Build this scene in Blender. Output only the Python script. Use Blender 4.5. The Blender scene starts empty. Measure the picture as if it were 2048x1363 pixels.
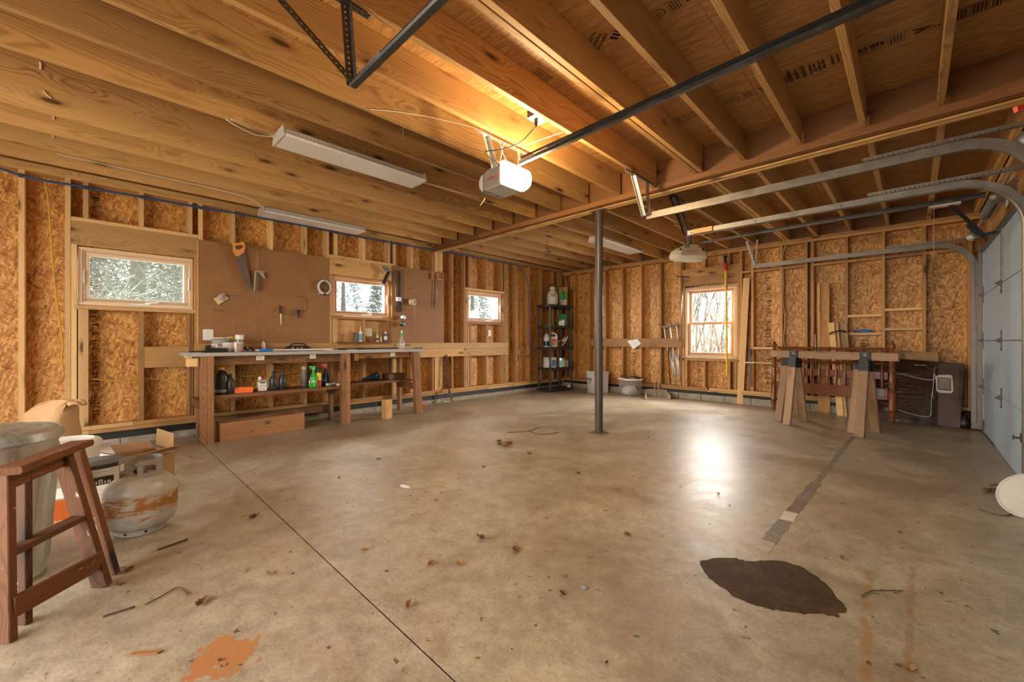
import bpy, bmesh, math, random
from mathutils import Vector, Matrix, Euler
random.seed(7)
SC = bpy.context.scene
COL = SC.collection
PI = math.pi
TH = math.radians(44.33); ST = math.sin(TH); CT = math.cos(TH)
HC = 1.06; FPX = 820.0
# ------------------------------------------------------------ camera
cd = bpy.data.cameras.new('camera'); cam = bpy.data.objects.new('camera', cd); COL.objects.link(cam)
cam.location = (0, 0, HC); cam.rotation_euler = (PI/2, 0, TH)
cd.sensor_width = 36.0; cd.lens = FPX/2048*36.0; cd.clip_start = 0.02; cd.clip_end = 200
SC.camera = cam
# ------------------------------------------------------------ world + light
SC.view_settings.view_transform = 'Standard'; SC.view_settings.look = 'None'
SC.view_settings.gamma = 1.0; SC.view_settings.use_curve_mapping = False
SC.view_settings.exposure = 0.82
SKY = 3.4
w = bpy.data.worlds.new('sky'); SC.world = w; w.use_nodes = True
bg = w.node_tree.nodes['Background']
bg.inputs[0].default_value = (0.93, 0.97, 1.0, 1); bg.inputs[1].default_value = SKY
def area(name, loc, target, sx, sy, power, col):
    l = bpy.data.lights.new(name, 'AREA'); l.shape = 'RECTANGLE'; l.size = sx; l.size_y = sy
    l.energy = power; l.color = col
    o = bpy.data.objects.new(name, l); COL.objects.link(o); o.location = loc
    d = Vector(target) - Vector(loc)
    o.rotation_euler = d.to_track_quat('-Z', 'Y').to_euler()
    return o
def point(name, loc, power, col, r):
    l = bpy.data.lights.new(name, 'POINT'); l.energy = power; l.color = col; l.shadow_soft_size = r
    o = bpy.data.objects.new(name, l); COL.objects.link(o); o.location = loc; return o
# warm fill lamp added behind the camera to lift the far walls
area('rear_fill', (-2.2, -2.45, 1.3), (-2.6, 4.5, 0.6), 3.6, 2.0, 62, (1.0, 0.88, 0.72))
# daylight just outside each window, aimed in and down like the open sky
area('window_daylight', (-2.56, 8.35, 2.35), (-2.4, 4.2, 0.3), 1.7, 1.2, 200, (1.0, 0.95, 0.86))
area('window_daylight', (-1.45, 8.75, 1.9), (-4.6, 4.0, 0.9), 1.3, 1.3, 420, (1.0, 0.93, 0.82))
for _y in (0.35, 2.79, 5.22):
    area('window_daylight', (-6.75, _y, 2.75), (-3.4, _y+0.1, 0.2), 1.2, 0.8, 75, (1.0, 0.95, 0.87))
    area('window_daylight', (-6.85, _y-0.95, 2.0), (-2.6, _y+2.6, 0.9), 1.1, 1.1, 260, (1.0, 0.92, 0.80))
LAMP_P = 55

# ------------------------------------------------------------ node helper
def newmat(name):
    m = bpy.data.materials.new(name); m.use_nodes = True
    nt = m.node_tree; nt.nodes.clear()
    return m, nt
class G:
    def __init__(s, nt): s.nt = nt
    def n(s, t, **kw):
        nd = s.nt.nodes.new(t)
        ins = kw.pop('ins', {})
        for k, v in kw.items(): setattr(nd, k, v)
        for k, v in ins.items(): s.put(nd.inputs[k], v)
        return nd
    def put(s, sock, v):
        if isinstance(v, bpy.types.NodeSocket): s.nt.links.new(v, sock)
        elif isinstance(v, bpy.types.Node): s.nt.links.new(v.outputs[0], sock)
        else:
            if isinstance(v, (tuple, list)) and len(v) == 3 and sock.type == 'RGBA': v = (*v, 1)
            sock.default_value = v
    def m(s, op, a, b=None, c=None, clamp=False):
        nd = s.nt.nodes.new('ShaderNodeMath'); nd.operation = op; nd.use_clamp = clamp
        s.put(nd.inputs[0], a)
        if b is not None: s.put(nd.inputs[1], b)
        if c is not None: s.put(nd.inputs[2], c)
        return nd.outputs[0]
    def vm(s, op, a, b=None, sc=None):
        nd = s.nt.nodes.new('ShaderNodeVectorMath'); nd.operation = op
        s.put(nd.inputs[0], a)
        if b is not None: s.put(nd.inputs[1], b)
        if sc is not None: s.put(nd.inputs['Scale'], sc)
        return nd.outputs[1] if op in ('LENGTH', 'DOT_PRODUCT', 'DISTANCE') else nd.outputs[0]
    def mix(s, f, a, b, mode='MIX'):
        nd = s.nt.nodes.new('ShaderNodeMix'); nd.data_type = 'RGBA'; nd.blend_type = mode; nd.clamp_factor = True
        s.put(nd.inputs[0], f); s.put(nd.inputs[6], a); s.put(nd.inputs[7], b)
        return nd.outputs[2]
    def ramp(s, f, stops, interp='LINEAR'):
        nd = s.nt.nodes.new('ShaderNodeValToRGB'); cr = nd.color_ramp; cr.interpolation = interp
        while len(cr.elements) < len(stops): cr.elements.new(0.5)
        for e, (p, c) in zip(cr.elements, stops):
            e.position = p; e.color = (*c, 1) if len(c) == 3 else c
        s.put(nd.inputs[0], f); return nd.outputs[0]
    def rng(s, v, a, b, c=0.0, d=1.0, smooth=False):
        nd = s.nt.nodes.new('ShaderNodeMapRange'); nd.clamp = True
        if smooth: nd.interpolation_type = 'SMOOTHSTEP'
        s.put(nd.inputs[0], v); s.put(nd.inputs[1], a); s.put(nd.inputs[2], b); s.put(nd.inputs[3], c); s.put(nd.inputs[4], d)
        return nd.outputs[0]
    def map(s, v, loc=(0,0,0), rot=(0,0,0), sc=(1,1,1)):
        nd = s.nt.nodes.new('ShaderNodeMapping'); s.put(nd.inputs[0], v)
        nd.inputs[1].default_value = loc; nd.inputs[2].default_value = rot; nd.inputs[3].default_value = sc
        return nd.outputs[0]
    def noise(s, v, scale, detail=3, rough=0.5, dist=0.0, dim='3D'):
        nd = s.nt.nodes.new('ShaderNodeTexNoise'); nd.noise_dimensions = dim
        s.put(nd.inputs['Vector'], v); s.put(nd.inputs['Scale'], scale)
        nd.inputs['Detail'].default_value = detail; nd.inputs['Roughness'].default_value = rough
        nd.inputs['Distortion'].default_value = dist
        return nd.outputs[0]
    def vor(s, v, scale, feat='F1', dim='3D', rnd=1.0):
        nd = s.nt.nodes.new('ShaderNodeTexVoronoi'); nd.feature = feat; nd.voronoi_dimensions = dim
        s.put(nd.inputs['Vector'], v); s.put(nd.inputs['Scale'], scale); nd.inputs['Randomness'].default_value = rnd
        return nd
    def sep(s, v):
        nd = s.nt.nodes.new('ShaderNodeSeparateXYZ'); s.put(nd.inputs[0], v); return nd.outputs
    def comb(s, x, y, z):
        nd = s.nt.nodes.new('ShaderNodeCombineXYZ'); s.put(nd.inputs[0], x); s.put(nd.inputs[1], y); s.put(nd.inputs[2], z); return nd.outputs[0]
    def obj(s): return s.n('ShaderNodeTexCoord').outputs['Object']
    def rand(s): return s.n('ShaderNodeObjectInfo').outputs['Random']
    def bump(s, h, strength=0.3, dist=0.01):
        nd = s.nt.nodes.new('ShaderNodeBump'); s.put(nd.inputs['Height'], h)
        nd.inputs['Strength'].default_value = strength; nd.inputs['Distance'].default_value = dist
        return nd.outputs[0]
    def out(s, sh): 
        o = s.nt.nodes.new('ShaderNodeOutputMaterial'); s.nt.links.new(sh, o.inputs[0])
    def pbsdf(s, col, rough=0.5, metal=0.0, bump=None, **kw):
        nd = s.nt.nodes.new('ShaderNodeBsdfPrincipled')
        s.put(nd.inputs['Base Color'], col); s.put(nd.inputs['Roughness'], rough); s.put(nd.inputs['Metallic'], metal)
        if bump is not None: s.put(nd.inputs['Normal'], bump)
        for k, v in kw.items(): s.put(nd.inputs[k], v)
        return nd.outputs[0]

def M_plain(name, col, rough=0.5, metal=0.0, var=0.12, scale=9.0, bumpy=0.0, emit=None, coat=0.0):
    m, nt = newmat(name); g = G(nt); c = g.obj()
    f = g.noise(c, scale, 4, 0.6)
    k = g.rng(f, 0.25, 0.75, 1-var, 1+var)
    colr = g.vm('SCALE', tuple(col), sc=k)
    kw = {}
    if coat: kw['Coat Weight'] = coat
    if emit: kw['Emission Color'] = (*emit[0], 1); kw['Emission Strength'] = emit[1]
    b = g.bump(g.noise(c, scale*6, 3), bumpy, 0.002) if bumpy else None
    rr = g.rng(f, 0.3, 0.7, max(0.02, rough-0.07), min(1, rough+0.07))
    g.out(g.pbsdf(colr, rr, metal, b, **kw)); return m

def M_wood(name, dark, light, ring=46.0, contrast=0.6, knots=1.0, rough=0.62, bumps=0.12, stain=None, wear=None):
    m, nt = newmat(name); g = G(nt)
    c = g.obj(); r = g.rand()
    off = g.comb(g.m('MULTIPLY', r, 41.0), g.m('MULTIPLY', r, 17.3), g.m('MULTIPLY', r, 29.7))
    p = g.vm('ADD', c, off)
    x, y, z = g.sep(c)[:3]
    # slow wandering of the pith
    w1 = g.noise(g.map(p, sc=(0.9, 3.0, 3.0)), 1.0, 2, 0.5)
    w2 = g.noise(g.map(p, loc=(7, 3, 1), sc=(1.6, 5.0, 5.0)), 1.0, 2, 0.5)
    r2 = g.m('FRACT', g.m('MULTIPLY', r, 13.7)); r3 = g.m('FRACT', g.m('MULTIPLY', r, 57.3))
    yy = g.m('ADD', y, g.m('ADD', g.m('MULTIPLY', g.m('SUBTRACT', w1, 0.5), 0.16), g.m('MULTIPLY', g.m('SUBTRACT', r2, 0.5), 0.22)))
    zz = g.m('ADD', z, g.m('ADD', g.m('MULTIPLY', g.m('SUBTRACT', w2, 0.5), 0.16), g.m('MULTIPLY', g.m('ADD', r3, 0.15), 0.09)))
    # knots
    kv = g.vor(g.map(p, sc=(2.1, 7.0, 7.0)), 1.0); kd = kv.outputs['Distance']
    kz = g.rng(kd, 0.14, 0.42, 0.030*knots, 0.0, True)
    rad = g.m('ADD', g.vm('LENGTH', g.comb(0.0, yy, zz)), kz)
    wv = g.m('SINE', g.m('ADD', g.m('MULTIPLY', rad, ring*20*0.62), g.m('MULTIPLY', g.noise(g.map(p, sc=(2, 30, 30)), 1.0, 2), 2.0)))
    wv = g.rng(wv, -1.0, 1.0)
    wv = g.m('MULTIPLY', g.m('POWER', wv, 2.2), g.rng(g.noise(g.map(p, sc=(1.2, 22, 22)), 1.0, 2), 0.35, 0.65, 0.35, 1.1))
    fine = g.noise(g.map(p, sc=(6, 160, 160)), 1.0, 2, 0.6)
    big = g.noise(g.map(p, sc=(0.8, 3, 3)), 1.0, 2, 0.5)
    f = g.m('ADD', g.m('MULTIPLY', wv, contrast), g.m('MULTIPLY', g.m('SUBTRACT', fine, 0.5), 0.35))
    f = g.m('SUBTRACT', g.m('ADD', 0.78, g.m('MULTIPLY', g.m('SUBTRACT', big, 0.5), 0.7)), g.m('MULTIPLY', f, 0.8), clamp=True)
    col = g.mix(f, tuple(dark), tuple(light))
    if knots > 0:
        km = g.rng(kd, 0.07, 0.15, 1.0, 0.0, True)
        kc = tuple(v*0.28 for v in dark)
        halo = g.rng(kd, 0.12, 0.28, 0.5, 0.0, True)
        col = g.mix(halo, col, tuple(dark)); col = g.mix(g.m('MULTIPLY', km, 0.9), col, kc)
    k = g.rng(g.m('FRACT', g.m('MULTIPLY', r, 91.7)), 0, 1, 0.68, 1.20)
    col = g.vm('SCALE', col, sc=k)
    if stain:   # blotches of another colour
        sm = g.rng(g.noise(g.map(p, sc=(3, 9, 9)), 1.0, 5, 0.65), stain[1], stain[1]+0.08)
        col = g.mix(sm, col, stain[0])
    if wear:
        sm = g.rng(g.noise(g.map(p, sc=(12, 45, 45)), 1.0, 4, 0.7), wear[1], wear[1]+0.04)
        col = g.mix(sm, col, wear[0])
    b = g.bump(g.m('ADD', g.m('MULTIPLY', wv, -0.6), fine), bumps, 0.002)
    g.out(g.pbsdf(col, rough, 0, b)); return m

def M_osb(name, d, mid, l, sx=1.0, smooth=False):
    m, nt = newmat(name); g = G(nt); c = g.obj(); r = g.rand()
    p = g.vm('ADD', c, g.comb(g.m('MULTIPLY', r, 31.0), g.m('MULTIPLY', r, 19.0), 0.0))
    wob = g.vm('SCALE', g.vm('SUBTRACT', g.n('ShaderNodeTexNoise', ins={'Vector': p, 'Scale': 14.0}).outputs[1], (0.5, 0.5, 0.5)), sc=0.016)
    p = g.vm('ADD', p, wob)
    val = None; edge = None
    angs = (0.1, 1.25, 2.2, 0.65, 1.8) if not smooth else (0.05, 0.35, -0.3, 0.15)
    sc = (9*sx, 34*sx, 1) if not smooth else (7*sx, 60*sx, 1)
    for i, a in enumerate(angs):
        q = g.map(p, loc=(i*3.7, i*5.1, 0), rot=(0, 0, a), sc=(1, 1, 0.001))
        q2 = g.map(q, sc=sc)
        v = g.vor(q2, 1.0, dim='2D')
        rc = g.sep(v.outputs['Color'])
        grain = g.noise(g.map(q, sc=(18, 260, 1)), 1.0, 2, 0.6, dim='2D')
        vi = g.m('ADD', g.m('MULTIPLY', rc[0], 0.75), g.m('MULTIPLY', grain, 0.42))
        ed = g.rng(v.outputs['Distance'], 0.30, 0.62, 0.0, 0.30)
        vi = g.m('SUBTRACT', vi, ed)
        if val is None: val = vi
        else:
            sel = g.m('GREATER_THAN', rc[1], 0.52 if not smooth else 0.45)
            nd = g.n('ShaderNodeMix', ins={0: sel, 2: val, 3: vi}); val = nd.outputs[0]
    big = g.noise(p, 2.2, 3, 0.6)
    val = g.m('ADD', val, g.m('MULTIPLY', g.m('SUBTRACT', big, 0.5), 0.55))
    val = g.m('ADD', g.m('MULTIPLY', g.m('SUBTRACT', val, 0.45), 0.56), 0.475)
    col = g.ramp(val, [(0.0, d), (0.10, d), (0.40, mid), (0.74, l), (1.0, tuple(min(1, v*1.3) for v in l))])
    b = g.bump(val, 0.25 if not smooth else 0.10, 0.003)
    g.out(g.pbsdf(col, g.rng(val, 0, 1, 0.62, 0.42), 0, b)); return m

MT = {}
MT['joist']  = M_wood('pine_joist', (0.17, 0.070, 0.018), (0.60, 0.335, 0.115), 40, 0.55, 1.0)
MT['joist2'] = M_wood('pine_joist_pale', (0.30, 0.145, 0.038), (0.76, 0.455, 0.165), 42, 0.45, 0.9)
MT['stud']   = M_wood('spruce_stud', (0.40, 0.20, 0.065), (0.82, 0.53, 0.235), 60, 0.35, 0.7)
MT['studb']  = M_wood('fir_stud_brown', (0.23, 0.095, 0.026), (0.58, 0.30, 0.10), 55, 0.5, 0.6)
MT['fir']    = M_wood('red_fir_beam', (0.12, 0.038, 0.009), (0.31, 0.128, 0.034), 55, 0.5, 0.4)
MT['bench']  = M_wood('bench_lumber', (0.13, 0.050, 0.018), (0.40, 0.19, 0.075), 60, 0.5, 0.5, wear=((0.55, 0.42, 0.30), 0.68))
MT['shelf']  = M_wood('dark_shelf_board', (0.085, 0.032, 0.012), (0.26, 0.115, 0.045), 60, 0.5, 0.5)
MT['sawh']   = M_wood('sawhorse_lumber', (0.17, 0.085, 0.040), (0.46, 0.28, 0.15), 50, 0.55, 1.2, stain=((0.11, 0.065, 0.04), 0.62))
MT['ladder'] = M_wood('old_ladder_wood', (0.035, 0.012, 0.004), (0.20, 0.070, 0.018), 60, 0.5, 0.4, rough=0.72, wear=((0.62, 0.52, 0.42), 0.655))
MT['cherry'] = M_wood('cherry_varnished', (0.085, 0.020, 0.007), (0.30, 0.095, 0.028), 60, 0.3, 0.0, rough=0.22, bumps=0.03)
MT['winw']   = M_wood('window_pine', (0.42, 0.19, 0.085), (0.66, 0.36, 0.19), 70, 0.25, 0.0, rough=0.45)
MT['winp']   = M_wood('window_pine_pale', (0.50, 0.33, 0.19), (0.78, 0.59, 0.39), 70, 0.25, 0.0, rough=0.5)
MT['osb']    = M_osb('osb_wall', (0.15, 0.045, 0.007), (0.48, 0.205, 0.040), (0.80, 0.44, 0.13), sx=1.75)
MT['osbc']   = M_osb('osb_underside', (0.25, 0.108, 0.029), (0.35, 0.165, 0.048), (0.46, 0.245, 0.085), smooth=True)
MT['ply']    = M_wood('plywood_face', (0.36, 0.17, 0.055), (0.62, 0.35, 0.13), 20, 0.5, 0.5)

def M_perf(name, col, pitch=0.0254, rad=0.0050, metal=0.85, rough=0.42, half=0.0):
    m, nt = newmat(name); g = G(nt); c = g.obj(); x, y, z = g.sep(c)[:3]
    fx = g.m('SUBTRACT', g.m('FRACT', g.m('DIVIDE', g.m('ADD', x, 50*pitch), pitch)), 0.5)
    fx = g.m('MULTIPLY', fx, pitch)
    t = g.m('MINIMUM', g.m('ABSOLUTE', y), g.m('ABSOLUTE', g.m('SUBTRACT', z, half)))
    d = g.vm('LENGTH', g.comb(fx, t, 0.0))
    hole = g.m('LESS_THAN', d, rad)
    n = g.noise(c, 20, 4, 0.6)
    colr = g.mix(g.rng(n, 0.3, 0.7), tuple(v*0.75 for v in col), tuple(col))
    bs = g.pbsdf(colr, rough, metal)
    tr = g.n('ShaderNodeBsdfTransparent').outputs[0]
    mx = g.n('ShaderNodeMixShader', ins={0: hole, 1: bs, 2: tr})
    g.out(mx.outputs[0]); return m
MT['perf']  = M_perf('perforated_zinc_angle', (0.62, 0.58, 0.50), half=0.016)
MT['perfb'] = M_perf('perforated_brown_angle', (0.24, 0.21, 0.17), half=0.016)
MT['perfd'] = M_perf('perforated_dark_angle', (0.16, 0.145, 0.13), half=0.016)
def M_pegboard():
    m, nt = newmat('pegboard_hardboard'); g = G(nt); c = g.obj(); x, y, z = g.sep(c)[:3]
    P = 0.0254
    def fr(a): return g.m('SUBTRACT', g.m('FRACT', g.m('DIVIDE', g.m('ADD', a, 100*P), P)), 0.5)
    d = g.m('MULTIPLY', g.vm('LENGTH', g.comb(fr(x), fr(y), 0.0)), P)
    hole = g.rng(d, 0.0028, 0.0036, 1.0, 0.0)
    n = g.noise(c, 3, 5, 0.6); n2 = g.noise(c, 400, 2)
    col = g.mix(g.rng(n, 0.3, 0.7), (0.27, 0.118, 0.036), (0.35, 0.165, 0.055))
    col = g.mix(g.m('MULTIPLY', n2, 0.3), col, (0.34, 0.18, 0.09))
    col = g.mix(g.m('MULTIPLY', hole, 0.92), col, (0.02, 0.008, 0.004))
    b = g.bump(g.m('SUBTRACT', 1.0, hole), 0.5, 0.003)
    g.out(g.pbsdf(col, 0.6, 0, b)); return m
MT['peg'] = M_pegboard()

def M_floor():
    m, nt = newmat('garage_concrete'); g = G(nt); c = g.obj(); x, y, z = g.sep(c)[:3]
    n1 = g.noise(c, 0.55, 5, 0.6, 0.4); n2 = g.noise(g.map(c, loc=(4, 9, 0)), 2.3, 6, 0.68, 0.6)
    n3 = g.noise(g.map(c, loc=(1, 2, 0)), 11.0, 6, 0.7); n4 = g.noise(c, 75.0, 5, 0.75)
    base = g.ramp(g.m('ADD', g.m('MULTIPLY', n1, 0.45), g.m('MULTIPLY', n2, 0.55)),
                  [(0.30, (0.29, 0.23, 0.155)), (0.45, (0.42, 0.345, 0.245)), (0.56, (0.54, 0.46, 0.34)), (0.70, (0.67, 0.60, 0.475))])
    k = g.m('ADD', -0.20, g.m('ADD', g.m('MULTIPLY', n3, 1.0), g.m('MULTIPLY', n4, 0.92)))
    base = g.vm('SCALE', base, sc=k)
    # tan and ochre stains
    st = g.rng(g.noise(g.map(c, loc=(13, 5, 0)), 1.5, 6, 0.72, 1.0), 0.54, 0.70)
    base = g.mix(g.m('MULTIPLY', st, 0.65), base, (0.36, 0.22, 0.11))
    gr = g.rng(g.noise(g.map(c, loc=(3, 25, 0)), 0.9, 6, 0.72, 0.8), 0.55, 0.75)
    base = g.mix(g.m('MULTIPLY', gr, 0.60), base, (0.20, 0.165, 0.125))
    # trowel marks and small chips
    ch = g.noise(g.map(c, rot=(0, 0, 0.6), sc=(30, 85, 1)), 1.0, 5, 0.72)
    area_ = g.rng(g.noise(g.map(c, loc=(8, 1, 0)), 0.8, 3), 0.40, 0.62)
    chm = g.m('MULTIPLY', g.rng(ch, 0.56, 0.64), g.m('ADD', 0.25, g.m('MULTIPLY', area_, 0.6)))
    base = g.mix(g.m('MULTIPLY', chm, 0.7), base, (0.13, 0.09, 0.06))
    # specks of dirt
    v = g.vor(g.vm('ADD', g.map(c, sc=(1, 1.0, 0.01)), g.vm('SCALE', g.n('ShaderNodeTexNoise', ins={'Vector': c, 'Scale': 40.0}).outputs[1], sc=0.05)), 15.0, dim='2D'); rc = g.sep(v.outputs['Color'])
    sp = g.m('MULTIPLY', g.m('LESS_THAN', v.outputs['Distance'], g.m('MULTIPLY', g.m('POWER', rc[1], 3.0), 0.15)), g.m('GREATER_THAN', rc[0], 0.62))
    base = g.mix(g.m('MULTIPLY', sp, 0.75), base, (0.06, 0.035, 0.02))
    # fine crazing
    cr = g.vor(g.vm('ADD', c, g.vm('SCALE', g.n('ShaderNodeTexNoise', ins={'Vector': c, 'Scale': 3.0}).outputs[1], sc=0.35)), 1.1, 'DISTANCE_TO_EDGE', '2D')
    crm = g.m('MULTIPLY', g.rng(cr.outputs['Distance'], 0.0, 0.006, 1.0, 0.0), g.rng(n2, 0.48, 0.6))
    base = g.mix(g.m('MULTIPLY', crm, 0.35), base, (0.13, 0.09, 0.06))
    # rust tracks left by tyres / steel near the door, and orange paint spill
    def seg(x0, y0, x1, y1, wd):
        nx = g.m('ADD', x0, g.m('MULTIPLY', g.m('DIVIDE', g.m('SUBTRACT', y, y0), y1-y0), x1-x0))
        wob = g.m('MULTIPLY', g.m('SUBTRACT', g.noise(c, 9, 5, 0.7), 0.5), 0.05)
        dd = g.m('ABSOLUTE', g.m('SUBTRACT', g.m('ADD', x, wob), nx))
        on = g.m('MULTIPLY', g.m('GREATER_THAN', y, min(y0, y1)), g.m('LESS_THAN', y, max(y0, y1)))
        return g.m('MULTIPLY', g.m('MULTIPLY', g.rng(dd, wd*0.4, wd, 1.0, 0.0), on), g.rng(g.noise(c, 14, 4), 0.32, 0.55))
    base = g.mix(g.m('MULTIPLY', seg(-0.142, 2.50, -0.092, 1.30, 0.020), 0.7), base, (0.34, 0.17, 0.045))
    base = g.mix(g.m('MULTIPLY', seg(0.0, 2.70, -0.012, 1.62, 0.016), 0.55), base, (0.26, 0.13, 0.05))
    dsp = g.vm('LENGTH', g.comb(g.m('SUBTRACT', x, -1.66), g.m('SUBTRACT', y, 0.31), 0.0))
    sm = g.rng(g.m('ADD', g.m('MULTIPLY', dsp, 3.2), g.noise(c, 17, 4, 0.6)), 0.78, 0.82, 1.0, 0.0)
    base = g.mix(g.m('MULTIPLY', sm, 0.85), base, (0.46, 0.185, 0.055))
    h = g.m('ADD', g.m('MULTIPLY', n4, 0.5), g.m('ADD', g.m('MULTIPLY', n3, 0.4), g.m('MULTIPLY', chm, -0.8)))
    b = g.bump(h, 0.22, 0.004)
    rough = g.rng(g.m('ADD', g.m('MULTIPLY', n2, 0.6), g.m('MULTIPLY', n3, 0.4)), 0.35, 0.65, 0.27, 0.46)
    g.out(g.pbsdf(base, rough, 0, b, **{'Specular IOR Level': 0.62})); return m
MT['floor'] = M_floor()
def M_wet():
    m, nt = newmat('wet_concrete'); g = G(nt); c = g.obj()
    n = g.noise(c, 7, 6, 0.75); n2 = g.noise(c, 60, 4, 0.7)
    col = g.ramp(g.m('ADD', g.m('MULTIPLY', n, 0.7), g.m('MULTIPLY', n2, 0.3)), [(0.3, (0.022, 0.012, 0.005)), (0.5, (0.060, 0.034, 0.014)), (0.7, (0.115, 0.070, 0.032))])
    g.out(g.pbsdf(col, 0.6, 0, g.bump(n2, 0.3, 0.002), **{'Specular IOR Level': 0.15})); return m
MT['wet'] = M_wet()
def M_block():
    m, nt = newmat('concrete_block'); g = G(nt); c = g.obj(); p = g.vm('ADD', c, g.comb(g.m('MULTIPLY', g.rand(), 20), 0.0, 0.0))
    n = g.noise(p, 8, 6, 0.7); n2 = g.noise(p, 90, 4, 0.7)
    col = g.ramp(g.m('ADD', g.m('MULTIPLY', n, 0.6), g.m('MULTIPLY', n2, 0.4)), [(0.3, (0.16, 0.135, 0.10)), (0.5, (0.33, 0.285, 0.22)), (0.7, (0.47, 0.42, 0.34))])
    g.out(g.pbsdf(col, 0.9, 0, g.bump(n2, 0.6, 0.004))); return m
MT['block'] = M_block()
def M_rusty(name, base, rust, lo, hi, rough=0.45, band=None):
    m, nt = newmat(name); g = G(nt); c = g.obj(); x, y, z = g.sep(c)[:3]
    n = g.noise(g.map(c, sc=(9, 9, 26)), 1.0, 6, 0.72, 0.5); n2 = g.noise(c, 30, 4, 0.6)
    f = n
    if band: f = g.m('ADD', n, g.rng(g.m('ABSOLUTE', g.m('SUBTRACT', z, band[0])), 0.0, band[1], 0.16, -0.10))
    f = g.m('ADD', f, g.m('MULTIPLY', g.m('SUBTRACT', n2, 0.5), 0.12))
    mk = g.rng(f, lo, hi)
    mk2 = g.rng(f, lo-0.09, hi, 0.0, 0.65)
    b0 = g.mix(g.rng(n2, 0.3, 0.7), tuple(v*0.72 for v in base), base)
    col = g.mix(mk2, b0, tuple((a*0.5+b*0.5) for a, b in zip(base, rust)))
    col = g.mix(mk, col, rust)
    g.out(g.pbsdf(col, g.rng(mk, 0, 1, rough, 0.85), 0.0, g.bump(mk, -0.2, 0.002), **{'Specular IOR Level': 0.5})); return m
MT['tank'] = M_rusty('rusty_white_enamel', (0.50, 0.48, 0.42), (0.33, 0.14, 0.022), 0.55, 0.64, 0.38, band=(0.165, 0.11))
MT['post'] = M_rusty('dark_steel_post', (0.075, 0.058, 0.048), (0.40, 0.10, 0.035), 0.745, 0.76, 0.38)
MT['rust'] = M_rusty('rusty_iron', (0.14, 0.11, 0.09), (0.22, 0.085, 0.03), 0.5, 0.6, 0.6)
def M_galv():
    m, nt = newmat('galvanised_steel'); g = G(nt); c = g.obj()
    v = g.vor(c, 60.0); n = g.noise(g.map(c, sc=(6, 6, 1.5)), 1.0, 5, 0.6)
    f = g.m('ADD', g.m('MULTIPLY', g.sep(v.outputs['Color'])[0], 0.10), n)
    col = g.ramp(f, [(0.30, (0.38, 0.42, 0.41)), (0.55, (0.54, 0.58, 0.56)), (0.80, (0.68, 0.71, 0.69))])
    g.out(g.pbsdf(col, g.rng(f, 0.3, 0.9, 0.24, 0.42), 0.55)); return m
MT['galv'] = M_galv()
MT['track'] = M_plain('track_steel', (0.20, 0.175, 0.145), 0.42, 0.85, 0.2, 12)
MT['trackd'] = M_plain('dark_track_steel', (0.10, 0.10, 0.10), 0.4, 0.8, 0.3, 12)
MT['rail'] = M_plain('rail_steel', (0.12, 0.11, 0.10), 0.36, 0.85, 0.25, 12)
MT['zinc'] = M_plain('zinc', (0.62, 0.60, 0.55), 0.4, 0.85, 0.15, 14)
MT['steel'] = M_plain('grey_steel', (0.30, 0.29, 0.28), 0.42, 0.8, 0.3, 16)
MT['alum'] = M_plain('brushed_aluminium', (0.66, 0.67, 0.68), 0.35, 0.8, 0.12, 10)
MT['black'] = M_plain('black_plastic', (0.007, 0.007, 0.007), 0.45, 0, 0.3, 14)
MT['blackm'] = M_plain('black_paint', (0.02, 0.019, 0.018), 0.5, 0.1, 0.3, 14)
MT['rubber'] = M_plain('black_flashing', (0.018, 0.017, 0.016), 0.55, 0, 0.4, 5, 0.3)
MT['resin'] = M_plain('dark_grey_resin', (0.030, 0.034, 0.037), 0.42, 0, 0.2, 12)
MT['white'] = M_plain('white_plastic', (0.78, 0.76, 0.72), 0.4, 0, 0.06, 10)
MT['ivory'] = M_plain('ivory_plastic', (0.74, 0.68, 0.54), 0.4, 0, 0.06, 10)
MT['offw'] = M_plain('white_jug_plastic', (0.72, 0.69, 0.62), 0.45, 0, 0.08, 10)
MT['bin'] = M_plain('grey_white_bin', (0.60, 0.565, 0.51), 0.5, 0, 0.12, 5)
MT['lens'] = M_plain('white_acrylic_lens', (0.74, 0.72, 0.69), 0.35, 0, 0.04, 6)
MT['fix'] = M_plain('fixture_metal', (0.55, 0.51, 0.46), 0.4, 0.1, 0.08, 6)
MT['doorp'] = M_plain('pale_blue_door_steel', (0.45, 0.575, 0.71), 0.5, 0.0, 0.10, 2.2)
MT['hinge'] = M_plain('hinge_steel', (0.09, 0.09, 0.085), 0.5, 0.4, 0.3, 20)
MT['opgrey'] = M_plain('opener_grey_brown', (0.24, 0.21, 0.18), 0.5, 0, 0.08, 8)
MT['oplight'] = M_plain('opener_pale_grey', (0.45, 0.43, 0.40), 0.5, 0, 0.06, 8)
MT['opbulb'] = M_plain('lit_lamp_cover', (0.9, 0.85, 0.7), 0.4, 0, 0.02, 8, emit=((1.0, 0.80, 0.48), 5.0))
MT['oplens'] = M_plain('cream_lamp_cover', (0.66, 0.61, 0.48), 0.4, 0, 0.05, 8)
MT['opback'] = M_plain('beige_plastic', (0.42, 0.33, 0.24), 0.5, 0, 0.05, 8)
MT['red'] = M_plain('red_plastic', (0.62, 0.02, 0.015), 0.4, 0, 0.1, 10)
MT['inkw'] = M_plain('faded_stamp_ink', (0.13, 0.055, 0.018), 0.8, 0, 0.6, 60)
MT['redtext'] = M_plain('red_print', (0.52, 0.03, 0.02), 0.5, 0, 0.02, 10)
MT['ink'] = M_plain('black_stamp_ink', (0.035, 0.018, 0.009), 0.8, 0, 0.5, 60)
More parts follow.
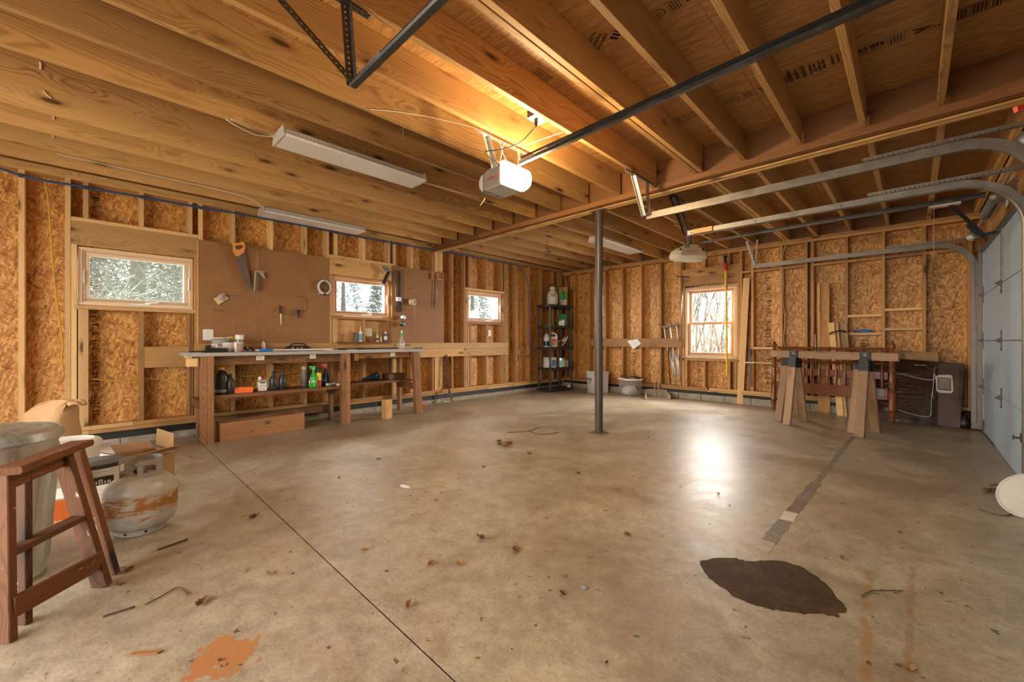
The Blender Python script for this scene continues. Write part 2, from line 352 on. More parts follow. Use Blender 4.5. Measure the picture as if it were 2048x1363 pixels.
MT['grayink'] = M_plain('grey_print', (0.22, 0.21, 0.2), 0.7, 0, 0.1, 60)
MT['pink'] = M_plain('faded_red_cord', (0.66, 0.24, 0.16), 0.7, 0, 0.15, 40)
MT['hose'] = M_plain('blue_air_hose', (0.020, 0.085, 0.235), 0.42, 0, 0.1, 8)
MT['yrope'] = M_plain('yellow_cord', (0.62, 0.38, 0.035), 0.55, 0, 0.12, 30)
MT['wcable'] = M_plain('white_cable', (0.70, 0.62, 0.50), 0.5, 0, 0.06, 20)
MT['copper'] = M_plain('copper_filled_jar', (0.50, 0.24, 0.13), 0.3, 0, 0.5, 60)
MT['yellow'] = M_plain('yellow_paint', (0.78, 0.56, 0.03), 0.4, 0, 0.08, 12)
MT['ylid'] = M_plain('yellow_lid', (0.66, 0.50, 0.03), 0.45, 0, 0.1, 12)
MT['orange'] = M_plain('orange_plastic', (0.85, 0.15, 0.02), 0.4, 0, 0.1, 12)
MT['orangel'] = M_plain('orange_cap', (0.75, 0.30, 0.04), 0.4, 0, 0.1, 12)
MT['green'] = M_plain('bright_green_plastic', (0.01, 0.36, 0.035), 0.3, 0, 0.1, 12)
MT['dgreen'] = M_plain('dark_green_bag', (0.01, 0.14, 0.04), 0.35, 0, 0.2, 12)
MT['blue'] = M_plain('blue_plastic', (0.02, 0.17, 0.55), 0.35, 0, 0.1, 12)
MT['dblue'] = M_plain('dark_blue_bottle', (0.006, 0.028, 0.06), 0.22, 0, 0.1, 12)
MT['lblue'] = M_plain('light_blue_print', (0.10, 0.40, 0.66), 0.4, 0, 0.1, 12)
MT['purple'] = M_plain('violet_blue_tube', (0.06, 0.07, 0.30), 0.35, 0, 0.1, 12)
MT['teal'] = M_plain('dark_teal_plastic', (0.006, 0.035, 0.05), 0.3, 0, 0.1, 12)
MT['aqua'] = M_plain('pale_aqua_plastic', (0.25, 0.60, 0.55), 0.4, 0, 0.1, 12)
MT['dgrey'] = M_plain('charcoal_plastic', (0.026, 0.024, 0.023), 0.36, 0, 0.2, 12)
MT['mgrey'] = M_plain('mid_grey_plastic', (0.25, 0.25, 0.25), 0.45, 0, 0.1, 12)
MT['kraft'] = M_plain('kraft_paper', (0.50, 0.29, 0.13), 0.65, 0, 0.12, 8, 0.2)
MT['card'] = M_plain('cardboard', (0.40, 0.23, 0.10), 0.75, 0, 0.12, 6)
MT['paper'] = M_plain('white_paper', (0.80, 0.79, 0.75), 0.7, 0, 0.05, 10)
MT['cloth'] = M_plain('white_cloth', (0.78, 0.77, 0.75), 0.85, 0, 0.08, 14, 0.3)
MT['boxorange'] = M_plain('orange_red_print', (0.52, 0.10, 0.012), 0.5, 0, 0.1, 12)
MT['maroon'] = M_plain('dark_maroon_cover', (0.055, 0.018, 0.014), 0.35, 0, 0.25, 12)
MT['brownbox'] = M_plain('brown_box', (0.10, 0.038, 0.020), 0.5, 0, 0.1, 12)
MT['whiteboard'] = M_wood('white_painted_board', (0.42, 0.37, 0.31), (0.66, 0.63, 0.58), 60, 0.3, 0.0, stain=((0.20, 0.15, 0.10), 0.60))
MT['leaf'] = M_plain('dry_leaf', (0.34, 0.175, 0.065), 0.7, 0, 0.4, 30)
MT['leafd'] = M_plain('dark_dry_leaf', (0.15, 0.065, 0.025), 0.75, 0, 0.4, 30)
MT['twig'] = M_plain('grey_brown_twig', (0.11, 0.075, 0.05), 0.8, 0, 0.3, 30)
MT['tan'] = M_plain('dusty_tan_metal', (0.42, 0.36, 0.26), 0.55, 0.2, 0.25, 14)
MT['sawblade'] = M_rusty('old_saw_steel', (0.16, 0.13, 0.12), (0.16, 0.07, 0.035), 0.50, 0.66, 0.4)
MT['sawh_h'] = M_wood('saw_handle_wood', (0.50, 0.17, 0.03), (0.72, 0.34, 0.09), 60, 0.3, 0.0, rough=0.35)
MT['tape'] = M_plain('masking_tape', (0.70, 0.56, 0.30), 0.6, 0, 0.05, 20)
MT['bark'] = M_plain('grey_bark', (0.16, 0.13, 0.10), 0.9, 0, 0.3, 30)
MT['pine'] = M_plain('pine_needles', (0.12, 0.16, 0.13), 0.8, 0, 0.45, 3)
MT['grass'] = M_plain('dry_grass_ground', (0.26, 0.22, 0.15), 0.95, 0, 0.3, 2)
MT['reed'] = M_plain('dry_reeds', (0.34, 0.27, 0.18), 0.9, 0, 0.4, 3)
def M_glass(name, tint=(1, 1, 1), refl=0.07, rough=0.03, haze=0.0):
    m, nt = newmat(name); g = G(nt)
    t = g.n('ShaderNodeBsdfTransparent'); t.inputs[0].default_value = (*tint, 1)
    gl = g.n('ShaderNodeBsdfGlossy'); gl.inputs['Roughness'].default_value = rough
    mx = g.n('ShaderNodeMixShader', ins={0: refl, 1: t.outputs[0], 2: gl.outputs[0]}); o = mx.outputs[0]
    if haze:
        d = g.n('ShaderNodeBsdfDiffuse'); d.inputs[0].default_value = (0.8, 0.78, 0.76, 1)
        mx = g.n('ShaderNodeMixShader', ins={0: haze, 1: o, 2: d.outputs[0]}); o = mx.outputs[0]
    g.out(o); return m
MT['glass'] = M_glass('window_glass')
MT['screen'] = M_glass('insect_screen', (0.80, 0.83, 0.80), 0.02, 0.3, 0.10)
MT['clear'] = M_glass('clear_plastic', (0.93, 0.92, 0.91), 0.05, 0.15, 0.10)
MT['jar'] = M_glass('clear_jar', (0.9, 0.9, 0.88), 0.10, 0.08, 0.18)
def M_gloss_sheet():
    m, nt = newmat('glossy_brown_sheet'); g = G(nt); c = g.obj()
    n = g.noise(c, 3.0, 5, 0.6, 1.0)
    col = g.ramp(n, [(0.38, (0.020, 0.008, 0.004)), (0.54, (0.055, 0.022, 0.010)), (0.72, (0.17, 0.08, 0.04))])
    w1 = g.noise(g.map(c, sc=(1.5, 4, 1)), 1.6, 4, 0.55, 1.2)
    g.out(g.pbsdf(col, 0.12, 0, g.bump(w1, 0.5, 0.02), **{'Coat Weight': 0.6})); return m
MT['gloss'] = M_gloss_sheet()

# ------------------------------------------------------------ geometry helpers
def ray(u, v):
    a = (u-1024)/FPX; return Vector((-ST+CT*a, CT+ST*a, -(v-681.5)/FPX))
CAMP = Vector((0, 0, HC))
def onX(u, v, X): r = ray(u, v); return CAMP + r*(X/r.x)
def onY(u, v, Y): r = ray(u, v); return CAMP + r*(Y/r.y)
def onZ(u, v, Z): r = ray(u, v); return CAMP + r*((Z-HC)/r.z)
def jp(u, v, off=0.005):
    """point on the nearest joist face or underside along a sight line"""
    best = None
    for k in range(-4, 13):
        X = (-1.06-0.4065*k) if k >= 0 else (-1.06-0.402*k)
        for dx, y0, y1 in ((0.0, -9, 3.99), (0.02, 4.15, 7.7)):
            q = onX(u, v, X+dx+0.019+off)
            if 2.646 <= q.z <= 2.878 and y0 < q.y < y1 and (best is None or q.length < best.length): best = q
    return best if best is not None else onZ(u, v, 2.645-off)
def onD(u, v, d): return CAMP + ray(u, v)*d
def LY(u, X=-5.80): return onX(u, 681, X).y
def BX(u, Y=7.63): return onY(u, 681, Y).x

def link(o, parent=None):
    COL.objects.link(o)
    if parent is not None:
        o.parent = parent
    return o
def wmat(p):
    m = p.matrix_basis.copy()
    if p.parent is not None: m = wmat(p.parent) @ p.matrix_parent_inverse @ m
    return m
def inworld(o, parent):
    """o was built in world space; make it a child without moving it"""
    if parent is not None:
        o.parent = parent; o.matrix_parent_inverse = wmat(parent).inverted()
    return o
def thing(name, label, cat, loc=(0, 0, 0), group=None, kind=None):
    o = bpy.data.objects.new(name, None); COL.objects.link(o); o.location = loc
    o.empty_display_size = 0.05
    tag(o, label, cat, group, kind); return o
def tag(o, label=None, cat=None, group=None, kind=None):
    if label: o['label'] = label
    if cat: o['category'] = cat
    if group: o['group'] = group
    if kind: o['kind'] = kind
    return o
def mesh(name, verts, faces, mat, parent=None, loc=(0, 0, 0), rot=None, smooth=False, auto=None):
    me = bpy.data.meshes.new(name); me.from_pydata([tuple(v) for v in verts], [], faces); me.update()
    if mat is not None: me.materials.append(mat)
    if smooth: me.polygons.foreach_set('use_smooth', [True]*len(me.polygons))
    if auto is not None:
        me.polygons.foreach_set('use_smooth', [True]*len(me.polygons))
        try: me.set_sharp_from_angle(angle=math.radians(auto))
        except Exception: pass
    o = bpy.data.objects.new(name, me); COL.objects.link(o); o.location = loc
    if rot is not None: o.rotation_euler = rot
    return inworld(o, parent)
_cube = {}
def cubemesh(name, L, a, b, mat, ch):
    k = (round(L, 4), round(a, 4), round(b, 4), mat.name, round(ch, 4))
    if k in _cube: return _cube[k]
    hx, hy, hz = L/2, a/2, b/2
    if ch <= 0:
        v = [(sx*hx, sy*hy, sz*hz) for sx in (-1, 1) for sy in (-1, 1) for sz in (-1, 1)]
        f = [(0, 1, 3, 2), (4, 6, 7, 5), (0, 4, 5, 1), (2, 3, 7, 6), (0, 2, 6, 4), (1, 5, 7, 3)]
        me = bpy.data.meshes.new(name); me.from_pydata(v, [], f)
    else:
        c = min(ch, hy*0.45, hz*0.45)
        oct_ = [(hy-c, hz), (hy, hz-c), (hy, -hz+c), (hy-c, -hz), (-hy+c, -hz), (-hy, -hz+c), (-hy, hz-c), (-hy+c, hz)]
        v = [(-hx, y, z) for y, z in oct_] + [(hx, y, z) for y, z in oct_]
        f = [tuple(range(8)), tuple(range(15, 7, -1))] + [(i+8, (i+1) % 8+8, (i+1) % 8, i) for i in range(8)]
        me = bpy.data.meshes.new(name); me.from_pydata(v, [], f)
        bm = bmesh.new(); bm.from_mesh(me); bmesh.ops.recalc_face_normals(bm, faces=bm.faces); bm.to_mesh(me); bm.free()
    me.update(); me.materials.append(mat); _cube[k] = me; return me
def box(name, lo, hi, mat, parent=None, ch=0.0, axis=None):
    lo = Vector(lo); hi = Vector(hi)
    for i in range(3):
        if lo[i] > hi[i]: lo[i], hi[i] = hi[i], lo[i]
    d = hi-lo; ax = axis if axis is not None else max(range(3), key=lambda i: d[i])
    if ax == 0: rot = None; dims = (d.x, d.y, d.z)
    elif ax == 1: rot = Euler((0, 0, PI/2)); dims = (d.y, d.x, d.z)
    else: rot = Euler((0, -PI/2, 0)); dims = (d.z, d.y, d.x)
    o = bpy.data.objects.new(name, cubemesh(name, *dims, mat, ch)); COL.objects.link(o)
    o.location = (lo+hi)/2
    if rot is not None: o.rotation_euler = rot
    return inworld(o, parent)
def frame(p0, p1, up):
    x = (Vector(p1)-Vector(p0)).normalized(); z = Vector(up)-x*x.dot(Vector(up))
    if z.length < 1e-5: z = Vector((0, 1, 0)) - x*x.y
    z.normalize(); y = z.cross(x)
    return Matrix((x, y, z)).transposed()
def beam(name, p0, p1, wd, th, mat, parent=None, up=(0, 0, 1), ch=0.0):
    """board from p0 to p1: wd across (local Y), th along 'up' (local Z)"""
    p0 = Vector(p0); p1 = Vector(p1); L = (p1-p0).length
    o = bpy.data.objects.new(name, cubemesh(name, L, wd, th, mat, ch)); COL.objects.link(o)
    o.location = (p0+p1)/2; o.rotation_euler = frame(p0, p1, up).to_euler()
    return inworld(o, parent)
def angle(name, p0, p1, mat, parent=None, up=(0, 0, 1), w=0.032, t=0.002):
    """perforated steel angle: one leg flat (normal = up), one leg along up"""
    p0 = Vector(p0); p1 = Vector(p1); L = (p1-p0).length; h = L/2
    v = []; f = []
    def bx(y0, y1, z0, z1):
        b = len(v)
        v.extend([(sx*h, y, z) for sx in (-1, 1) for y in (y0, y1) for z in (z0, z1)])
        f.extend([tuple(b+i for i in q) for q in ((0, 1, 3, 2), (4, 6, 7, 5), (0, 4, 5, 1), (2, 3, 7, 6), (0, 2, 6, 4), (1, 5, 7, 3))])
    bx(-w/2, w/2, 0, t); bx(w/2-t, w/2, t, w)
    me = bpy.data.meshes.new(name); me.from_pydata(v, [], f); me.materials.append(mat)
    o = bpy.data.objects.new(name, me); COL.objects.link(o)
    o.location = (p0+p1)/2; o.rotation_euler = frame(p0, p1, up).to_euler()
    return inworld(o, parent)
def smoothpts(pts, n=6):
    pts = [Vector(p) for p in pts]; out = []
    for i in range(len(pts)-1):
        p0 = pts[max(i-1, 0)]; p1 = pts[i]; p2 = pts[i+1]; p3 = pts[min(i+2, len(pts)-1)]
        for k in range(n):
            t = k/n
            out.append(0.5*((2*p1)+(p2-p0)*t+(2*p0-5*p1+4*p2-p3)*t*t+(3*p1-p0-3*p2+p3)*t**3))
    out.append(pts[-1]); return out
def sweep(name, pts, prof, mat, parent=None, up=(0, 0, 1), closed=True, smooth=False, scale=None):
    """sweep a closed 2-D profile (b, n) along pts; b along the binormal, n along 'up'-ish normal"""
    pts = [Vector(p) for p in pts]; c0 = pts[0].copy(); v = []; f = []; m = len(prof); prevn = None
    for i, p in enumerate(pts):
        t = (pts[min(i+1, len(pts)-1)]-pts[max(i-1, 0)]).normalized()
        if prevn is None:
            n = Vector(up)-t*t.dot(Vector(up))
            if n.length < 1e-4: n = Vector((1, 0, 0))-t*t.x
        else: n = prevn-t*t.dot(prevn)
        n.normalize(); prevn = n; b = t.cross(n)
        s = scale[i] if scale else 1.0
        for (pb, pn) in prof: v.append(p-c0+b*pb*s+n*pn*s)
    for i in range(len(pts)-1):
        for k in range(m):
            a = i*m+k; bb = i*m+(k+1) % m
            f.append((a, bb, bb+m, a+m))
    f.append(tuple(range(m-1, -1, -1))); f.append(tuple((len(pts)-1)*m+k for k in range(m)))
    o = mesh(name, v, f, mat, None, c0, smooth=smooth)
    return inworld(o, parent)
def circ(r, n=8): return [(r*math.cos(2*PI*k/n), r*math.sin(2*PI*k/n)) for k in range(n)]
def tube(name, pts, r, mat, parent=None, n=8, sm=0, scale=None):
    if sm: pts = smoothpts(pts, sm)
    return sweep(name, pts, circ(r, n), mat, parent, smooth=True, up=(0.03, 0.02, 1), scale=scale)
def turned(name, p0, p1, prof, mat, parent=None, seg=20, auto=40):
    """lathe between p0 and p1; prof = [(distance, radius)] in metres from p0"""
    p0 = Vector(p0); p1 = Vector(p1); M = frame(p0, p1, (0.01, 0.3, 0.95) if abs((p1-p0).normalized().z) < 0.9 else (1, 0, 0))
    v = []; f = []
    for (t, r) in prof:
        for k in range(seg):
            a = 2*PI*k/seg; v.append((t, r*math.cos(a), r*math.sin(a)))
    for i in range(len(prof)-1):
        for k in range(seg):
            a = i*seg+k; b = i*seg+(k+1) % seg; f.append((b, a, a+seg, b+seg))
    if prof[0][1] > 1e-4: f.append(tuple(range(seg)))
    if prof[-1][1] > 1e-4: f.append(tuple(reversed(range((len(prof)-1)*seg, len(prof)*seg))))
    return inworld(mesh(name, v, f, mat, None, p0, M.to_euler(), auto=auto), parent)
def lathe(name, loc, prof, mat, parent=None, seg=20, auto=40):
    """upright lathe; local z kept vertical; prof = [(z, r)]"""
    v = []; f = []
    for (t, r) in prof:
        for k in range(seg):
            a = 2*PI*k/seg; v.append((r*math.cos(a), r*math.sin(a), t))
    for i in range(len(prof)-1):
        for k in range(seg):
            a = i*seg+k; b = i*seg+(k+1) % seg; f.append((a, b, b+seg, a+seg))
    if prof[0][1] > 1e-4: f.append(tuple(reversed(range(seg))))
    if prof[-1][1] > 1e-4: f.append(tuple(range((len(prof)-1)*seg, len(prof)*seg)))
    return inworld(mesh(name, v, f, mat, None, loc, auto=auto), parent)
def prism(name, poly, th, M, loc, mat, parent=None, auto=None):
    """extrude polygon (local xy) by th along local z; M 3x3 world matrix, loc origin"""
    n = len(poly)
    v = [(x, y, -th/2) for x, y in poly]+[(x, y, th/2) for x, y in poly]
    f = [tuple(range(n-1, -1, -1)), tuple(range(n, 2*n))]+[(i, (i+1) % n, (i+1) % n+n, i+n) for i in range(n)]
    return inworld(mesh(name, v, f, mat, None, loc, M.to_euler(), auto=auto), parent)
def cols(x, y, z): return Matrix((Vector(x), Vector(y), Vector(z))).transposed()
ML = cols((0, 1, 0), (0, 0, 1), (1, 0, 0))       # picture plane of the left wall: x->+Y, y->+Z, normal +X
MB = cols((1, 0, 0), (0, 0, 1), (0, -1, 0))      # back wall: x->+X, y->+Z, normal -Y
MFc = cols((CT, ST, 0), (0, 0, 1), (ST, -CT, 0)) # facing the camera
def yawM(a): return cols((math.cos(a), math.sin(a), 0), (0, 0, 1), (math.sin(a), -math.cos(a), 0))
def text(name, s, size, M, loc, mat, parent, ext=0.0006):
    cu = bpy.data.curves.new(name, 'FONT'); cu.body = s; cu.size = size; cu.extrude = ext; cu.align_x = 'CENTER'; cu.align_y = 'CENTER'
    cu.resolution_u = 2
    t = bpy.data.objects.new(name, cu); COL.objects.link(t)
    bpy.context.view_layer.update()
    me = bpy.data.meshes.new_from_object(t.evaluated_get(bpy.context.evaluated_depsgraph_get()))
    bpy.data.objects.remove(t); bpy.data.curves.remove(cu)
    me.materials.clear(); me.materials.append(mat)
    o = bpy.data.objects.new(name, me); COL.objects.link(o); o.location = loc; o.rotation_euler = M.to_euler()
    return inworld(o, parent)
def scrib(parent, M, loc, w_, h_, mat, seedv=1):
    """a line of print too small to read: a row of irregular strokes"""
    rr = random.Random(seedv); V = []; F = []; x = -w_/2; st = h_*.22
    while x < w_/2-st:
        ww = rr.uniform(.25, .6)*h_; y0 = -h_/2; y1 = h_/2*rr.choice((.35, .35, 1.0, 1.0))
        for (a, b, c, d) in ((x, y0, x+st, y1), (x, y1-st, x+ww, y1) if rr.random() < .6 else (x, y0, x+ww, y0+st), (x+ww-st, y0, x+ww, y1) if rr.random() < .6 else (x, -st/2, x+ww, st/2)):
            k = len(V); V += [(a, b, 0), (c, b, 0), (c, d, 0), (a, d, 0)]; F.append((k, k+1, k+2, k+3))
        x += ww+st*.9
    return inworld(mesh('printed_line', V, F, mat, None, loc, M.to_euler()), parent)
def blob(name, poly3, th, mat, parent=None):
    """thin irregular horizontal patch"""
    c = sum((Vector(p) for p in poly3), Vector())/len(poly3)
    return prism(name, [(p[0]-c.x, p[1]-c.y) for p in poly3], th, Matrix.Identity(3), (c.x, c.y, c.z), mat, parent)
# ============================================================ STRUCTURE
XL, XO, YB, YO, XD = -5.80, -5.94, 7.63, 7.77, 0.59
ZC, ZJ = 2.88, 2.645
YF = -2.6
def struct(name, loc=(0, 0, 0)):
    o = bpy.data.objects.new(name, None); COL.objects.link(o); o.location = loc; o['kind'] = 'structure'; o.empty_display_size = .05; return o
def smesh(o): o['kind'] = 'structure'; return o
# ---- floor: three cast slabs with sawn joints
floor = struct('floor')
def slab(x0, x1, y0, y1):
    v = [(x0, y0, -0.1), (x1, y0, -0.1), (x1, y1, -0.1), (x0, y1, -0.1), (x0, y0, 0), (x1, y0, 0), (x1, y1, 0), (x0, y1, 0)]
    f = [(3, 2, 1, 0), (4, 5, 6, 7), (0, 1, 5, 4), (1, 2, 6, 5), (2, 3, 7, 6), (3, 0, 4, 7)]
    return mesh('concrete_slab', v, f, MT['floor'], floor)
slab(-6.2, 0.64, YF-0.3, 0.787); slab(-6.2, 0.64, 0.794, 7.0); slab(-6.2, 0.64, 7.005, 8.0)
box('joint_bed', (-6.2, YF-0.3, -0.14), (0.64, 8.0, -0.012-0.09), MT['blackm'], floor)
box('joint_filler', (-6.2, 0.787, -0.09), (0.64, 0.794, -0.006), MT['blackm'], floor)
box('joint_filler', (-6.2, 7.0, -0.09), (0.64, 7.005, -0.004), MT['blackm'], floor)
# wet patch
wp = [(1400, 1121), (1425, 1116), (1470, 1115), (1490, 1121), (1520, 1120), (1570, 1122), (1602, 1132), (1630, 1150), (1655, 1170), (1668, 1185), (1690, 1212), (1692, 1223), (1675, 1228), (1678, 1234), (1640, 1226), (1610, 1228), (1560, 1220), (1530, 1214), (1500, 1206), (1470, 1193), (1440, 1172), (1415, 1150)]
wp3 = []
for i in range(len(wp)):
    a = onZ(*wp[i], 0.001); b = onZ(*wp[(i+1) % len(wp)], 0.001)
    wp3.append(a)
    for k in (1, 2, 3):
        q = a.lerp(b, k/4); q.x += random.uniform(-.007, .007); q.y += random.uniform(-.007, .007); wp3.append(q)
blob('wet_patch', wp3, 0.0012, MT['wet'], floor)
# tape / filler strip over the other joint
y = 2.36; xs = lambda yy: -0.548+(yy-2.36)*0.0215
pieces = [(2.36, 2.50, 'alum'), (2.50, 2.62, 'tan'), (2.63, 2.86, 'tan'), (2.87, 3.02, 'paper'), (3.03, 3.30, 'mgrey'), (3.31, 3.48, 'tan'), (3.49, 3.78, 'mgrey'), (3.80, 4.3, 'hinge'), (4.31, 4.9, 'hinge'), (4.92, 5.9, 'hinge')]
MT['tapeg'] = M_plain('worn_grey_tape', (0.20, 0.165, 0.125), 0.5, 0, 0.5, 30)
MT['taped'] = M_plain('dark_joint_dirt', (0.20, 0.155, 0.11), 0.85, 0, 0.6, 30)
for (a, b, mm) in pieces:
    mm_ = {'tan': MT['tapeg'], 'mgrey': MT['taped'], 'hinge': MT['taped'], 'alum': MT['tan'], 'paper': MT['bin']}[mm]
    wdt = 0.034 if b < 3.9 else 0.018
    n = max(3, int((b-a)/0.05)); L = []; R = []
    for k in range(n+1):
        yy = a+(b-a)*k/n
        L.append((xs(yy)-wdt+random.uniform(-.005, .005), yy, 0.0009)); R.append((xs(yy)+wdt+random.uniform(-.005, .005), yy, 0.0009))
    blob('joint_tape', L+R[::-1], 0.001, mm_, floor)

# ---- left wall
wl = struct('wall_left'); wb = struct('wall_back'); wr = struct('wall_right'); wf = struct('wall_front')
ceil = struct('ceiling')
def osb(name, lo, hi, M, parent, mat):
    """panel whose local x,y lie in the panel"""
    lo = Vector(lo); hi = Vector(hi); c = (lo+hi)/2; d = hi-lo
    ex = M.transposed() @ d
    w_, h_, t_ = abs(ex.x), abs(ex.y), max(abs(ex.z), 0.003)
    return prism(name, [(-w_/2, -h_/2), (w_/2, -h_/2), (w_/2, h_/2), (-w_/2, h_/2)], t_, M, c, mat, parent)
WIN = [-0.10, 2.345, 4.775]; WW = 0.90; WZ0, WZ1 = 1.415, 1.99
ZP = 0.225; ZT0, ZT1 = 2.62, 2.70
# sheathing cut round the windows: full-height strips between, plus pieces above and below
cuts = [YF]
for w0 in WIN: cuts += [w0-0.01, w0+WW+0.01]
cuts.append(YO)
for i in range(len(cuts)-1):
    a, b = cuts[i], cuts[i+1]
    if i % 2 == 0:
        y0 = a
        while y0 < b-1e-3:
            y1 = min(y0+1.22, b)
            if b-y1 < 0.35: y1 = b
            osb('osb_panel', (XO-0.012, y0+0.001, 0.14), (XO, y1-0.001, 2.75), ML, wl, MT['osb']); y0 = y1
    else:
        osb('osb_panel', (XO-0.012, a, 0.14), (XO, b, WZ0-0.01), ML, wl, MT['osb'])
        osb('osb_panel', (XO-0.012, a, WZ1+0.01), (XO, b, 2.75), ML, wl, MT['osb'])
# unseen backing sheets added to stop light leaking through the sheathing seams
def light_stop_sheet(parent, M, boxes):
    for lo, hi in boxes: osb('light_stop_sheet', lo, hi, M, parent, MT['mgrey'])
_b = []
for i in range(len(cuts)-1):
    a, b = cuts[i], cuts[i+1]
    if i % 2 == 0: _b.append(((XO-0.03, a, -0.1), (XO-0.016, b, 3.0)))
    else: _b += [((XO-0.03, a, -0.1), (XO-0.016, b, WZ0-0.01)), ((XO-0.03, a, WZ1+0.01), (XO-0.016, b, 3.0))]
light_stop_sheet(wl, ML, _b)
# block curb, flashing, plates
y0 = YF
k = 0
while y0 < YB+0.1:
    box('concrete_block', (XO-0.06, y0+0.003, -0.05), (XL-0.012+random.uniform(-.002, .002), y0+0.397, 0.065), MT['block'], wl); y0 += 0.4
box('flashing_strip', (XO-0.05, YF, 0.065), (XL-0.035, YO, 0.14), MT['rubber'], wl)
for (a, b) in ((YF, -0.02), (-0.02, 2.9), (2.9, 5.3), (5.3, YO)):
    box('sill_plate', (XO, a+0.002, 0.14), (XL, b-0.002, 0.180), MT['joist' if a < 5 and a > -1 else 'stud'], wl, 0.002)
for (a, b) in ((YF, 0.30), (0.30, 2.38), (2.38, 4.6), (4.6, YO)):
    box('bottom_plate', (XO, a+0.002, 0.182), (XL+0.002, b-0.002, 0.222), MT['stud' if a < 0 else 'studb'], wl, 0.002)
for (a, b) in ((YF, 1.0), (1.0, 4.1), (4.1, YO)):
    box('top_plate', (XO, a+0.001, ZT0), (XL, b-0.001, ZT0+0.04), MT['joist2' if b < 5 else 'studb'], wl)
    box('top_plate', (XO, a+0.5, ZT0+0.041), (XL+0.001, min(b+0.499, YO), ZT1), MT['joist2'], wl)
box('rim_joist', (XO, YF, ZT1), (XO+0.04, YO, ZC), MT['joist'], wl)
def stud(y, z0, z1, mat='stud', w_=0.038):
    return box('stud', (XO+0.001, y-w_/2, z0), (XL, y+w_/2, z1), MT[mat], wl, 0.002)
HZ0, HZ1 = 1.995, 2.225
reg = [-2.48, -2.08, -1.67, -1.26, -0.86, -0.45]+[-0.045+0.4075*i for i in range(19)]
for i, yy in enumerate(reg):
    inw = None
    for w0 in WIN:
        if w0-0.03 < yy < w0+WW+0.03: inw = w0
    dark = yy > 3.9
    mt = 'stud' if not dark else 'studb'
    if inw is None:
        if any(w0-0.13 < yy < w0+WW+0.13 for w0 in WIN): continue
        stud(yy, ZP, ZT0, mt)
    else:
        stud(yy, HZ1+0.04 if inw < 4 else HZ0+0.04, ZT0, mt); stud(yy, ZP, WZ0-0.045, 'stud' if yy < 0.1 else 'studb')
for w0 in WIN:
    m1 = 'stud' if w0 < 4 else 'studb'
    a, b = w0, w0+WW
    stud(a-0.064, ZP, ZT0, m1); stud(b+0.064, ZP, ZT0, m1)                         # king studs
    stud(a-0.024, ZP, HZ0, m1); stud(b+0.024, ZP, HZ0, 'studb')                   # trimmers
    stud(a+0.022, ZP, WZ0-0.045, m1); stud(b-0.022, ZP, WZ0-0.045, 'studb')       # cripples
    if w0 < 4: box('header', (XL-0.04, a-0.044, HZ0), (XL, b+0.044, HZ1), MT['joist2'], wl, 0.002)
    hp_z = HZ1 if w0 < 4 else HZ0
    box('header_plate', (XO, a-0.044, hp_z+0.001), (XL, b+0.044, hp_z+0.039), MT['stud'], wl, 0.002)
    box('rough_sill', (XO, a-0.02, WZ0-0.044), (XL+0.004, b+0.02, WZ0-0.006), MT['stud' if w0 < 1 else 'studb'], wl, 0.002)
for yy in (4.085, 4.125, 4.165, 4.205): stud(yy, ZP, ZT0, 'stud')                  # post under the beam
for yy in (7.50, 7.58): stud(yy, ZP, ZT0, 'studb')
stud(5.74+0.03, ZP, ZT0, 'studb')
# ledger board at bench height
box('ledger_board', (XL-0.045, 0.36, 0.775), (XL-0.004, 0.80, 1.0), MT['joist'], wl, 0.002)
box('ledger_board', (XL, 0.80, 0.79), (XL+0.038, 2.36, 1.03), MT['joist'], wl, 0.002)
box('ledger_board', (XL, 2.362, 0.79), (XL+0.038, 3.60, 1.03), MT['joist'], wl, 0.002)
box('ledger_board', (XL, 3.602, 0.79), (XL+0.038, 4.66, 1.03), MT['joist2'], wl, 0.002)
box('ledger_board', (XL, 4.662, 0.785), (XL+0.038, 5.80, 1.03), MT['joist2'], wl, 0.002)
box('ledger_cap', (XL+0.038, 3.3, 0.93), (XL+0.05, 5.78, 1.03), MT['stud'], wl, 0.002)
# plywood panel and little shelf under the middle window
osb('plywood_panel', (XL-0.075, 2.385, 1.03), (XL-0.065, 2.80, 1.365), ML, wl, MT['ply'])
osb('plywood_panel', (XL-0.095, 2.80, 1.03), (XL-0.085, 3.20, 1.365), ML, wl, MT['ply'])
# pencil and stamp marks printed on the sheathing
def stamp_col(M, origin, n, step, wd, parent, seedv, vertical=True):
    rr = random.Random(seedv); V = []; F = []
    def rect(cx, cy, a, b):
        base = len(V)
        for (sx, sy) in ((-1, -1), (1, -1), (1, 1), (-1, 1)): V.append((cx+sx*a/2, cy+sy*b/2, 0))
        F.append((base, base+1, base+2, base+3))
    for i in range(n):
        yy = i*step
        for q in range(rr.randint(2, 5)):
            a = rr.uniform(.25, .9)*wd; b = rr.uniform(.004, .010)
            rect(rr.uniform(-.5, .5)*(wd-a), yy+rr.uniform(-.5, .5)*step, a, b)
        for q in range(rr.randint(1, 4)):
            rect(rr.uniform(-.5, .5)*wd, yy+rr.uniform(-.4, .4)*step, .006, rr.uniform(.015, .05))
    return inworld(mesh('printed_stamp', V, F, MT['inkw'], None, origin, M.to_euler()), parent)
for yy in (0.02, 1.24, 4.58, 5.80, 7.0):
    stamp_col(ML, (XO+0.0015, yy, 0.3), 34, 0.068, 0.07, wl, int(yy*10)+5)
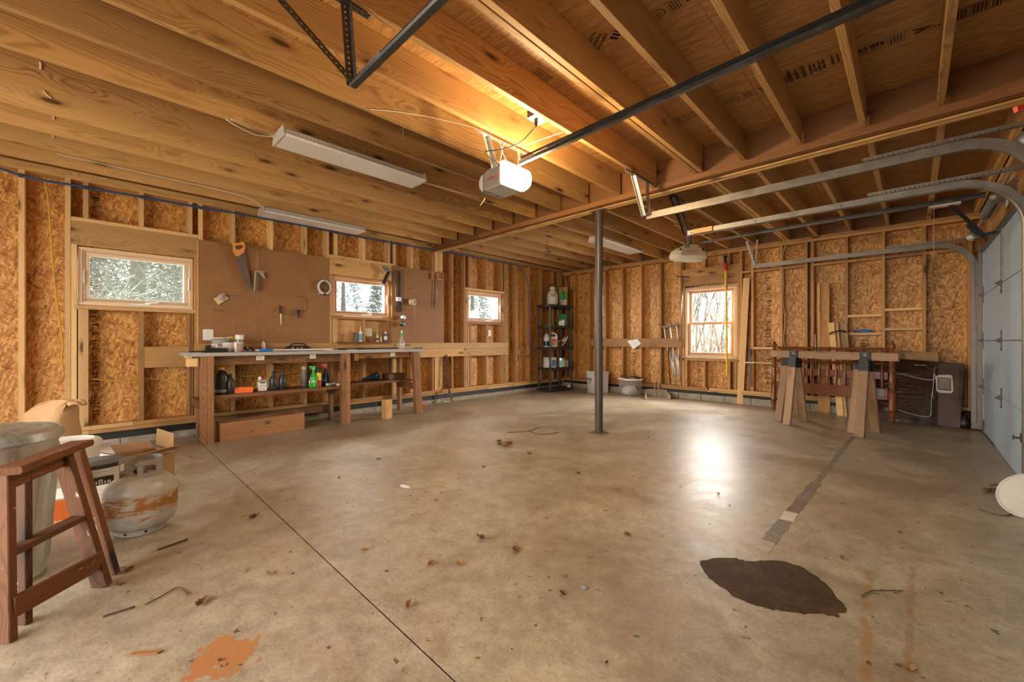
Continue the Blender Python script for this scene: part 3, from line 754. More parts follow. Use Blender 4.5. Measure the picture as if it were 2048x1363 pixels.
# ---- windows
def awning_window(n, w0):
    r = struct('window_%d' % n)
    x1 = XL-0.025; x0 = XL-0.12
    pale, red = MT['winp'], MT['winw']
    main = pale if n == 1 else red
    a, b = w0+0.005, w0+WW-0.005; z0, z1 = WZ0, WZ1-0.005
    def ring(nm, ya, yb, za, zb, wd, xa, xb, mt):
        box(nm, (xa, ya, za), (xb, yb, za+wd), mt, r, 0.002); box(nm, (xa, ya, zb-wd), (xb, yb, zb), mt, r, 0.002)
        box(nm, (xa, ya, za+wd), (xb, ya+wd, zb-wd), mt, r, 0.002); box(nm, (xa, yb-wd, za+wd), (xb, yb, zb-wd), mt, r, 0.002)
    ring('window_frame', a, b, z0, z1, 0.028, x0, x1, main)
    ring('frame_stop', a+0.028, b-0.028, z0+0.028, z1-0.028, 0.014, x0, x1-0.012, MT['winp'])
    ring('sash', a+0.044, b-0.044, z0+0.044, z1-0.044, 0.026, x0, x1-0.026, MT['winw'] if n > 1 else MT['winp'])
    ring('screen_rim', a+0.070, b-0.070, z0+0.070, z1-0.070, 0.008, x1-0.06, x1-0.030, MT['white'])
    osb('glass_pane', (x0+0.02, a+0.07, z0+0.07), (x0+0.026, b-0.07, z1-0.07), ML, r, MT['glass'])
    if n == 1: osb('insect_screen', (x1-0.05, a+0.078, z0+0.078), (x1-0.0485, b-0.078, z1-0.078), ML, r, MT['screen'])
    ring('light_stop_ring', a-0.07, b+0.07, z0-0.07, z1+0.07, 0.10, XO-0.055, XO-0.032, MT['mgrey'])  # unseen ring added to block light leaking round the frame
    # crank operator and lock levers
    cy = (a+b)/2+ (0.02 if n == 1 else 0.08)
    box('operator_cover', (x1-0.026, cy-0.09, z0+0.018), (x1+0.006, cy+0.06, z0+0.036), MT['white'], r, 0.004)
    if n == 2:
        tube('crank_handle', [(x1+0.004, cy+0.04, z0+0.03), (x1+0.02, cy+0.05, z0+0.05), (x1+0.024, cy+0.03, z0+0.12), (x1+0.03, cy+0.02, z0+0.13)], 0.006, MT['white'], r, 6)
        box('loose_strip', (x1, a+0.15, z0-0.008), (x1+0.02, b-0.14, z0+0.004), MT['white'], r)
    else:
        tube('crank_handle', [(x1+0.002, cy+0.02, z0+0.036), (x1+0.02, cy+0.05, z0+0.045), (x1+0.02, cy+0.12, z0+0.05), (x1+0.03, cy+0.13, z0+0.065)], 0.005, MT['zinc'] if n == 1 else MT['white'], r, 6)
    for yy in ((a+0.032, b-0.032) if n == 1 else (b-0.04,)):
        box('lock_lever', (x1-0.014, yy-0.008, (z0+z1)/2-0.075), (x1+0.006, yy+0.008, (z0+z1)/2+0.06), MT['white'] if n > 1 else MT['zinc'], r, 0.003)
    if n == 3:
        osb('insect_screen', (x1-0.05, a+0.078, z0+0.078), (x1-0.0485, b-0.078, z1-0.078), ML, r, MT['glass'])
for i, w0 in enumerate(WIN): awning_window(i+1, w0)

# ---- back wall
W4 = (-3.00, -2.13); Z4 = (0.75, 2.03)
segs = [(-5.94, -5.49), (-5.49, -4.27), (-4.27, W4[0]-0.01), (W4[1]+0.01, -1.156), (-1.156, 0.10), (0.10, 0.75)]
for a, b in segs: 
    osb('osb_panel', (a+0.001, YO, 0.15), (b-0.001, YO+0.012, 2.235), MB, wb, MT['osb'])
    osb('osb_panel', (a+0.001, YO, 2.238), (b-0.001, YO+0.012, 2.62), MB, wb, MT['osb'])
osb('osb_panel', (W4[0]-0.01, YO, 0.15), (W4[1]+0.01, YO+0.012, Z4[0]-0.01), MB, wb, MT['osb'])
osb('osb_panel', (W4[0]-0.01, YO, Z4[1]+0.01), (W4[1]+0.01, YO+0.012, 2.62), MB, wb, MT['osb'])
light_stop_sheet(wb, MB, [((-5.98, YO+0.016, -0.1), (W4[0]-0.01, YO+0.03, 3.0)), ((W4[1]+0.01, YO+0.016, -0.1), (0.80, YO+0.03, 3.0)), ((W4[0]-0.01, YO+0.016, -0.1), (W4[1]+0.01, YO+0.03, Z4[0]-0.01)), ((W4[0]-0.01, YO+0.016, Z4[1]+0.01), (W4[1]+0.01, YO+0.03, 3.0))])
x0 = -5.92
while x0 < 0.7:
    box('concrete_block', (x0+0.004, YB+0.016+random.uniform(-.002, .002), -0.05), (x0+0.396, YO+0.06, 0.115), MT['block'], wb); x0 += 0.4
tube('flashing_roll', [(-5.78, YB+0.03, 0.128), (-3.5, YB+0.028, 0.126), (-1.0, YB+0.026, 0.130), (0.58, YB+0.03, 0.126)], 0.026, MT['rubber'], wb, 10)
box('flashing_strip', (-5.9, YB+0.03, 0.115), (0.6, YO, 0.155), MT['rubber'], wb)
for a, b in ((-5.80, -2.6), (-2.6, 0.62)):
    box('sill_plate', (a, YB, 0.155), (b-0.002, YO, 0.192), MT['studb'], wb, 0.002)
    box('bottom_plate', (a+0.02, YB-0.002, 0.193), (b-0.002, YO, 0.230), MT['stud' if a > -3 else 'studb'], wb, 0.002)
for a, b in ((-5.80, -3.2), (-3.2, -0.9), (-0.9, 0.62)):
    box('top_plate', (a, YB, 2.570), (b-0.002, YO, 2.606), MT['studb'], wb, 0.002); box('top_plate', (a, YB-0.001, 2.607), (b-0.002, YO, ZJ), MT['studb'], wb, 0.002)
box('rim_joist', (-5.94, YO-0.05, ZJ), (0.62, YO-0.01, ZC), MT['fir'], wb)
def bstud(x, z0=0.230, z1=2.570, mat='studb'): return box('stud', (x-0.019, YB, z0), (x+0.019, YO-0.001, z1), MT[mat], wb, 0.002)
for i in range(7):
    if -5.49+0.4065*i < -5.55: continue
    bstud(-5.49+0.4045*i)
bstud(-5.72)
for x in (-1.896, -1.49, -1.165, -1.085, -0.686, -0.289, 0.11, 0.513): bstud(x)
for x in (W4[0]-0.024, W4[1]+0.024): bstud(x, 0.23, 2.06)
for x in (W4[0]-0.064, W4[1]+0.064): bstud(x)
for x in (-2.66, -2.25): bstud(x, 0.23, Z4[0]-0.05); bstud(x, 2.37, 2.57)
for x in (W4[0]+0.022, W4[1]-0.022): bstud(x, 0.23, Z4[0]-0.05)
box('header', (W4[0]-0.044, YB, 2.215), (W4[1]+0.044, YB+0.04, 2.33), MT['studb'], wb, 0.002)
box('header', (W4[0]-0.044, YB+0.004, 2.065), (W4[1]+0.044, YB+0.044, 2.213), MT['studb'], wb, 0.002)
box('header_plate', (W4[0]-0.044, YB, 2.332), (W4[1]+0.044, YO, 2.368), MT['studb'], wb, 0.002)
box('rough_sill', (W4[0]-0.044, YB, Z4[0]-0.048), (W4[1]+0.044, YO, Z4[0]-0.008), MT['studb'], wb, 0.002)
# ledger board and blocking
box('ledger_board', (-5.06, YB-0.038, 0.94), (-3.05, YB, 1.11), MT['studb'], wb, 0.002)
BL = [(-1.877, -1.509, 0.925), (-1.877, -1.50, 0.685), (-0.667, -0.308, 1.40), (-0.667, -0.308, 1.145), (-0.27, 0.091, 1.47), (-0.27, 0.091, 1.205)]
for a, b, z in BL: box('blocking', (a, YB, z), (b, YO-0.001, z+0.036), MT['stud'], wb, 0.002)
for a, b in ((-2.05, -1.915), (-1.877, -1.509), (-1.471, -1.184), (-1.066, -0.705), (-0.667, -0.308), (-0.27, 0.091), (0.129, 0.494)):
    box('blocking', (a, YB, 2.195), (b, YB+0.09, 2.232), MT['studb'], wb, 0.002)
for xx, s in ((-1.70, 3), (-2.78, 4), (-4.08, 8), (-0.49, 6)):
    stamp_col(MB, (xx, YO-0.0015, 0.3 if s != 6 else 0.55), 30 if s == 3 else 9, 0.062, 0.11, wb, s)
# double-hung window
w4 = struct('window_4')
xa, xb = W4; za, zb = Z4
def ring4(nm, a, b, z0, z1, wd, y0, y1, mt):
    box(nm, (a, y0, z0), (b, y1, z0+wd), mt, w4, 0.002); box(nm, (a, y0, z1-wd), (b, y1, z1), mt, w4, 0.002)
    box(nm, (a, y0, z0+wd), (a+wd, y1, z1-wd), mt, w4, 0.002); box(nm, (b-wd, y0, z0+wd), (b, y1, z1-wd), mt, w4, 0.002)
ring4('window_frame', xa, xb, za, zb, 0.045, YB+0.012, YO, MT['winp'])
ring4('frame_stop', xa+0.045, xb-0.045, za+0.045, zb-0.045, 0.012, YB+0.03, YO, MT['winp'])
zm = 1.375
ring4('upper_sash', xa+0.058, xb-0.058, zm-0.02, zb-0.058, 0.045, YB+0.075, YB+0.11, MT['winw'])
ring4('lower_sash', xa+0.058, xb-0.058, za+0.058, zm+0.022, 0.045, YB+0.038, YB+0.072, MT['winw'])
osb('glass_pane', (xa+0.1, YB+0.09, zm), (xb-0.1, YB+0.095, zb-0.1), MB, w4, MT['glass'])
osb('glass_pane', (xa+0.1, YB+0.055, za+0.1), (xb-0.1, YB+0.06, zm), MB, w4, MT['glass'])
ring4('light_stop_ring', xa-0.08, xb+0.08, za-0.08, zb+0.08, 0.12, YO+0.032, YO+0.055, MT['mgrey'])  # added outside to shut off stray light around this window
box('sash_lock', (-2.59, YB+0.03, zm+0.022), (-2.54, YB+0.06, zm+0.034), MT['zinc'], w4, 0.003)

# ---- right wall (header over the garage doors, jambs) and door 2
DY0, DY1, DZ = 4.40, 7.24, 2.13
for a, b in ((YO, DY1+0.05), (DY0-0.05, 4.02), (0.80, YF)):
    lo, hi = min(a, b), max(a, b)
    osb('osb_panel', (0.74, lo, 0.0), (0.752, hi, 2.6), cols((0, 1, 0), (0, 0, 1), (1, 0, 0)), wr, MT['osb'])
    for yy in (lo+0.02, hi-0.02): box('stud', (0.62, yy-0.019, 0.0), (0.739, yy+0.019, 2.57), MT['studb'], wr, 0.002)
box('header', (0.66, YF, 2.16), (0.70, YO, 2.45), MT['joist2'], wr); box('header', (0.701, YF, 2.16), (0.739, YO, 2.45), MT['joist2'], wr)
for yy in [YF+0.2+0.4*i for i in range(25)]: box('stud', (0.64, yy-0.019, 2.45), (0.739, yy+0.019, 2.57), MT['studb'], wr)
box('top_plate', (0.60, YF, 2.571), (0.739, YO, 2.607), MT['joist2'], wr); box('top_plate', (0.60, YF, 2.608), (0.739, YO, ZJ), MT['joist2'], wr)
osb('osb_panel', (0.742, YF, 2.16), (0.752, YO, 2.878), cols((0, 1, 0), (0, 0, 1), (1, 0, 0)), wr, MT['osb'])
osb('light_stop_sheet', (0.756, YF, 2.10), (0.77, YO+0.03, 3.0), ML, wr, MT['mgrey'])  # added sheets keeping light out above and beside the doors
for _a, _c in ((DY1-0.02, YO+0.03), (3.82, DY0+0.02), (YF, 0.86)): osb('light_stop_sheet', (0.756, _a, -0.1), (0.77, _c, 2.12), ML, wr, MT['mgrey'])
box('door_jamb', (0.60, DY1+0.004, 0.0), (0.66, DY1+0.10, 2.3), MT['studb'], wr, 0.002)
box('door_jamb', (0.60, DY0-0.10, 0.0), (0.66, DY0-0.004, 2.3), MT['studb'], wr, 0.002)
box('spring_mount_board', (0.625, 5.72, 2.16), (0.66, 6.0, 2.62), MT['joist2'], wr, 0.003)
def garage_door(n, y0, y1, detail=True):
    r = struct('door_%d' % n)
    hs = DZ/4
    for i in range(4):
        z0 = i*hs+0.004; z1 = (i+1)*hs-0.004
        # section: flat skin with a turned lip on both long edges
        prof = [(0, z0), (0.0, z1), (0.006, z1+0.002), (0.045, z1+0.002), (0.045, z0), (0.006, z0-0.001)]
        v = [(XD+px, yy, pz) for yy in (y0, y1) for px, pz in prof]; m_ = len(prof)
        f = [tuple(range(m_)), tuple(range(2*m_-1, m_-1, -1))]+[(k, k+m_, (k+1) % m_+m_, (k+1) % m_) for k in range(m_)]
        mesh('door_section', v, f, MT['doorp'], r)
        for yy in (y0+0.012, y1-0.03):
            box('end_stile', (XD-0.004, yy-0.012, z0), (XD, yy+0.03, z1), MT['doorp'], r)
    ys = [y1-0.03, (y0+y1)/2+0.05, y0+0.05]
    for i in (1, 2, 3):
        z = i*hs
        for j, yy in enumerate(ys):
            h = box('hinge', (XD-0.006, yy-0.014, z-0.095), (XD-0.002, yy+0.014, z+0.095), MT['hinge'], r, 0.001)
            prism('hinge_knuckle', [(-0.028, 0), (0.012, -0.028), (0.016, 0), (0.012, 0.028)], 0.03, cols((1, 0, 0), (0, 0, 1), (0, -1, 0)), (XD-0.018, yy, z), MT['hinge'], h)
            for dz in (-0.08, 0.08): turned('bolt', (XD-0.012, yy, z+dz), (XD-0.004, yy, z+dz), [(0, 0.0), (0.001, 0.006), (0.008, 0.006)], MT['hinge'], h, 6)
    osb('light_stop_skin', (XD+0.047, y0-0.06, -0.02), (XD+0.055, y1+0.06, DZ+0.08), ML, r, MT['mgrey'])  # added backing that stops light between the door sections
    box('bottom_seal', (XD, y0, 0.0), (XD+0.04, y1, 0.012), MT['rubber'], r)
    if n == 2:
        box('lock_plate', (XD-0.012, 4.80, 0.30), (XD-0.002, 4.88, 0.37), MT['hinge'], r, 0.002); turned('lock_handle', (XD-0.012, 4.85, 0.335), (XD-0.05, 4.85, 0.335), [(0, .008), (.03, .008), (.032, .02), (.038, .018)], MT['hinge'], r, 10)
    for dz in (0.05,): 
        box('bottom_bracket', (XD-0.01, y1-0.10, 0.03), (XD-0.002, y1-0.01, 0.15), MT['hinge'], r, 0.001)
    # operator bracket on the top section
    box('operator_strut', (XD-0.010, (y0+y1)/2-0.02, 1.62), (XD-0.002, (y0+y1)/2+0.03, 2.10), MT['steel'], r, 0.001)
    box('top_strut', (XD-0.03, y0+0.02, DZ-0.045), (XD-0.001, y1-0.02, DZ-0.01), MT['track'], r, 0.002)
    return r
garage_door(2, DY0, DY1)
garage_door(1, 0.84, 3.84)

# ---- unseen front wall, its wide opening added to let sky light in
for a, b in ((-5.94, -4.2), (-0.2, 0.75)): osb('osb_panel', (a, YF-0.012, 0.0), (b, YF, 2.6), MB, wf, MT['osb'])
osb('osb_panel', (-4.2, YF-0.012, 2.35), (-0.2, YF, 2.9), MB, wf, MT['osb'])
box('header', (-4.25, YF, 2.35), (-0.15, YF+0.04, 2.6), MT['joist2'], wf); box('top_plate', (-5.94, YF, 2.57), (0.75, YF+0.14, ZJ), MT['studb'], wf)
for x in (-5.7, -5.3, -4.9, -4.5, -4.22, -0.18, 0.2, 0.58): box('stud', (x-0.019, YF, 0), (x+0.019, YF+0.14, 2.57), MT['studb'], wf)

# ---- ceiling: sheathing, joists, beam
for i in range(4):
    for j in range(9):
        xs0 = -5.98+i*1.72; ys0 = YF-0.05+j*1.17
        if ys0 > YO: continue
        osb('sheathing_panel', (xs0+0.001, ys0+0.0015, ZC), (xs0+1.719, min(ys0+1.1685, YO+0.05), ZC+0.018), cols((1, 0, 0), (0, -1, 0), (0, 0, -1)), ceil, MT['osbc'])
box('light_stop_roof', (-6.02, YF-0.3, ZC+0.021), (0.80, YO+0.1, ZC+0.06), MT['mgrey'], ceil)  # unseen cover added against light through the ceiling seams
JX = [-1.06-0.4065*i for i in range(12)]+[-0.655, -0.262, 0.136]
for i, x in enumerate(JX):
    far = x < -3.3
    a = 'joist' if x > -4.2 else 'joist2'
    box('joist', (x-0.019, YF, ZJ), (x+0.019, 3.992 if True else 0, ZC-0.001), MT[a], ceil, 0.002)
    box('joist', (x-0.019+0.02, 4.145, ZJ), (x+0.019+0.02, YO-0.055, ZC-0.001), MT['joist2'], ceil, 0.002)
box('joist', (-1.06-0.4065+0.026, YF, ZJ), (-1.06-0.4065+0.064, 3.992, ZC-0.001), MT['joist'], ceil, 0.002)
box('joist', (-1.06-0.4065+0.046, 4.145, ZJ), (-1.06-0.4065+0.084, YO-0.055, ZC-0.001), MT['joist2'], ceil, 0.002)
box('joist', (0.55, YF, ZJ), (0.59, 3.992, ZC-0.001), MT['joist2'], ceil, 0.002)
box('joist', (0.55, 4.145, ZJ), (0.59, YO-0.055, ZC-0.001), MT['joist2'], ceil, 0.002)
box('beam_ply', (XL+0.02, 4.04, 2.588), (0.60, 4.079, ZC-0.002), MT['fir'], ceil, 0.002)
for a, b in ((XL+0.02, -2.2), (-2.198, 0.60)): box('beam_ply', (a, 4.083, 2.583), (b, 4.122, ZC-0.002), MT['fir' if a < -3 else 'fir'], ceil, 0.002)
for a, b in ((XL+0.02, -4.6), (-4.598, -1.9), (-1.898, 0.60)):
    box('ledger_strip', (a, 3.996, 2.588), (b, 4.036, ZJ-0.002), MT['fir'], ceil, 0.002)
box('ledger_strip', (XL+0.02, 4.126, 2.585), (0.60, 4.143, ZJ-0.002), MT['joist2'], ceil, 0.002)
box('beam_sole', (XL+0.02, 4.060, 2.566), (0.60, 4.094, 2.5825), MT['joist2'], ceil, 0.002)
box('beam_sole', (XL+0.02, 4.097, 2.566), (0.60, 4.143, 2.5825), MT['joist2'], ceil, 0.002)
# stamps on the sheathing
MCs = cols((1, 0, 0), (0, -1, 0), (0, 0, -1))
def grade_stamp(u, v, L, flip=0, kind=0):
    c = onZ(u, v, ZC-0.0012); V = []; F = []; h = 0.052
    def rect(x0, y0, x1, y1):
        b = len(V); V.extend([(x0, y0, 0), (x1, y0, 0), (x1, y1, 0), (x0, y1, 0)]); F.append((b, b+1, b+2, b+3))
    t = 0.0022
    rect(-L/2, -h, L/2, -h+t); rect(-L/2, h-t, L/2, h)
    xx = -L/2
    n = 0
    widths = [0.17, 0.075, 0.17, 0.09, 0.07, 0.10, 0.08, 0.06, 0.12]
    while xx < L/2-0.01 and n < len(widths):
        rect(xx, -h, xx+t, h)
        w_ = min(widths[n], L/2-xx)
        cx = xx+w_/2
        if n == 0:
            for k in range(28):
                a0 = 2*PI*k/28; a1 = 2*PI*(k+1)/28; b = len(V)
                for (aa, rr) in ((a0, 1.0), (a1, 1.0), (a1, .9), (a0, .9)): V.append((cx+0.068*rr*math.cos(aa), 0.042*rr*math.sin(aa), 0))
                F.append((b, b+1, b+2, b+3))
            for q in range(-3, 4): rect(cx-0.05+abs(q)*0.006, q*0.0095-0.0014, cx-0.008, q*0.0095+0.0014); rect(cx+0.008, q*0.0095-0.0014, cx+0.05-abs(q)*0.006, q*0.0095+0.0014)
        elif n == 2:
            b = len(V); V.extend([(cx-0.05, 0.030, 0), (cx+0.035, 0.006, 0), (cx-0.04, -0.034, 0), (cx-0.042, -0.012, 0), (cx-0.012, 0.0, 0), (cx-0.048, 0.014, 0)]); F.append((b, b+1, b+2, b+3, b+4, b+5))
            rect(cx+0.04, -0.03, cx+0.048, -0.012); rect(cx+0.054, -0.03, cx+0.062, -0.012)
        else:
            k = xx+0.012
            while k < xx+w_-0.014:
                q = -h+0.012
                while q < h-0.016:
                    l = random.uniform(.006, .018); rect(k, q, k+0.008, min(q+l, h-0.01)); q += l+0.004
                k += 0.0145
        xx += w_; n += 1
    rect(L/2-t, -h, L/2, h)
    inworld(mesh('printed_stamp', V, F, MT['ink'], None, c, MCs.to_euler()), ceil)
grade_stamp(1840, 60, 0.62); grade_stamp(1505, 185, 0.48); grade_stamp(1375, 233, 0.26)
grade_stamp(1340, 15, 0.36); grade_stamp(1975, 8, 0.30)
def ink_text(s, u, v, size, rot=PI/2):
    M = MCs @ Matrix.Rotation(rot, 3, 'Z')
    text('printed_stamp', s, size, M, onZ(u, v, ZC-0.001), MT['ink'], ceil)
def ink_block(u, v, lines, h, rot=PI/2, w_=0.16):
    M = MCs @ Matrix.Rotation(rot, 3, 'Z'); c = onZ(u, v, ZC-0.001)
    for k in range(lines): scrib(ceil, M, c+M @ Vector((0, (lines/2-k-.5)*h*1.5, 0)), w_*(1-.15*(k % 2)), h, MT['ink'], int(u)+k)
ink_block(1592, 148, 3, .026); ink_block(1634, 134, 4, .016, w_=.13); ink_block(1675, 116, 3, .018, w_=.13); ink_block(1745, 92, 1, .04, 0, .14); ink_block(1190, 86, 3, .024, .6); ink_block(1236, 64, 1, .05, .6, .12); ink_block(1085, 150, 3, .016)
for x0 in (-0.96,): pass
# posts
def steel_post():
    b = onZ(1208, 862, 0); r = thing('steel_post', 'dark steel pipe post standing in the middle of the floor under the beam', 'post', (b.x, 4.09, 0))
    cy = 4.09
    lathe('pipe', (b.x, cy, 0.0), [(0.006, 0.046), (2.555, 0.046)], MT['post'], r, 28)
    box('base_plate', (b.x-0.085, cy-0.085, 0.0), (b.x+0.085, cy+0.085, 0.007), MT['rust'], r, 0.001)
    box('cap_plate', (b.x-0.09, cy-0.055, 2.556), (b.x+0.09, cy+0.055, 2.565), MT['rust'], r, 0.001)
    for s in (-1, 1): turned('lag_bolt', (b.x+s*0.07, cy-0.045, 2.545), (b.x+s*0.07, cy-0.045, 2.556), [(0, .0), (.001, .008), (.011, .008)], MT['rust'], r, 6)
steel_post()

# ---- outdoors seen through the windows
gr = mesh('ground', [(-40, -30, -0.25), (40, -30, -0.25), (40, 40, -0.25), (-40, 40, -0.25)], [(0, 1, 2, 3)], MT['grass']); gr['kind'] = 'structure'
def pine(x, y, h, rad, n, seedv, label, k_=1.0):
    rr = random.Random(seedv); V = []; F = []
    for i in range(n):
        z = rr.uniform(0.02, 1)**1.4*h; rm = rad*(1-z/h)+0.15; a = rr.uniform(0, 2*PI); q = rm*rr.uniform(.45, 1)
        c = Vector((q*math.cos(a), q*math.sin(a), z)); L = rr.uniform(.10, .26)*k_
        d = Vector((math.cos(a)+rr.uniform(-.8, .8), math.sin(a)+rr.uniform(-.8, .8), rr.uniform(-.5, .9))).normalized()
        s = d.cross(Vector((rr.uniform(-1, 1), rr.uniform(-1, 1), rr.uniform(-1, 1)))).normalized()*rr.uniform(.004, .012)
        b = len(V); V.extend([c-s, c+s, c+d*L]); F.append((b, b+1, b+2))
    t = thing('pine_tree', label, 'tree', (x, y, -0.25), 'evergreens outside the side windows')
    o = mesh('foliage', V, F, MT['pine'], None, (x, y, -0.25)); inworld(o, t); o['kind'] = 'stuff'
    lathe('trunk', (x, y, -0.25), [(0, .14), (h*0.95, .02)], MT['bark'], t, 10)
pine(-8.7, 0.5, 6.5, 1.9, 60000, 1, 'dense grey-green evergreen filling the view of the big left window', 1.9)
pine(-8.6, 4.75, 3.4, 0.8, 14000, 2, 'evergreen seen at the right part of the window above the workbench')
pine(-13.0, 5.6, 4.4, 1.2, 12000, 3, 'evergreen outside between the middle and the small window')
pine(-10.2, 8.6, 3.9, 1.0, 12000, 4, 'evergreen low in the small window nearest the corner')
def thicket(name, loc, n, spread, h, seedv, mat, label, cat, r0=0.008):
    rr = random.Random(seedv); V = []; F = []
    def stick(p, q, r):
        d = (q-p); s1 = d.cross(Vector((0.3, 0.5, 0.1))).normalized()*r; s2 = d.cross(s1).normalized()*r
        b = len(V)
        for k in range(3):
            a = 2*PI*k/3; V.append(p+s1*math.cos(a)+s2*math.sin(a))
        for k in range(3):
            a = 2*PI*k/3; V.append(q+(s1*math.cos(a)+s2*math.sin(a))*0.5)
        for k in range(3): F.append((b+k, b+(k+1) % 3, b+3+(k+1) % 3, b+3+k))
    for i in range(n):
        p = Vector((rr.uniform(-1, 1)*spread[0], rr.uniform(-1, 1)*spread[1], 0)); d = Vector((rr.uniform(-.3, .3), rr.uniform(-.3, .3), 1)).normalized()
        L = h*rr.uniform(.5, 1.1); r = r0*rr.uniform(.5, 1.3)
        for k in range(4):
            q = p+d*L/4; stick(p, q, r)
            if k > 0:
                for bb in range(2):
                    e = (d+Vector((rr.uniform(-1, 1), rr.uniform(-1, 1), rr.uniform(-.2, .5)))).normalized(); stick(q, q+e*L*rr.uniform(.08, .25), r*.5)
            p = q; d = (d+Vector((rr.uniform(-.25, .25), rr.uniform(-.25, .25), 0))).normalized(); r *= .75
    o = mesh(name, V, F, mat, None, loc); tag(o, label, cat, kind='stuff')
thicket('bare_thicket', (-4.2, 12.2, -0.25), 420, (3.2, 1.5), 2.4, 5, MT['reed'], 'dry reeds and brush outside the back window', 'brush', .020)
thicket('bare_trees', (-5.0, 16, -0.25), 110, (5, 2), 7.0, 6, MT['bark'], 'bare grey branches rising behind the brush outside the back window', 'tree', .05)
thicket('bare_shrub', (-12.2, 2.6, -0.25), 60, (.5, .8), 4.2, 7, MT['bark'], 'bare shrub outside the window above the workbench', 'shrub', .03)
# ============================================================ CEILING HARDWARE
def C_track(pts, parent, up, mat='track', flip=1, name='track'):
    """rolled steel door track: web + two lips, swept along pts (b axis = across)"""
    t = 0.003; f = flip
    prof = [(-f*0.000, -0.030), (f*0.028, -0.030), (f*0.034, -0.022), (f*0.031, -0.021), (f*0.026, -0.027), (f*t, -0.027), (f*t, 0.030), (0, 0.030)]
    return sweep(name, pts, prof, MT[mat], parent, up=up)
def track_set(label, y, side, zt, xb, vert, x_end=0.2, mat='track', loc_h=0):
    """horizontal track at height zt from xb to the door, curved down by the jamb"""
    r = thing('door_track', label, 'door track', (xb, y, zt))
    R = 0.33; xv = 0.53; pts = [(xb, y, zt+0.03)]
    for k in range(1, 8): pts.append((xb+(xv-R-xb)*k/8, y, zt+0.03))
    for k in range(11):
        a = PI/2*k/10; pts.append((xv-R+R*math.sin(a), y, zt+0.03-R+R*math.cos(a)))
    if vert:
        for z in (1.5, 1.0, 0.5, 0.02): pts.append((xv, y, z))
    else: pts.append((xv, y, 1.5)); pts.append((xv, y, 0.02))
    C_track(pts, r, (0, 0, 1), mat, side)
    # straight reinforcing angle above the curve, bolted to the wall
    o = angle('track_angle', (-0.25, y, zt+0.062), (0.60, y, zt+0.062), MT['perfb'], r, up=(0, 0, 1), w=0.034)
    beam('wall_angle', (xv+0.045, y+side*0.03, 0.02), (xv+0.045, y+side*0.03, zt-0.05), 0.045, 0.003, MT['track'], r, up=(0, 1, 0))
    for z in (0.25, 0.75, 1.25, 1.75): box('jamb_bracket', (xv+0.005, y-0.02, z-0.025), (xv+0.075, y+0.02, z-0.021), MT['hinge'], r)
    for xx in (xb+0.04, xb+0.6, xb+1.2, -0.05): turned('bolt', (xx, y-0.006*side-0.002, zt+0.034), (xx, y-0.006*side-0.002-0.006, zt+0.034), [(0, .006), (.005, .006), (.006, 0)], MT['hinge'], r, 6)
    return r
def hanger(r, x, y, z, xt, yt, brace, mats='perf', top=0.5, spread=0.22):
    zt = ZJ-0.002
    angle('ceiling_angle', (xt, yt-top*0.5, zt-0.034), (xt, yt+top*0.5, zt-0.034), MT[mats], r, up=(0, 0, 1))
    angle('hanging_angle', (x, y, z), (xt, yt, zt-0.02), MT[mats], r, up=(1, 0, 0))
    if brace: angle('brace_angle', (x, y, z+0.01), (xt+brace[0], yt+brace[1], zt-0.02), MT[mats], r, up=(1, 0, 0))
T1n = track_set('dark steel overhead door track near the camera, cut by the top edge of the picture', 0.86, 1, 2.235, -1.86, False, mat='trackd')
box('joint_plate', (-1.80, 0.852, 2.242), (-1.62, 0.857, 2.292), MT['steel'], T1n)
# hanger of the near track: one upright angle and one raking brace
angle('hanging_angle', (-1.86, 0.86, 2.25), (-1.86, 0.83, 2.635), MT['perfd'], T1n, up=(0, -1, 0), w=0.036)
beam('brace_bar', (-1.85, 0.85, 2.25), (-1.90, 0.30, 2.66), 0.03, 0.004, MT['perfd'], T1n, up=(1, 0, 0))
angle('ceiling_angle', (-1.866, 0.45, 2.612), (-1.866, 0.93, 2.612), MT['perfd'], T1n, up=(0, 0, 1), w=0.034)
T1f = track_set('brown-grey steel door track hung just in front of the big beam', 3.74, -1, 2.235, -1.84, True)
T2n = track_set('steel door track hung behind the beam, middle one of the far three rails', 4.16, 1, 2.10, -1.61, True)
T2f = track_set('galvanised steel door track running along the back wall and down its corner', 7.33, -1, 2.215, -1.80, True)
box('track_end_block', (-1.55, 4.14, 2.115), (-1.37, 4.159, 2.160), MT['joist2'], T2n)
angle('ceiling_angle', (-1.873, 3.42, 2.612), (-1.873, 3.99, 2.612), MT['perf'], T1f, up=(0, 0, 1))
angle('hanging_angle', (-1.84, 3.70, 2.26), (-1.873, 3.55, 2.63), MT['perf'], T1f, up=(0, -1, 0))
angle('brace_angle', (-1.82, 3.74, 2.26), (-1.873, 3.80, 2.63), MT['perfd'], T1f, up=(1, 0, 0))
angle('ceiling_angle', (-1.853, 4.16, 2.612), (-1.853, 4.75, 2.612), MT['perfd'], T2n, up=(0, 0, 1))
angle('hanging_angle', (-1.62, 4.16, 2.12), (-1.853, 4.34, 2.63), MT['perfd'], T2n, up=(0, -1, 0))
angle('hanging_angle', (-1.60, 4.19, 2.12), (-1.853, 4.44, 2.63), MT['perfd'], T2n, up=(1, 0, 0))
beam('hanging_angle', (-1.79, 7.33, 2.25), (-1.87, 7.20, 2.63), 0.028, 0.003, MT['steel'], T2f, up=(0, 1, 0))
beam('hanging_angle', (-1.79, 7.35, 2.25), (-1.72, 7.20, 2.63), 0.028, 0.003, MT['steel'], T2f, up=(0, 1, 0))
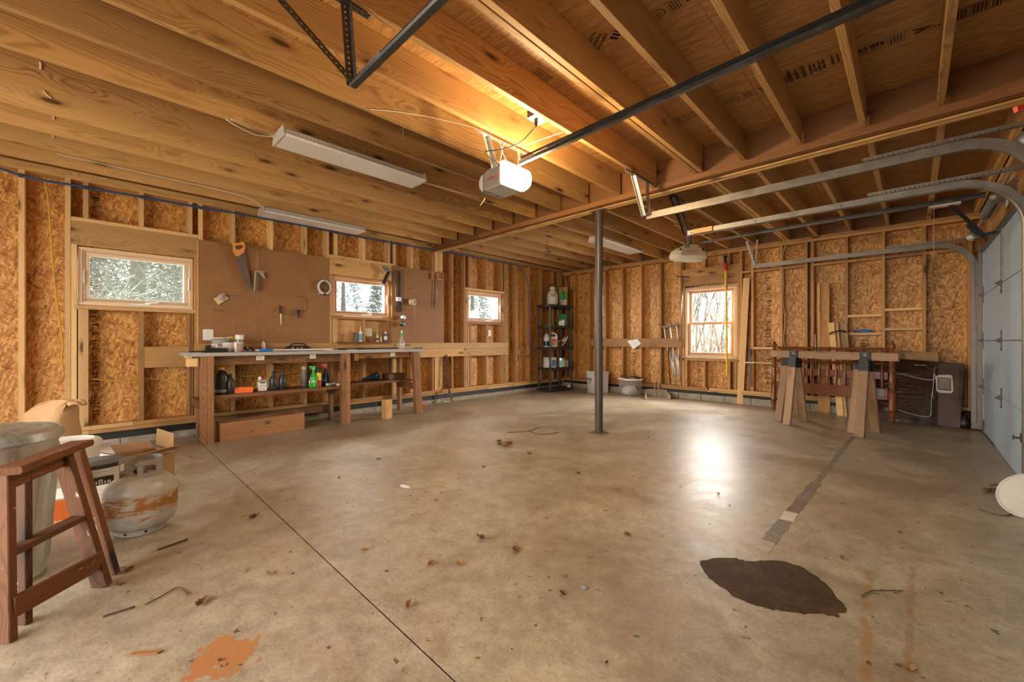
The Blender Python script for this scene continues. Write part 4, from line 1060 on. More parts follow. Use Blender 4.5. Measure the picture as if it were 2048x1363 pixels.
# --- torsion spring shafts over the doors
def spring(label, y0, y1, ys):
    r = thing('torsion_spring', label, 'spring', (0.50, (y0+y1)/2, 2.27))
    turned('shaft', (0.50, y0, 2.27), (0.50, y1, 2.27), [(0, .0125), (y1-y0, .0125)], MT['tan'], r, 12)
    pts = []; n = 34; L = 0.80
    for i in range(n*8+1):
        a = 2*PI*i/8; pts.append((0.50+0.034*math.cos(a), ys+L*i/(n*8), 2.27+0.034*math.sin(a)))
    sweep('coil', pts, circ(0.0085, 5), MT['steel'], r, smooth=True, up=(0, 1, 0))
    turned('coil_core', (0.50, ys, 2.27), (0.50, ys+L, 2.27), [(0, .026), (L, .026)], MT['hinge'], r, 12)
    turned('cable_drum', (0.50, y1-0.16, 2.27), (0.50, y1-0.08, 2.27), [(0, .03), (.01, .050), (.05, .045), (.055, .055), (.08, .055)], MT['steel'], r, 18)
    prism('centre_bracket', [(-.05, -.09), (.06, -.09), (.06, .12), (.0, .06), (-.05, .02)], 0.004, cols((1, 0, 0), (0, 0, 1), (0, -1, 0)), (0.545, ys-0.03, 2.28), MT['rust'], r)
    turned('winding_cone', (0.50, ys-0.01, 2.27), (0.50, ys+0.05, 2.27), [(0, .02), (.015, .042), (.05, .040), (.06, .034)], MT['track'], r, 14)
    return r
spring('dark torsion spring on a shaft above the far garage door', 4.56, 7.22, 5.25)
spring('torsion spring and drum at the upper right edge beside the bent track', 0.9, 4.02, 2.2)
tg = thing('spring_tag', 'small white printed warning tag hanging beside the far torsion spring', 'tag', (0.54, 5.12, 2.22))
box('tag_card', (0.54, 5.06, 2.14), (0.542, 5.18, 2.25), MT['paper'], tg)
for k in range(5): box('printed_line', (0.5385, 5.075, 2.155+0.018*k), (0.5399, 5.165, 2.159+0.018*k), MT['grayink'], tg)
# lift cable
tag(tube('lift_cable', [(0.535, 7.20, 0.10), (0.525, 7.16, 1.2), (0.51, 7.10, 2.22)], 0.0018, MT['track'], None, 5), 'thin steel lift cable slanting down the far edge of the pale garage door', 'cable')

# --- garage door openers
def opener(label, x, y, z, lit):
    """x = end of the body towards the door, z = underside"""
    r = thing('door_opener', label, 'door opener', (x, y, z))
    if lit:
        poly = [(-0.25, 0.02), (-0.235, -0.0), (-0.20, -0.028), (-0.16, -0.034), (0.0, 0.0), (0.0, 0.155), (-0.07, 0.165), (-0.14, 0.15), (-0.23, 0.10), (-0.255, 0.06)]
        # body with text side, ribbed rounded rear end, pale underside and the glowing cover at the door end
        prism('body', [(-0.20, 0.0), (0.0, 0.0), (0.0, 0.150), (-0.06, 0.160), (-0.15, 0.148), (-0.20, 0.125)], 0.235, MB, (x, y, z), MT['opgrey'], r)
        n = 10; V = []; F = []; half = 0.123
        for k in range(n+1):
            a = -PI/2+PI*k/n; px = -0.20-0.052*math.cos(a); pz = 0.058+0.066*math.sin(a)
            V.append((px, -half, pz)); V.append((px, half, pz))
        for k in range(n): F.append((2*k, 2*k+2, 2*k+3, 2*k+1))
        V += [(-0.20, -half, 0.058), (-0.20, half, 0.058)]; c0 = len(V)-2
        for k in range(n): F.append((2*k+2, 2*k, c0)); F.append((2*k+1, 2*k+3, c0+1))
        mesh('rear_cover', V, F, MT['oplight'], r, (x, y, z), auto=50).matrix_parent_inverse = wmat(r).inverted()
        for k in range(11): box('vent_slot', (x-0.236, y-0.115+0.0215*k, z-0.008), (x-0.205, y-0.105+0.0215*k, z+0.004), MT['mgrey'], r, 0.001)
        box('underside', (x-0.198, y-0.116, z-0.005), (x-0.003, y+0.116, z+0.001), MT['oplight'], r, 0.002)
        lens = prism('lamp_cover', [(0.0, 0.0), (0.055, 0.012), (0.085, 0.035), (0.092, 0.085), (0.078, 0.135), (0.045, 0.165), (0.0, 0.170)], 0.262, MB, (x, y+0.004, z), MT['opbulb'], r, auto=60)
        text('printed_name', 'LiftMaster', 0.034, MB, (x-0.095, y-0.1185, z+0.072), MT['redtext'], r)
        scrib(r, MB, (x-0.04, y-0.1185, z+0.040), .04, .010, MT['grayink'], 3)
    else:
        prism('body', [(-0.12, 0.03), (0.12, 0.03), (0.12, 0.19), (0.07, 0.205), (-0.08, 0.205), (-0.12, 0.18)], 0.16, MFc, (x-0.12, y, z+0.02), MT['opback'], r)
        V = []; F = []; m_ = 26
        rings = [(0.0, 0.86), (0.02, 0.97), (0.06, 1.0), (0.12, 0.90), (0.17, 0.66)]
        for (hz, s) in rings:
            for k in range(m_):
                a = 2*PI*k/m_; ca, sa = math.cos(a), math.sin(a)
                V.append((0.27*s*math.copysign(abs(ca)**0.75, ca), 0.115*s*math.copysign(abs(sa)**0.75, sa), hz))
        for i in range(len(rings)-1):
            for k in range(m_): a = i*m_+k; b = i*m_+(k+1) % m_; F.append((a, b, b+m_, a+m_))
        F.append(tuple(range(m_-1, -1, -1))); F.append(tuple(range((len(rings)-1)*m_, len(rings)*m_)))
        Rm = cols((CT, ST, 0), (-ST, CT, 0), (0, 0, 1))
        inworld(mesh('lamp_cover', V, F, MT['oplens'], None, Vector((x-0.12, y, z+0.015)), Rm.to_euler(), auto=60), r)
        rings = [(0.0, 0.80), (-0.014, 0.74)]
        V = []; F = []
        for (hz, s) in rings:
            for k in range(m_): a = 2*PI*k/m_; V.append((0.27*s*math.cos(a), 0.115*s*math.sin(a), hz))
        for k in range(m_): F.append((k, k+m_, (k+1) % m_+m_, (k+1) % m_))
        F.append(tuple(range(m_, 2*m_)))
        inworld(mesh('underside', V, F, MT['lens'], None, Vector((x-0.12, y, z+0.016)), Rm.to_euler()), r)
        fr = Vector((ST, -CT, 0))
        pc = Vector((x-0.12, y, z+0.12))+fr*0.118
        prism('front_panel', [(-0.15, -0.055), (0.15, -0.055), (0.13, 0.05), (-0.13, 0.05)], 0.06, MFc, pc-fr*0.03, MT['opback'], r)
        text('printed_name', 'LiftMaster', 0.040, MFc, pc+fr*0.0015, MT['redtext'], r)
        scrib(r, MFc, pc+fr*0.0015+Vector((CT, ST, 0))*0.07+Vector((0, 0, -0.03)), .04, .012, MT['grayink'], 4)
        for s in (-1, 1): prism('screw_recess', [(-.018, -.012), (.018, -.012), (.006, .018)], 0.01, MFc, pc+Vector((CT, ST, 0))*0.16*s+Vector((0, 0, 0.03))-fr*0.012, MT['black'], r)
    return r
def rail(label, x0, x1, y, z0, z1, chain):
    r = thing('opener_rail', label, 'rail', (x0, y, z0))
    d = Vector((x1-x0, 0, z1-z0)).normalized()
    sweep('rail_bar', [(x0, y, z0), (x1, y, z1)], [(-0.014, -0.014), (0.014, -0.014), (0.014, -0.011), (0.0025, -0.011), (0.0025, 0.011), (0.014, 0.011), (0.014, 0.014), (-0.014, 0.014), (-0.014, 0.011), (-0.0025, 0.011), (-0.0025, -0.011), (-0.014, -0.011)], MT['rail'], r)
    if chain:
        V = []; F = []; L = x1-x0; n = int(L/0.0254)
        for i in range(n):
            for s in (-1, 1):
                cx = x0+0.05+i*0.0254; b = len(V); zz = z0+(z1-z0)*(cx-x0)/L+0.026
                for (dx, dz) in ((-0.011, -0.005), (0.011, -0.005), (0.011, 0.005), (-0.011, 0.005)): V.append((cx+dx, y+s*0.006-(0.02), zz+dz))
                F.append((b, b+1, b+2, b+3))
            cx = x0+0.05+(i+0.5)*0.0254; b = len(V); zz = z0+(z1-z0)*(cx-x0)/L+0.026
            for (dy, dz) in ((-0.008, -0.004), (0.008, -0.004), (0.008, 0.004), (-0.008, 0.004)): V.append((cx, y+dy-0.02, zz+dz))
            F.append((b, b+1, b+2, b+3))
        o = mesh('drive_chain', V, F, MT['black'], r); o['kind'] = 'stuff'
        sweep('chain_guard', [(x0+0.3, y-0.022, z0+0.024), (x1, y-0.022, z1+0.024)], [(-.004, -.010), (.004, -.010), (.004, .010), (-.004, .010)], MT['black'], r)
    return r
OPX, OPY, OPZ = -2.27, 2.32, 2.275
op1 = opener('grey garage door opener with its lamp lit, under the joists at picture centre', OPX, OPY, OPZ, True)
rl1 = rail('dark chain rail running from the lit opener to the upper right', OPX+0.08, 0.56, OPY, 2.44, 2.502, True)
angle('ceiling_angle', (-2.295, 1.97, 2.608), (-2.295, 2.52, 2.608), MT['perf'], op1, up=(0, 0, 1), w=0.036)
angle('hanging_angle', (-2.31, 2.19, 2.41), (-2.30, 2.09, 2.63), MT['perf'], op1, up=(0, -1, 0), w=0.036)
beam('hanging_strap', (-2.28, 2.42, 2.42), (-2.29, 2.42, 2.61), 0.026, 0.003, MT['zinc'], op1, up=(0, 1, 0))
angle('cross_angle', (-2.31, 2.18, 2.437), (-2.31, 2.46, 2.437), MT['perf'], op1, up=(0, 0, 1))
point('opener_lamp', (OPX+0.20, OPY+0.02, OPZ+0.06), LAMP_P, (1.0, 0.74, 0.42), 0.07)
op2 = opener('unlit beige garage door opener hanging in front of the back wall', -2.18, 5.97, 2.20, False)
rl2 = rail('black rail of the far opener reaching to the spring shaft', -2.14, 0.50, 5.97, 2.44, 2.45, False)
sweep('rail_cover', [(-1.6, 5.965, 2.462), (0.5, 5.965, 2.472)], [(-.010, -.010), (.010, -.010), (.010, .010), (-.010, .010)], MT['black'], rl2)
angle('ceiling_angle', (-2.285+0.02, 5.45, 2.608), (-2.265, 6.1, 2.608), MT['perf'], op2, up=(0, 0, 1))
angle('hanging_angle', (-2.27, 5.87, 2.37), (-2.27, 5.80, 2.63), MT['perfd'], op2, up=(0, -1, 0))
angle('hanging_angle', (-2.25, 6.05, 2.37), (-2.26, 5.98, 2.63), MT['perfd'], op2, up=(0, -1, 0))
# trolley, arm and emergency cord on the far door
tr = rl2
box('trolley', (0.12, 5.94, 2.405), (0.34, 6.0, 2.432), MT['zinc'], tr, 0.003)
sweep('straight_arm', [(0.27, 5.95, 2.41), (0.42, 5.93, 2.17), (0.50, 5.925, 2.04)], [(-.003, -.016), (.003, -.016), (.003, .016), (-.003, .016)], MT['black'], tr, up=(1, 0, 0))
sweep('curved_arm', smoothpts([(0.38, 5.935, 2.19), (0.43, 5.935, 2.105), (0.48, 5.93, 2.075), (0.575, 5.92, 2.085)], 4), [(-.003, -.014), (.003, -.014), (.003, .014), (-.003, .014)], MT['black'], tr, up=(0, 0, 1))
cdp = thing('release_cord', 'faded red emergency release cord hanging from the far rail', 'cord', (0.155, 5.93, 1.95))
tube('cord', [(0.20, 5.93, 2.40), (0.155, 5.93, 2.385), (0.152, 5.93, 2.2), (0.153, 5.93, 1.955)], 0.0035, MT['pink'], cdp, 6)
prism('cord_handle', [(-.03, -.008), (-.012, -.022), (.022, -.014), (.030, .004), (.010, .020), (-.022, .012)], 0.022, MFc, (0.153, 5.93, 1.945), MT['pink'], cdp)
# red object at the upper right edge
rt = onX(2043, 216, 0.40)
tag(beam('red_handle', onD(2031, 219, 1.98), onD(2062, 212, 1.98), 0.018, 0.028, MT['red'], None, ch=0.004), 'bright red handle poking in at the upper right picture edge', 'handle')
# ceiling receptacle with cord
rc = thing('ceiling_outlet', 'square ceiling outlet with a black plug in it, beside the lit opener', 'outlet', tuple(onZ(1075, 237, 2.66)))
c = onZ(1075, 237, 2.66)
box('cover_plate', (c.x-0.045, c.y-0.062, 2.652), (c.x+0.055, c.y+0.062, 2.658), MT['ivory'], rc, 0.002)
box('junction_box', (c.x-0.05, c.y-0.055, 2.659), (c.x+0.045, c.y+0.055, 2.715), MT['hinge'], rc)
turned('socket', (c.x+0.02, c.y+0.02, 2.652), (c.x+0.02, c.y+0.02, 2.649), [(0, .018), (.003, .017)], MT['white'], rc, 12)
pc = thing('power_cord', 'black power cord sagging from the ceiling outlet to the lit opener', 'cord', (c.x, c.y, 2.63))
turned('plug', (c.x-0.005, c.y-0.01, 2.652), (c.x-0.005, c.y-0.01, 2.60), [(0, .014), (.02, .015), (.045, .008), (.052, .005)], MT['black'], pc, 10)
p_ = [(c.x-0.005, c.y-0.01, 2.60), onD(1063, 262, 2.98), onD(1040, 285, 3.02), onD(1010, 297, 3.05), onD(985, 301, 3.05), onD(971, 304, 3.06), onD(985, 318, 3.12), onD(1000, 330, 3.18)]
tube('cable', p_, 0.0042, MT['black'], pc, 6, 6)
# thin cables along the joists
def cable(label, pts, r=0.004, mat='wcable', nm='cable'):
    return tag(tube(nm, pts, r, MT[mat], None, 6, 4), label, 'cable')
cable('thin white cable running along a joist face down to the lit opener bracket', [jp(740, 218), jp(800, 224), jp(850, 232), jp(900, 243), jp(949, 255)], 0.0028)
cable('short white wire tied between joist and rail right of the lit opener', [onD(1054, 289, 3.15), onD(1085, 278, 3.1), onD(1128, 263, 3.05)], 0.0028)
cable('pair of loose white wires dangling behind the lit opener', [onD(995, 276, 3.2), onD(1004, 300, 3.22), onD(1000, 322, 3.24)], 0.002)
cable('single loose wire hanging behind the lit opener', [onD(1010, 285, 3.2), onD(1004, 300, 3.22), onD(1013, 322, 3.24)], 0.002)
cable('fine wire curling under the rear of the lit opener', [onD(970, 396, 3.2), onD(966, 403, 3.2), onD(960, 411, 3.2)], 0.0018)
# joist staples / white loops on the left ceiling
LP = [(80, 118, 137, 'leftmost of the white cable stubs, on the third joist from the left edge'), (105, 227, 240, 'white cable stub on a joist above the first wall stud'), (107, 268, 276, 'lowest white cable stub, close to the wall top plate')]
cable('white cable stub curling out of a joist near the upper left edge', [jp(78, 124), jp(82, 127), jp(81, 138)], 0.006)
cable('yellowish cable stub between joists at the upper left', [jp(87, 180), jp(95, 190), jp(104, 197)], 0.005, 'tape')
cable('short white stub under a joist above the first wall stud', [jp(104, 228), jp(107, 232), jp(108, 239)], 0.006)
cable('white cable stub nearest the wall, upper left', [jp(105, 268), jp(107, 271), jp(107, 276)], 0.006)
cable('long white cable stapled along the joist beside the left wall', [onD(117, 306, 3.55), onD(125, 310, 3.56), onD(230, 333, 3.78), onD(340, 358, 4.0), onD(440, 380, 4.25), onD(500, 397, 4.4), onD(524, 414, 4.5)], 0.0042)
cable('pair of white cables feeding the nearer ceiling light', [onD(452, 238, 2.75), onD(470, 250, 2.82), onD(500, 265, 2.95), onD(520, 271, 3.05), onD(553, 273, 3.12)], 0.005)
cable('second white cable beside the feed of the nearer ceiling light', [onD(462, 238, 2.8), onD(500, 256, 2.95), onD(530, 266, 3.08), onD(552, 272, 3.13)], 0.004)
cable('white cable leaving the far end of the nearer ceiling light', [onD(843, 364, 4.0), onD(870, 370, 4.1), onD(930, 388, 4.3), onD(960, 396, 4.45)], 0.004)
cable('white cable along a joist into the light behind the steel post', [onD(1100, 452, 6.2), onD(1140, 460, 6.3), onD(1170, 468, 6.4), onD(1190, 476, 6.45)], 0.008)
# --- fluorescent fixtures
def fixture(label, x0, y0, y1, zb=2.565, w_=0.27):
    r = thing('ceiling_light', label, 'ceiling light', (x0+w_/2, (y0+y1)/2, zb))
    zt = ZJ-0.002
    box('housing', (x0+0.05, y0+0.01, zb+0.02), (x0+w_-0.05, y1-0.01, zt), MT['fix'], r, 0.004)
    prism('lens', [(-w_/2, 0.012), (-w_/2+0.01, 0.0), (w_/2-0.01, 0.0), (w_/2, 0.012), (w_/2-0.02, 0.055), (-w_/2+0.02, 0.055)], y1-y0-0.02, cols((1, 0, 0), (0, 0, 1), (0, -1, 0)), (x0+w_/2, (y0+y1)/2, zb), MT['lens'], r)
    for yy in (y0, y1): 
        prism('end_cap', [(-w_/2-.002, 0.012), (-w_/2+0.01, -0.002), (w_/2-0.01, -0.002), (w_/2+.002, 0.012), (w_/2-0.02, 0.078), (-w_/2+0.02, 0.078)], 0.012, cols((1, 0, 0), (0, 0, 1), (0, -1, 0)), (x0+w_/2, yy, zb), MT['fix'], r)
    V = []; F = []
    for k in range(40):
        yy = y0+0.03+k*(y1-y0-0.06)/40; b = len(V)
        V += [(x0+w_+0.0005, yy, zb+0.016), (x0+w_+0.0005, yy+0.012, zb+0.016), (x0+w_-0.019, yy+0.012, zb+0.05), (x0+w_-0.019, yy, zb+0.05)]; F.append((b, b+1, b+2, b+3))
    mesh('prismatic_ribs', V, F, MT['fix'], r)['kind'] = 'stuff'
    return r
fixture('long white wraparound ceiling light, unlit, left of the lit opener', -3.545, 0.98, 2.20)
fixture('long white wraparound ceiling light tight against the left wall', -5.66, 1.40, 2.63)
fixture('white wraparound ceiling light passing behind the steel post', -3.545, 5.30, 6.52)
tag(tube('pull_chain', [onD(806, 253, 3.3), onD(806.5, 300, 3.6), onD(807, 345, 3.95)], 0.0012, MT['zinc'], None, 4), 'thin pull chain dangling before the nearer ceiling light', 'chain')

# ============================================================ LEFT WALL THINGS
# blue hose with clips
hz = lambda z: z
hp = [onX(-60, 318, -5.78), onX(0, 337, -5.77), onX(44, 351, -5.775), onX(90, 361, -5.765), onX(135, 368, -5.775), onX(173, 375, -5.775), onX(285, 394, -5.77), onX(402, 415, -5.775), onX(468, 425.5, -5.77), onX(545, 440, -5.77), onX(613, 452, -5.765), onX(673, 465, -5.77), onX(728, 475, -5.77), onX(789, 486, -5.765), onX(866, 500, -5.77), onX(905, 505.5, -5.77), onX(972, 517, -5.77), onX(1008, 524, -5.765), onX(1030, 528, -5.765), onX(1040, 535, -5.75), onX(1049, 548, -5.74), onX(1055, 563, -5.74), onX(1057, 580, -5.75), onX(1057, 640, -5.75), onX(1057.5, 680, -5.75), onX(1060, 695, -5.76), onX(1063, 709, -5.77)]
hs_ = thing('air_hose', 'blue air hose clipped along the top of the left wall and down near the corner', 'hose', tuple(hp[8]))
tube('hose', hp, 0.0105, MT['hose'], hs_, 8, 4)
for u, v in ((44, 351), (173, 375), (285, 394), (402, 415), (673, 465), (728, 475), (789, 486), (905, 505.5), (1008, 524)):
    q = onX(u, v, -5.792); box('hose_clip', (XL, q.y-0.02, q.z-0.016), (XL+0.030, q.y+0.02, q.z+0.012), MT['blackm'], hs_, 0.003)
q = onX(1057, 711, -5.78)
box('hose_fitting', (XL, q.y-0.22, q.z-0.012), (XL+0.03, q.y+0.03, q.z+0.012), MT['rust'], hs_, 0.004)
# yellow rope
tag(tube('yellow_rope', [onX(90, 362, -5.84), onX(91, 372, -5.84), onX(95, 392, -5.84), onX(98, 420, -5.85), onX(101, 455, -5.85), onX(104, 500, -5.85), onX(109, 560, -5.85), onX(115, 610, -5.85), onX(121, 655, -5.85), onX(126, 690, -5.84), onX(123, 715, -5.84), onX(127, 742, -5.83)], 0.0068, MT['yrope'], None, 7, 5), 'yellow cord hanging down between the first two studs on the left', 'cord')
tag(tube('yellow_cable', [onX(160, 755, -5.85), onX(185, 757, -5.86), onX(230, 761, -5.87), onX(280, 757, -5.87), onX(340, 758, -5.87), onX(385, 754, -5.87), onX(430, 750, -5.87), onX(500, 752, -5.87), onX(560, 748, -5.87), onX(620, 740, -5.87), onX(700, 740, -5.87), onX(725, 738, -5.87)], 0.006, MT['yrope'], None, 6, 4), 'yellow electrical cable threaded level through the left wall studs', 'cable')
# pegboards
def pegboard(label, y0, y1, z0, z1):
    r = thing('pegboard', label, 'pegboard', (XL, (y0+y1)/2, z0))
    osb('board', (XL+0.002, y0, z0), (XL+0.007, y1, z1), ML, r, MT['peg']); return r
PX = XL+0.008
pegboard('large brown pegboard with the hand saw, left of the middle window', 0.845, 2.30, 1.031, 2.212)
pegboard('brown pegboard right of the middle window, above the bench end', 3.262, 4.245, 1.031, 2.235)
box('edge_strip', (XL, 0.828, 1.031), (XL+0.006, 0.843, 2.20), MT['joist2'], wl)
def PP(u, v, off=0.0): return onX(u, v, PX+off)
# hand saw
p = PP(492, 540, 0.04)
sw = thing('hand_saw', 'wooden-handled hand saw hanging point down on the large pegboard', 'saw', tuple(PP(490, 500, .03)))
def poly_on(name, uvs, X, th, mat, parent, auto=None):
    pts = [onX(u, v, X) for u, v in uvs]; c = sum(pts, Vector())/len(pts)
    return prism(name, [(q.y-c.y, q.z-c.z) for q in pts], th, ML, c, mat, parent, auto)
poly_on('blade', [(472, 512), (489, 505), (502.5, 571), (502, 578), (499, 579), (495, 577), (470, 515)], PX+0.045, 0.002, MT['sawblade'], sw)
hd = [(464, 485), (468, 487), (477, 486), (486, 483), (488, 485), (487, 490), (489, 494), (488, 503), (484, 507), (480, 505), (476, 513), (472, 512), (466, 501), (466, 494)]
def ring_on(name, outer, inner, X, th, mat, parent):
    """plate with one hole (outer and inner loops with equal counts)"""
    n = len(outer); V = []; F = []
    for s in (-th/2, th/2):
        for u, v in outer: q = onX(u, v, X); V.append((X+s, q.y, q.z))
        for u, v in inner: q = onX(u, v, X); V.append((X+s, q.y, q.z))
    for i in range(n):
        j = (i+1) % n
        F += [(i, j, n+j, n+i), (2*n+i, 3*n+i, 3*n+j, 2*n+j), (i, 2*n+i, 2*n+j, j), (n+i, n+j, 3*n+j, 3*n+i)]
    return mesh(name, V, F, mat, parent)
ring_on('handle', [(464, 485), (472, 487), (486, 482.5), (489, 487), (489.5, 497), (487, 505), (476, 513), (471, 511), (466, 502), (466, 493)], [(470.5, 492), (475, 490.5), (483.5, 489.5), (486, 491.5), (485.5, 495), (483, 497), (477, 499), (473, 499), (471, 497.5), (470, 495)], PX+0.045, 0.022, MT['sawh_h'], sw)
for (u, v) in ((473, 508), (477, 503), (471, 503)): q = PP(u, v, 0.045); turned('rivet', (q.x+0.009, q.y, q.z), (q.x+0.014, q.y, q.z), [(0, .005), (.004, .004)], MT['steel'], sw, 8)
# caulking gun (metal, hanging)
cg = thing('caulking_gun', 'old metal caulking gun hanging from a long wire on the large pegboard', 'caulking gun', tuple(PP(514, 550, .03)))
tube('wire_rod', [PP(515, 498, .02), PP(515.5, 520, .03), PP(515, 540, .04)], 0.003, MT['tan'], cg, 6)
tube('wire_rod', [PP(508, 500, .0), PP(515, 498, .02), PP(521, 494, .0)], 0.003, MT['hinge'], cg, 6)
beam('frame_bar', PP(509.5, 542, .045), PP(524, 543, .045), 0.02, 0.02, MT['tan'], cg, ch=0.003)
poly_on('cradle', [(512, 545), (518, 545), (515.5, 583), (508.5, 582)], PX+0.045, 0.03, MT['sawblade'], cg)
poly_on('cradle_edge', [(509, 541), (512.5, 541), (510, 582), (507, 582)], PX+0.060, 0.006, MT['tan'], cg)
poly_on('trigger', [(518, 545), (524, 542.5), (534.5, 542), (526, 545.5), (530.5, 556), (528.5, 557), (520, 549)], PX+0.045, 0.010, MT['tan'], cg)
# card with a round part
ck = thing('hanging_card', 'yellow card holding a round silver part, tilted on the pegboard', 'packaging', tuple(PP(441, 597, .01)))
poly_on('card', [(427, 597), (448, 586), (457, 597), (436.5, 609)], PX+0.02, 0.002, MT['tape'], ck)
q = PP(444, 594, .024); turned('round_part', q, q+Vector((.02, 0, 0)), [(0, .040), (.004, .042), (.008, .036), (.010, .022), (.014, .020), (.02, .008)], MT['tan'], ck, 20)
# pegboard hooks
HK = [(446, 489, 'leftmost bent wire hook, near the pegboard top edge'), (539, 501, 'wire hook right of the caulking gun wire'), (561, 502, 'third wire hook along the top of the large pegboard'), (462, 592, 'wire hook just right of the yellow card'), (437, 621, 'small hook below the yellow card'),
      (594, 593, 'wire hook with two prongs above the brace handle'), (682, 518, 'small nail hook on the header left of the middle window top'), (818, 545, 'upper double wire hook on the right pegboard'), (820, 577, 'middle double wire hook on the right pegboard'), (867, 608, 'lower double wire hook under the two hanging rods'), (881, 543, 'wire hook bar holding the small wooden rack')]
for u, v, lab in HK:
    q = PP(u, v); h = thing('wire_hook', lab, 'hook', tuple(q), 'wire hooks on the left wall')
    tube('hook_wire', [q, q+Vector((.012, .004, .0)), q+Vector((.045, .004, -.014)), q+Vector((.058, .004, .004))], 0.0022, MT['tan'], h, 5, 2)
    tube('hook_wire', [q+Vector((.006, -.045, .012)), q+Vector((.01, 0, 0)), q+Vector((.008, .045, .014))], 0.002, MT['hinge'], h, 5, 2)
# white cable coil
cl = thing('cable_coil', 'coil of white tubing tied in the middle, beside the middle window', 'coil', tuple(PP(649, 574, .03)))
q = PP(649, 574, .03)
for k in range(4):
    pts = [q+Vector((.012*k-.02, (.082+.006*math.sin(k*2))*math.cos(2*PI*i/28), (.088+.005*math.cos(k*3))*math.sin(2*PI*i/28))) for i in range(29)]
    sweep('loop', pts, circ(.0075, 6), MT['white'], cl, smooth=True, up=(1, 0, 0))
tube('loose_end', [q+Vector((0, 0, -.088)), q+Vector((0, -.05, -.090)), q+Vector((0, -.09, -.092))], .005, MT['white'], cl, 6)
box('plug', q+Vector((-.01, -.015, -.115)), q+Vector((.02, .018, -.080)), MT['black'], cl, .004)
for dy in (-.012, .0, .014): tube('tie_wire', [q+Vector((.02, dy*.3, .088)), q+Vector((.03, dy*1.6, 0)), q+Vector((.02, dy*.2, -.09))], .003, MT['hinge'], cl, 5, 3)
# screwdriver
sd = thing('screwdriver', 'screwdriver with a black handle hung shaft down on the pegboard', 'screwdriver', tuple(PP(560, 630, .03)))
turned('handle', PP(560, 611, .03), PP(561, 628, .03), [(0, .006), (.006, .013), (.03, .012), (.05, .015), (.075, .014), (.10, .009)], MT['black'], sd, 10)
turned('shaft', PP(561, 627, .03), PP(562, 650, .03), [(0, .005), (.10, .004), (.135, .0045), (.14, .003)], MT['zinc'], sd, 8)
# coping saw / brace
br = thing('coping_saw', 'small bow saw frame with a black grip on the pegboard', 'saw', tuple(PP(600, 625, .03)))
tube('bow', [PP(592, 620, .03), PP(600, 620.5, .03), PP(612, 621, .03), PP(614.5, 618, .03), PP(614, 598, .03), PP(610, 594, .03), PP(602, 592, .03)], .0035, MT['hinge'], br, 6)
turned('grip', PP(597, 619, .035), PP(597, 635, .035), [(0, .009), (.01, .014), (.09, .013), (.105, .011)], MT['black'], br, 10)
turned('grip', PP(592, 618, .03), PP(592, 629, .03), [(0, .006), (.01, .009), (.05, .008)], MT['hinge'], br, 8)
tube('blade', [PP(565, 626.5, .02), PP(580, 628, .02), PP(592, 628.5, .02)], .002, MT['hinge'], br, 5)
# grease gun over the window
gg = thing('grease_gun', 'black grease gun with a hose hanging over the corner of the middle window', 'grease gun', tuple(PP(772, 555, .06)))
turned('barrel', PP(778, 543, .08), PP(764, 572, .08), [(0, .02), (.005, .026), (.20, .026), (.205, .022), (.215, .020)], MT['black'], gg, 16)
turned('barrel_cap', PP(765, 568, .08), PP(762.5, 574, .08), [(0, .028), (.03, .027), (.038, .012)], MT['zinc'], gg, 16)
tube('follower_rod', [PP(762.5, 574, .08), PP(758, 587, .08), PP(760, 589, .08), PP(755, 586, .08)], .003, MT['zinc'], gg, 6)
poly_on('head', [(764, 533), (768, 529.5), (778, 537), (781, 543), (776, 546), (770, 541)], PX+.08, .03, MT['steel'], gg)
tube('lever', [PP(767, 532, .08), PP(770, 540, .09), PP(764, 547, .09)], .005, MT['tan'], gg, 6)
tube('hose', [PP(780, 541, .08), PP(787, 549, .07), PP(791, 563, .05), PP(792, 585, .03), PP(792, 594, .03)], .007, MT['dgrey'], gg, 7, 5)
# hose coupler with white bracket
hc = thing('hose_bracket', 'white bracket with a looped dark tube below the hanging bars', 'bracket', tuple(PP(797, 597, .02)))
box('bracket', PP(791, 602, 0), PP(803, 594, .05), MT['white'], hc, .006)
for du in (0, 4): tube('loop_tube', [PP(792+du, 601, .02), PP(792+du, 618, .012), PP(794+du*.6, 623, .012), PP(797-du*.1, 618, .012), PP(797, 602, .02)], .005, MT['dgrey'], hc, 6, 4)
hb = thing('steel_bar', 'dark flat steel bar hanging upright on the right pegboard', 'bar', tuple(PP(803, 580, .02)))
poly_on('bar', [(800.5, 541), (805.5, 541.5), (805.5, 597), (800.5, 596)], PX+.02, .010, MT['rust'], hb)
poly_on('tip', [(802, 597), (806, 597), (805.5, 624), (802, 623)], PX+.02, .012, MT['hinge'], hb)
for k, u in enumerate((790, 793.5, 796.5)):
    tag(tube('hanging_rod', [PP(u, 541, .02), PP(u+.3, 560, .02), PP(u+.5, 593, .02)], .0035, MT['rust'], None, 5), ('leftmost', 'middle', 'rightmost')[k]+' of three thin dark rods hanging left of the steel bar', 'rod', 'thin rods on the right pegboard')
tag(tube('hook_bar', [PP(789, 539, .01), PP(796, 541, .03), PP(801, 545, .03), PP(805, 541, .01), PP(808, 540, .01)], .003, MT['hinge'], None, 5, 3), 'bent wire bar carrying the steel bar and the thin rods', 'hook')
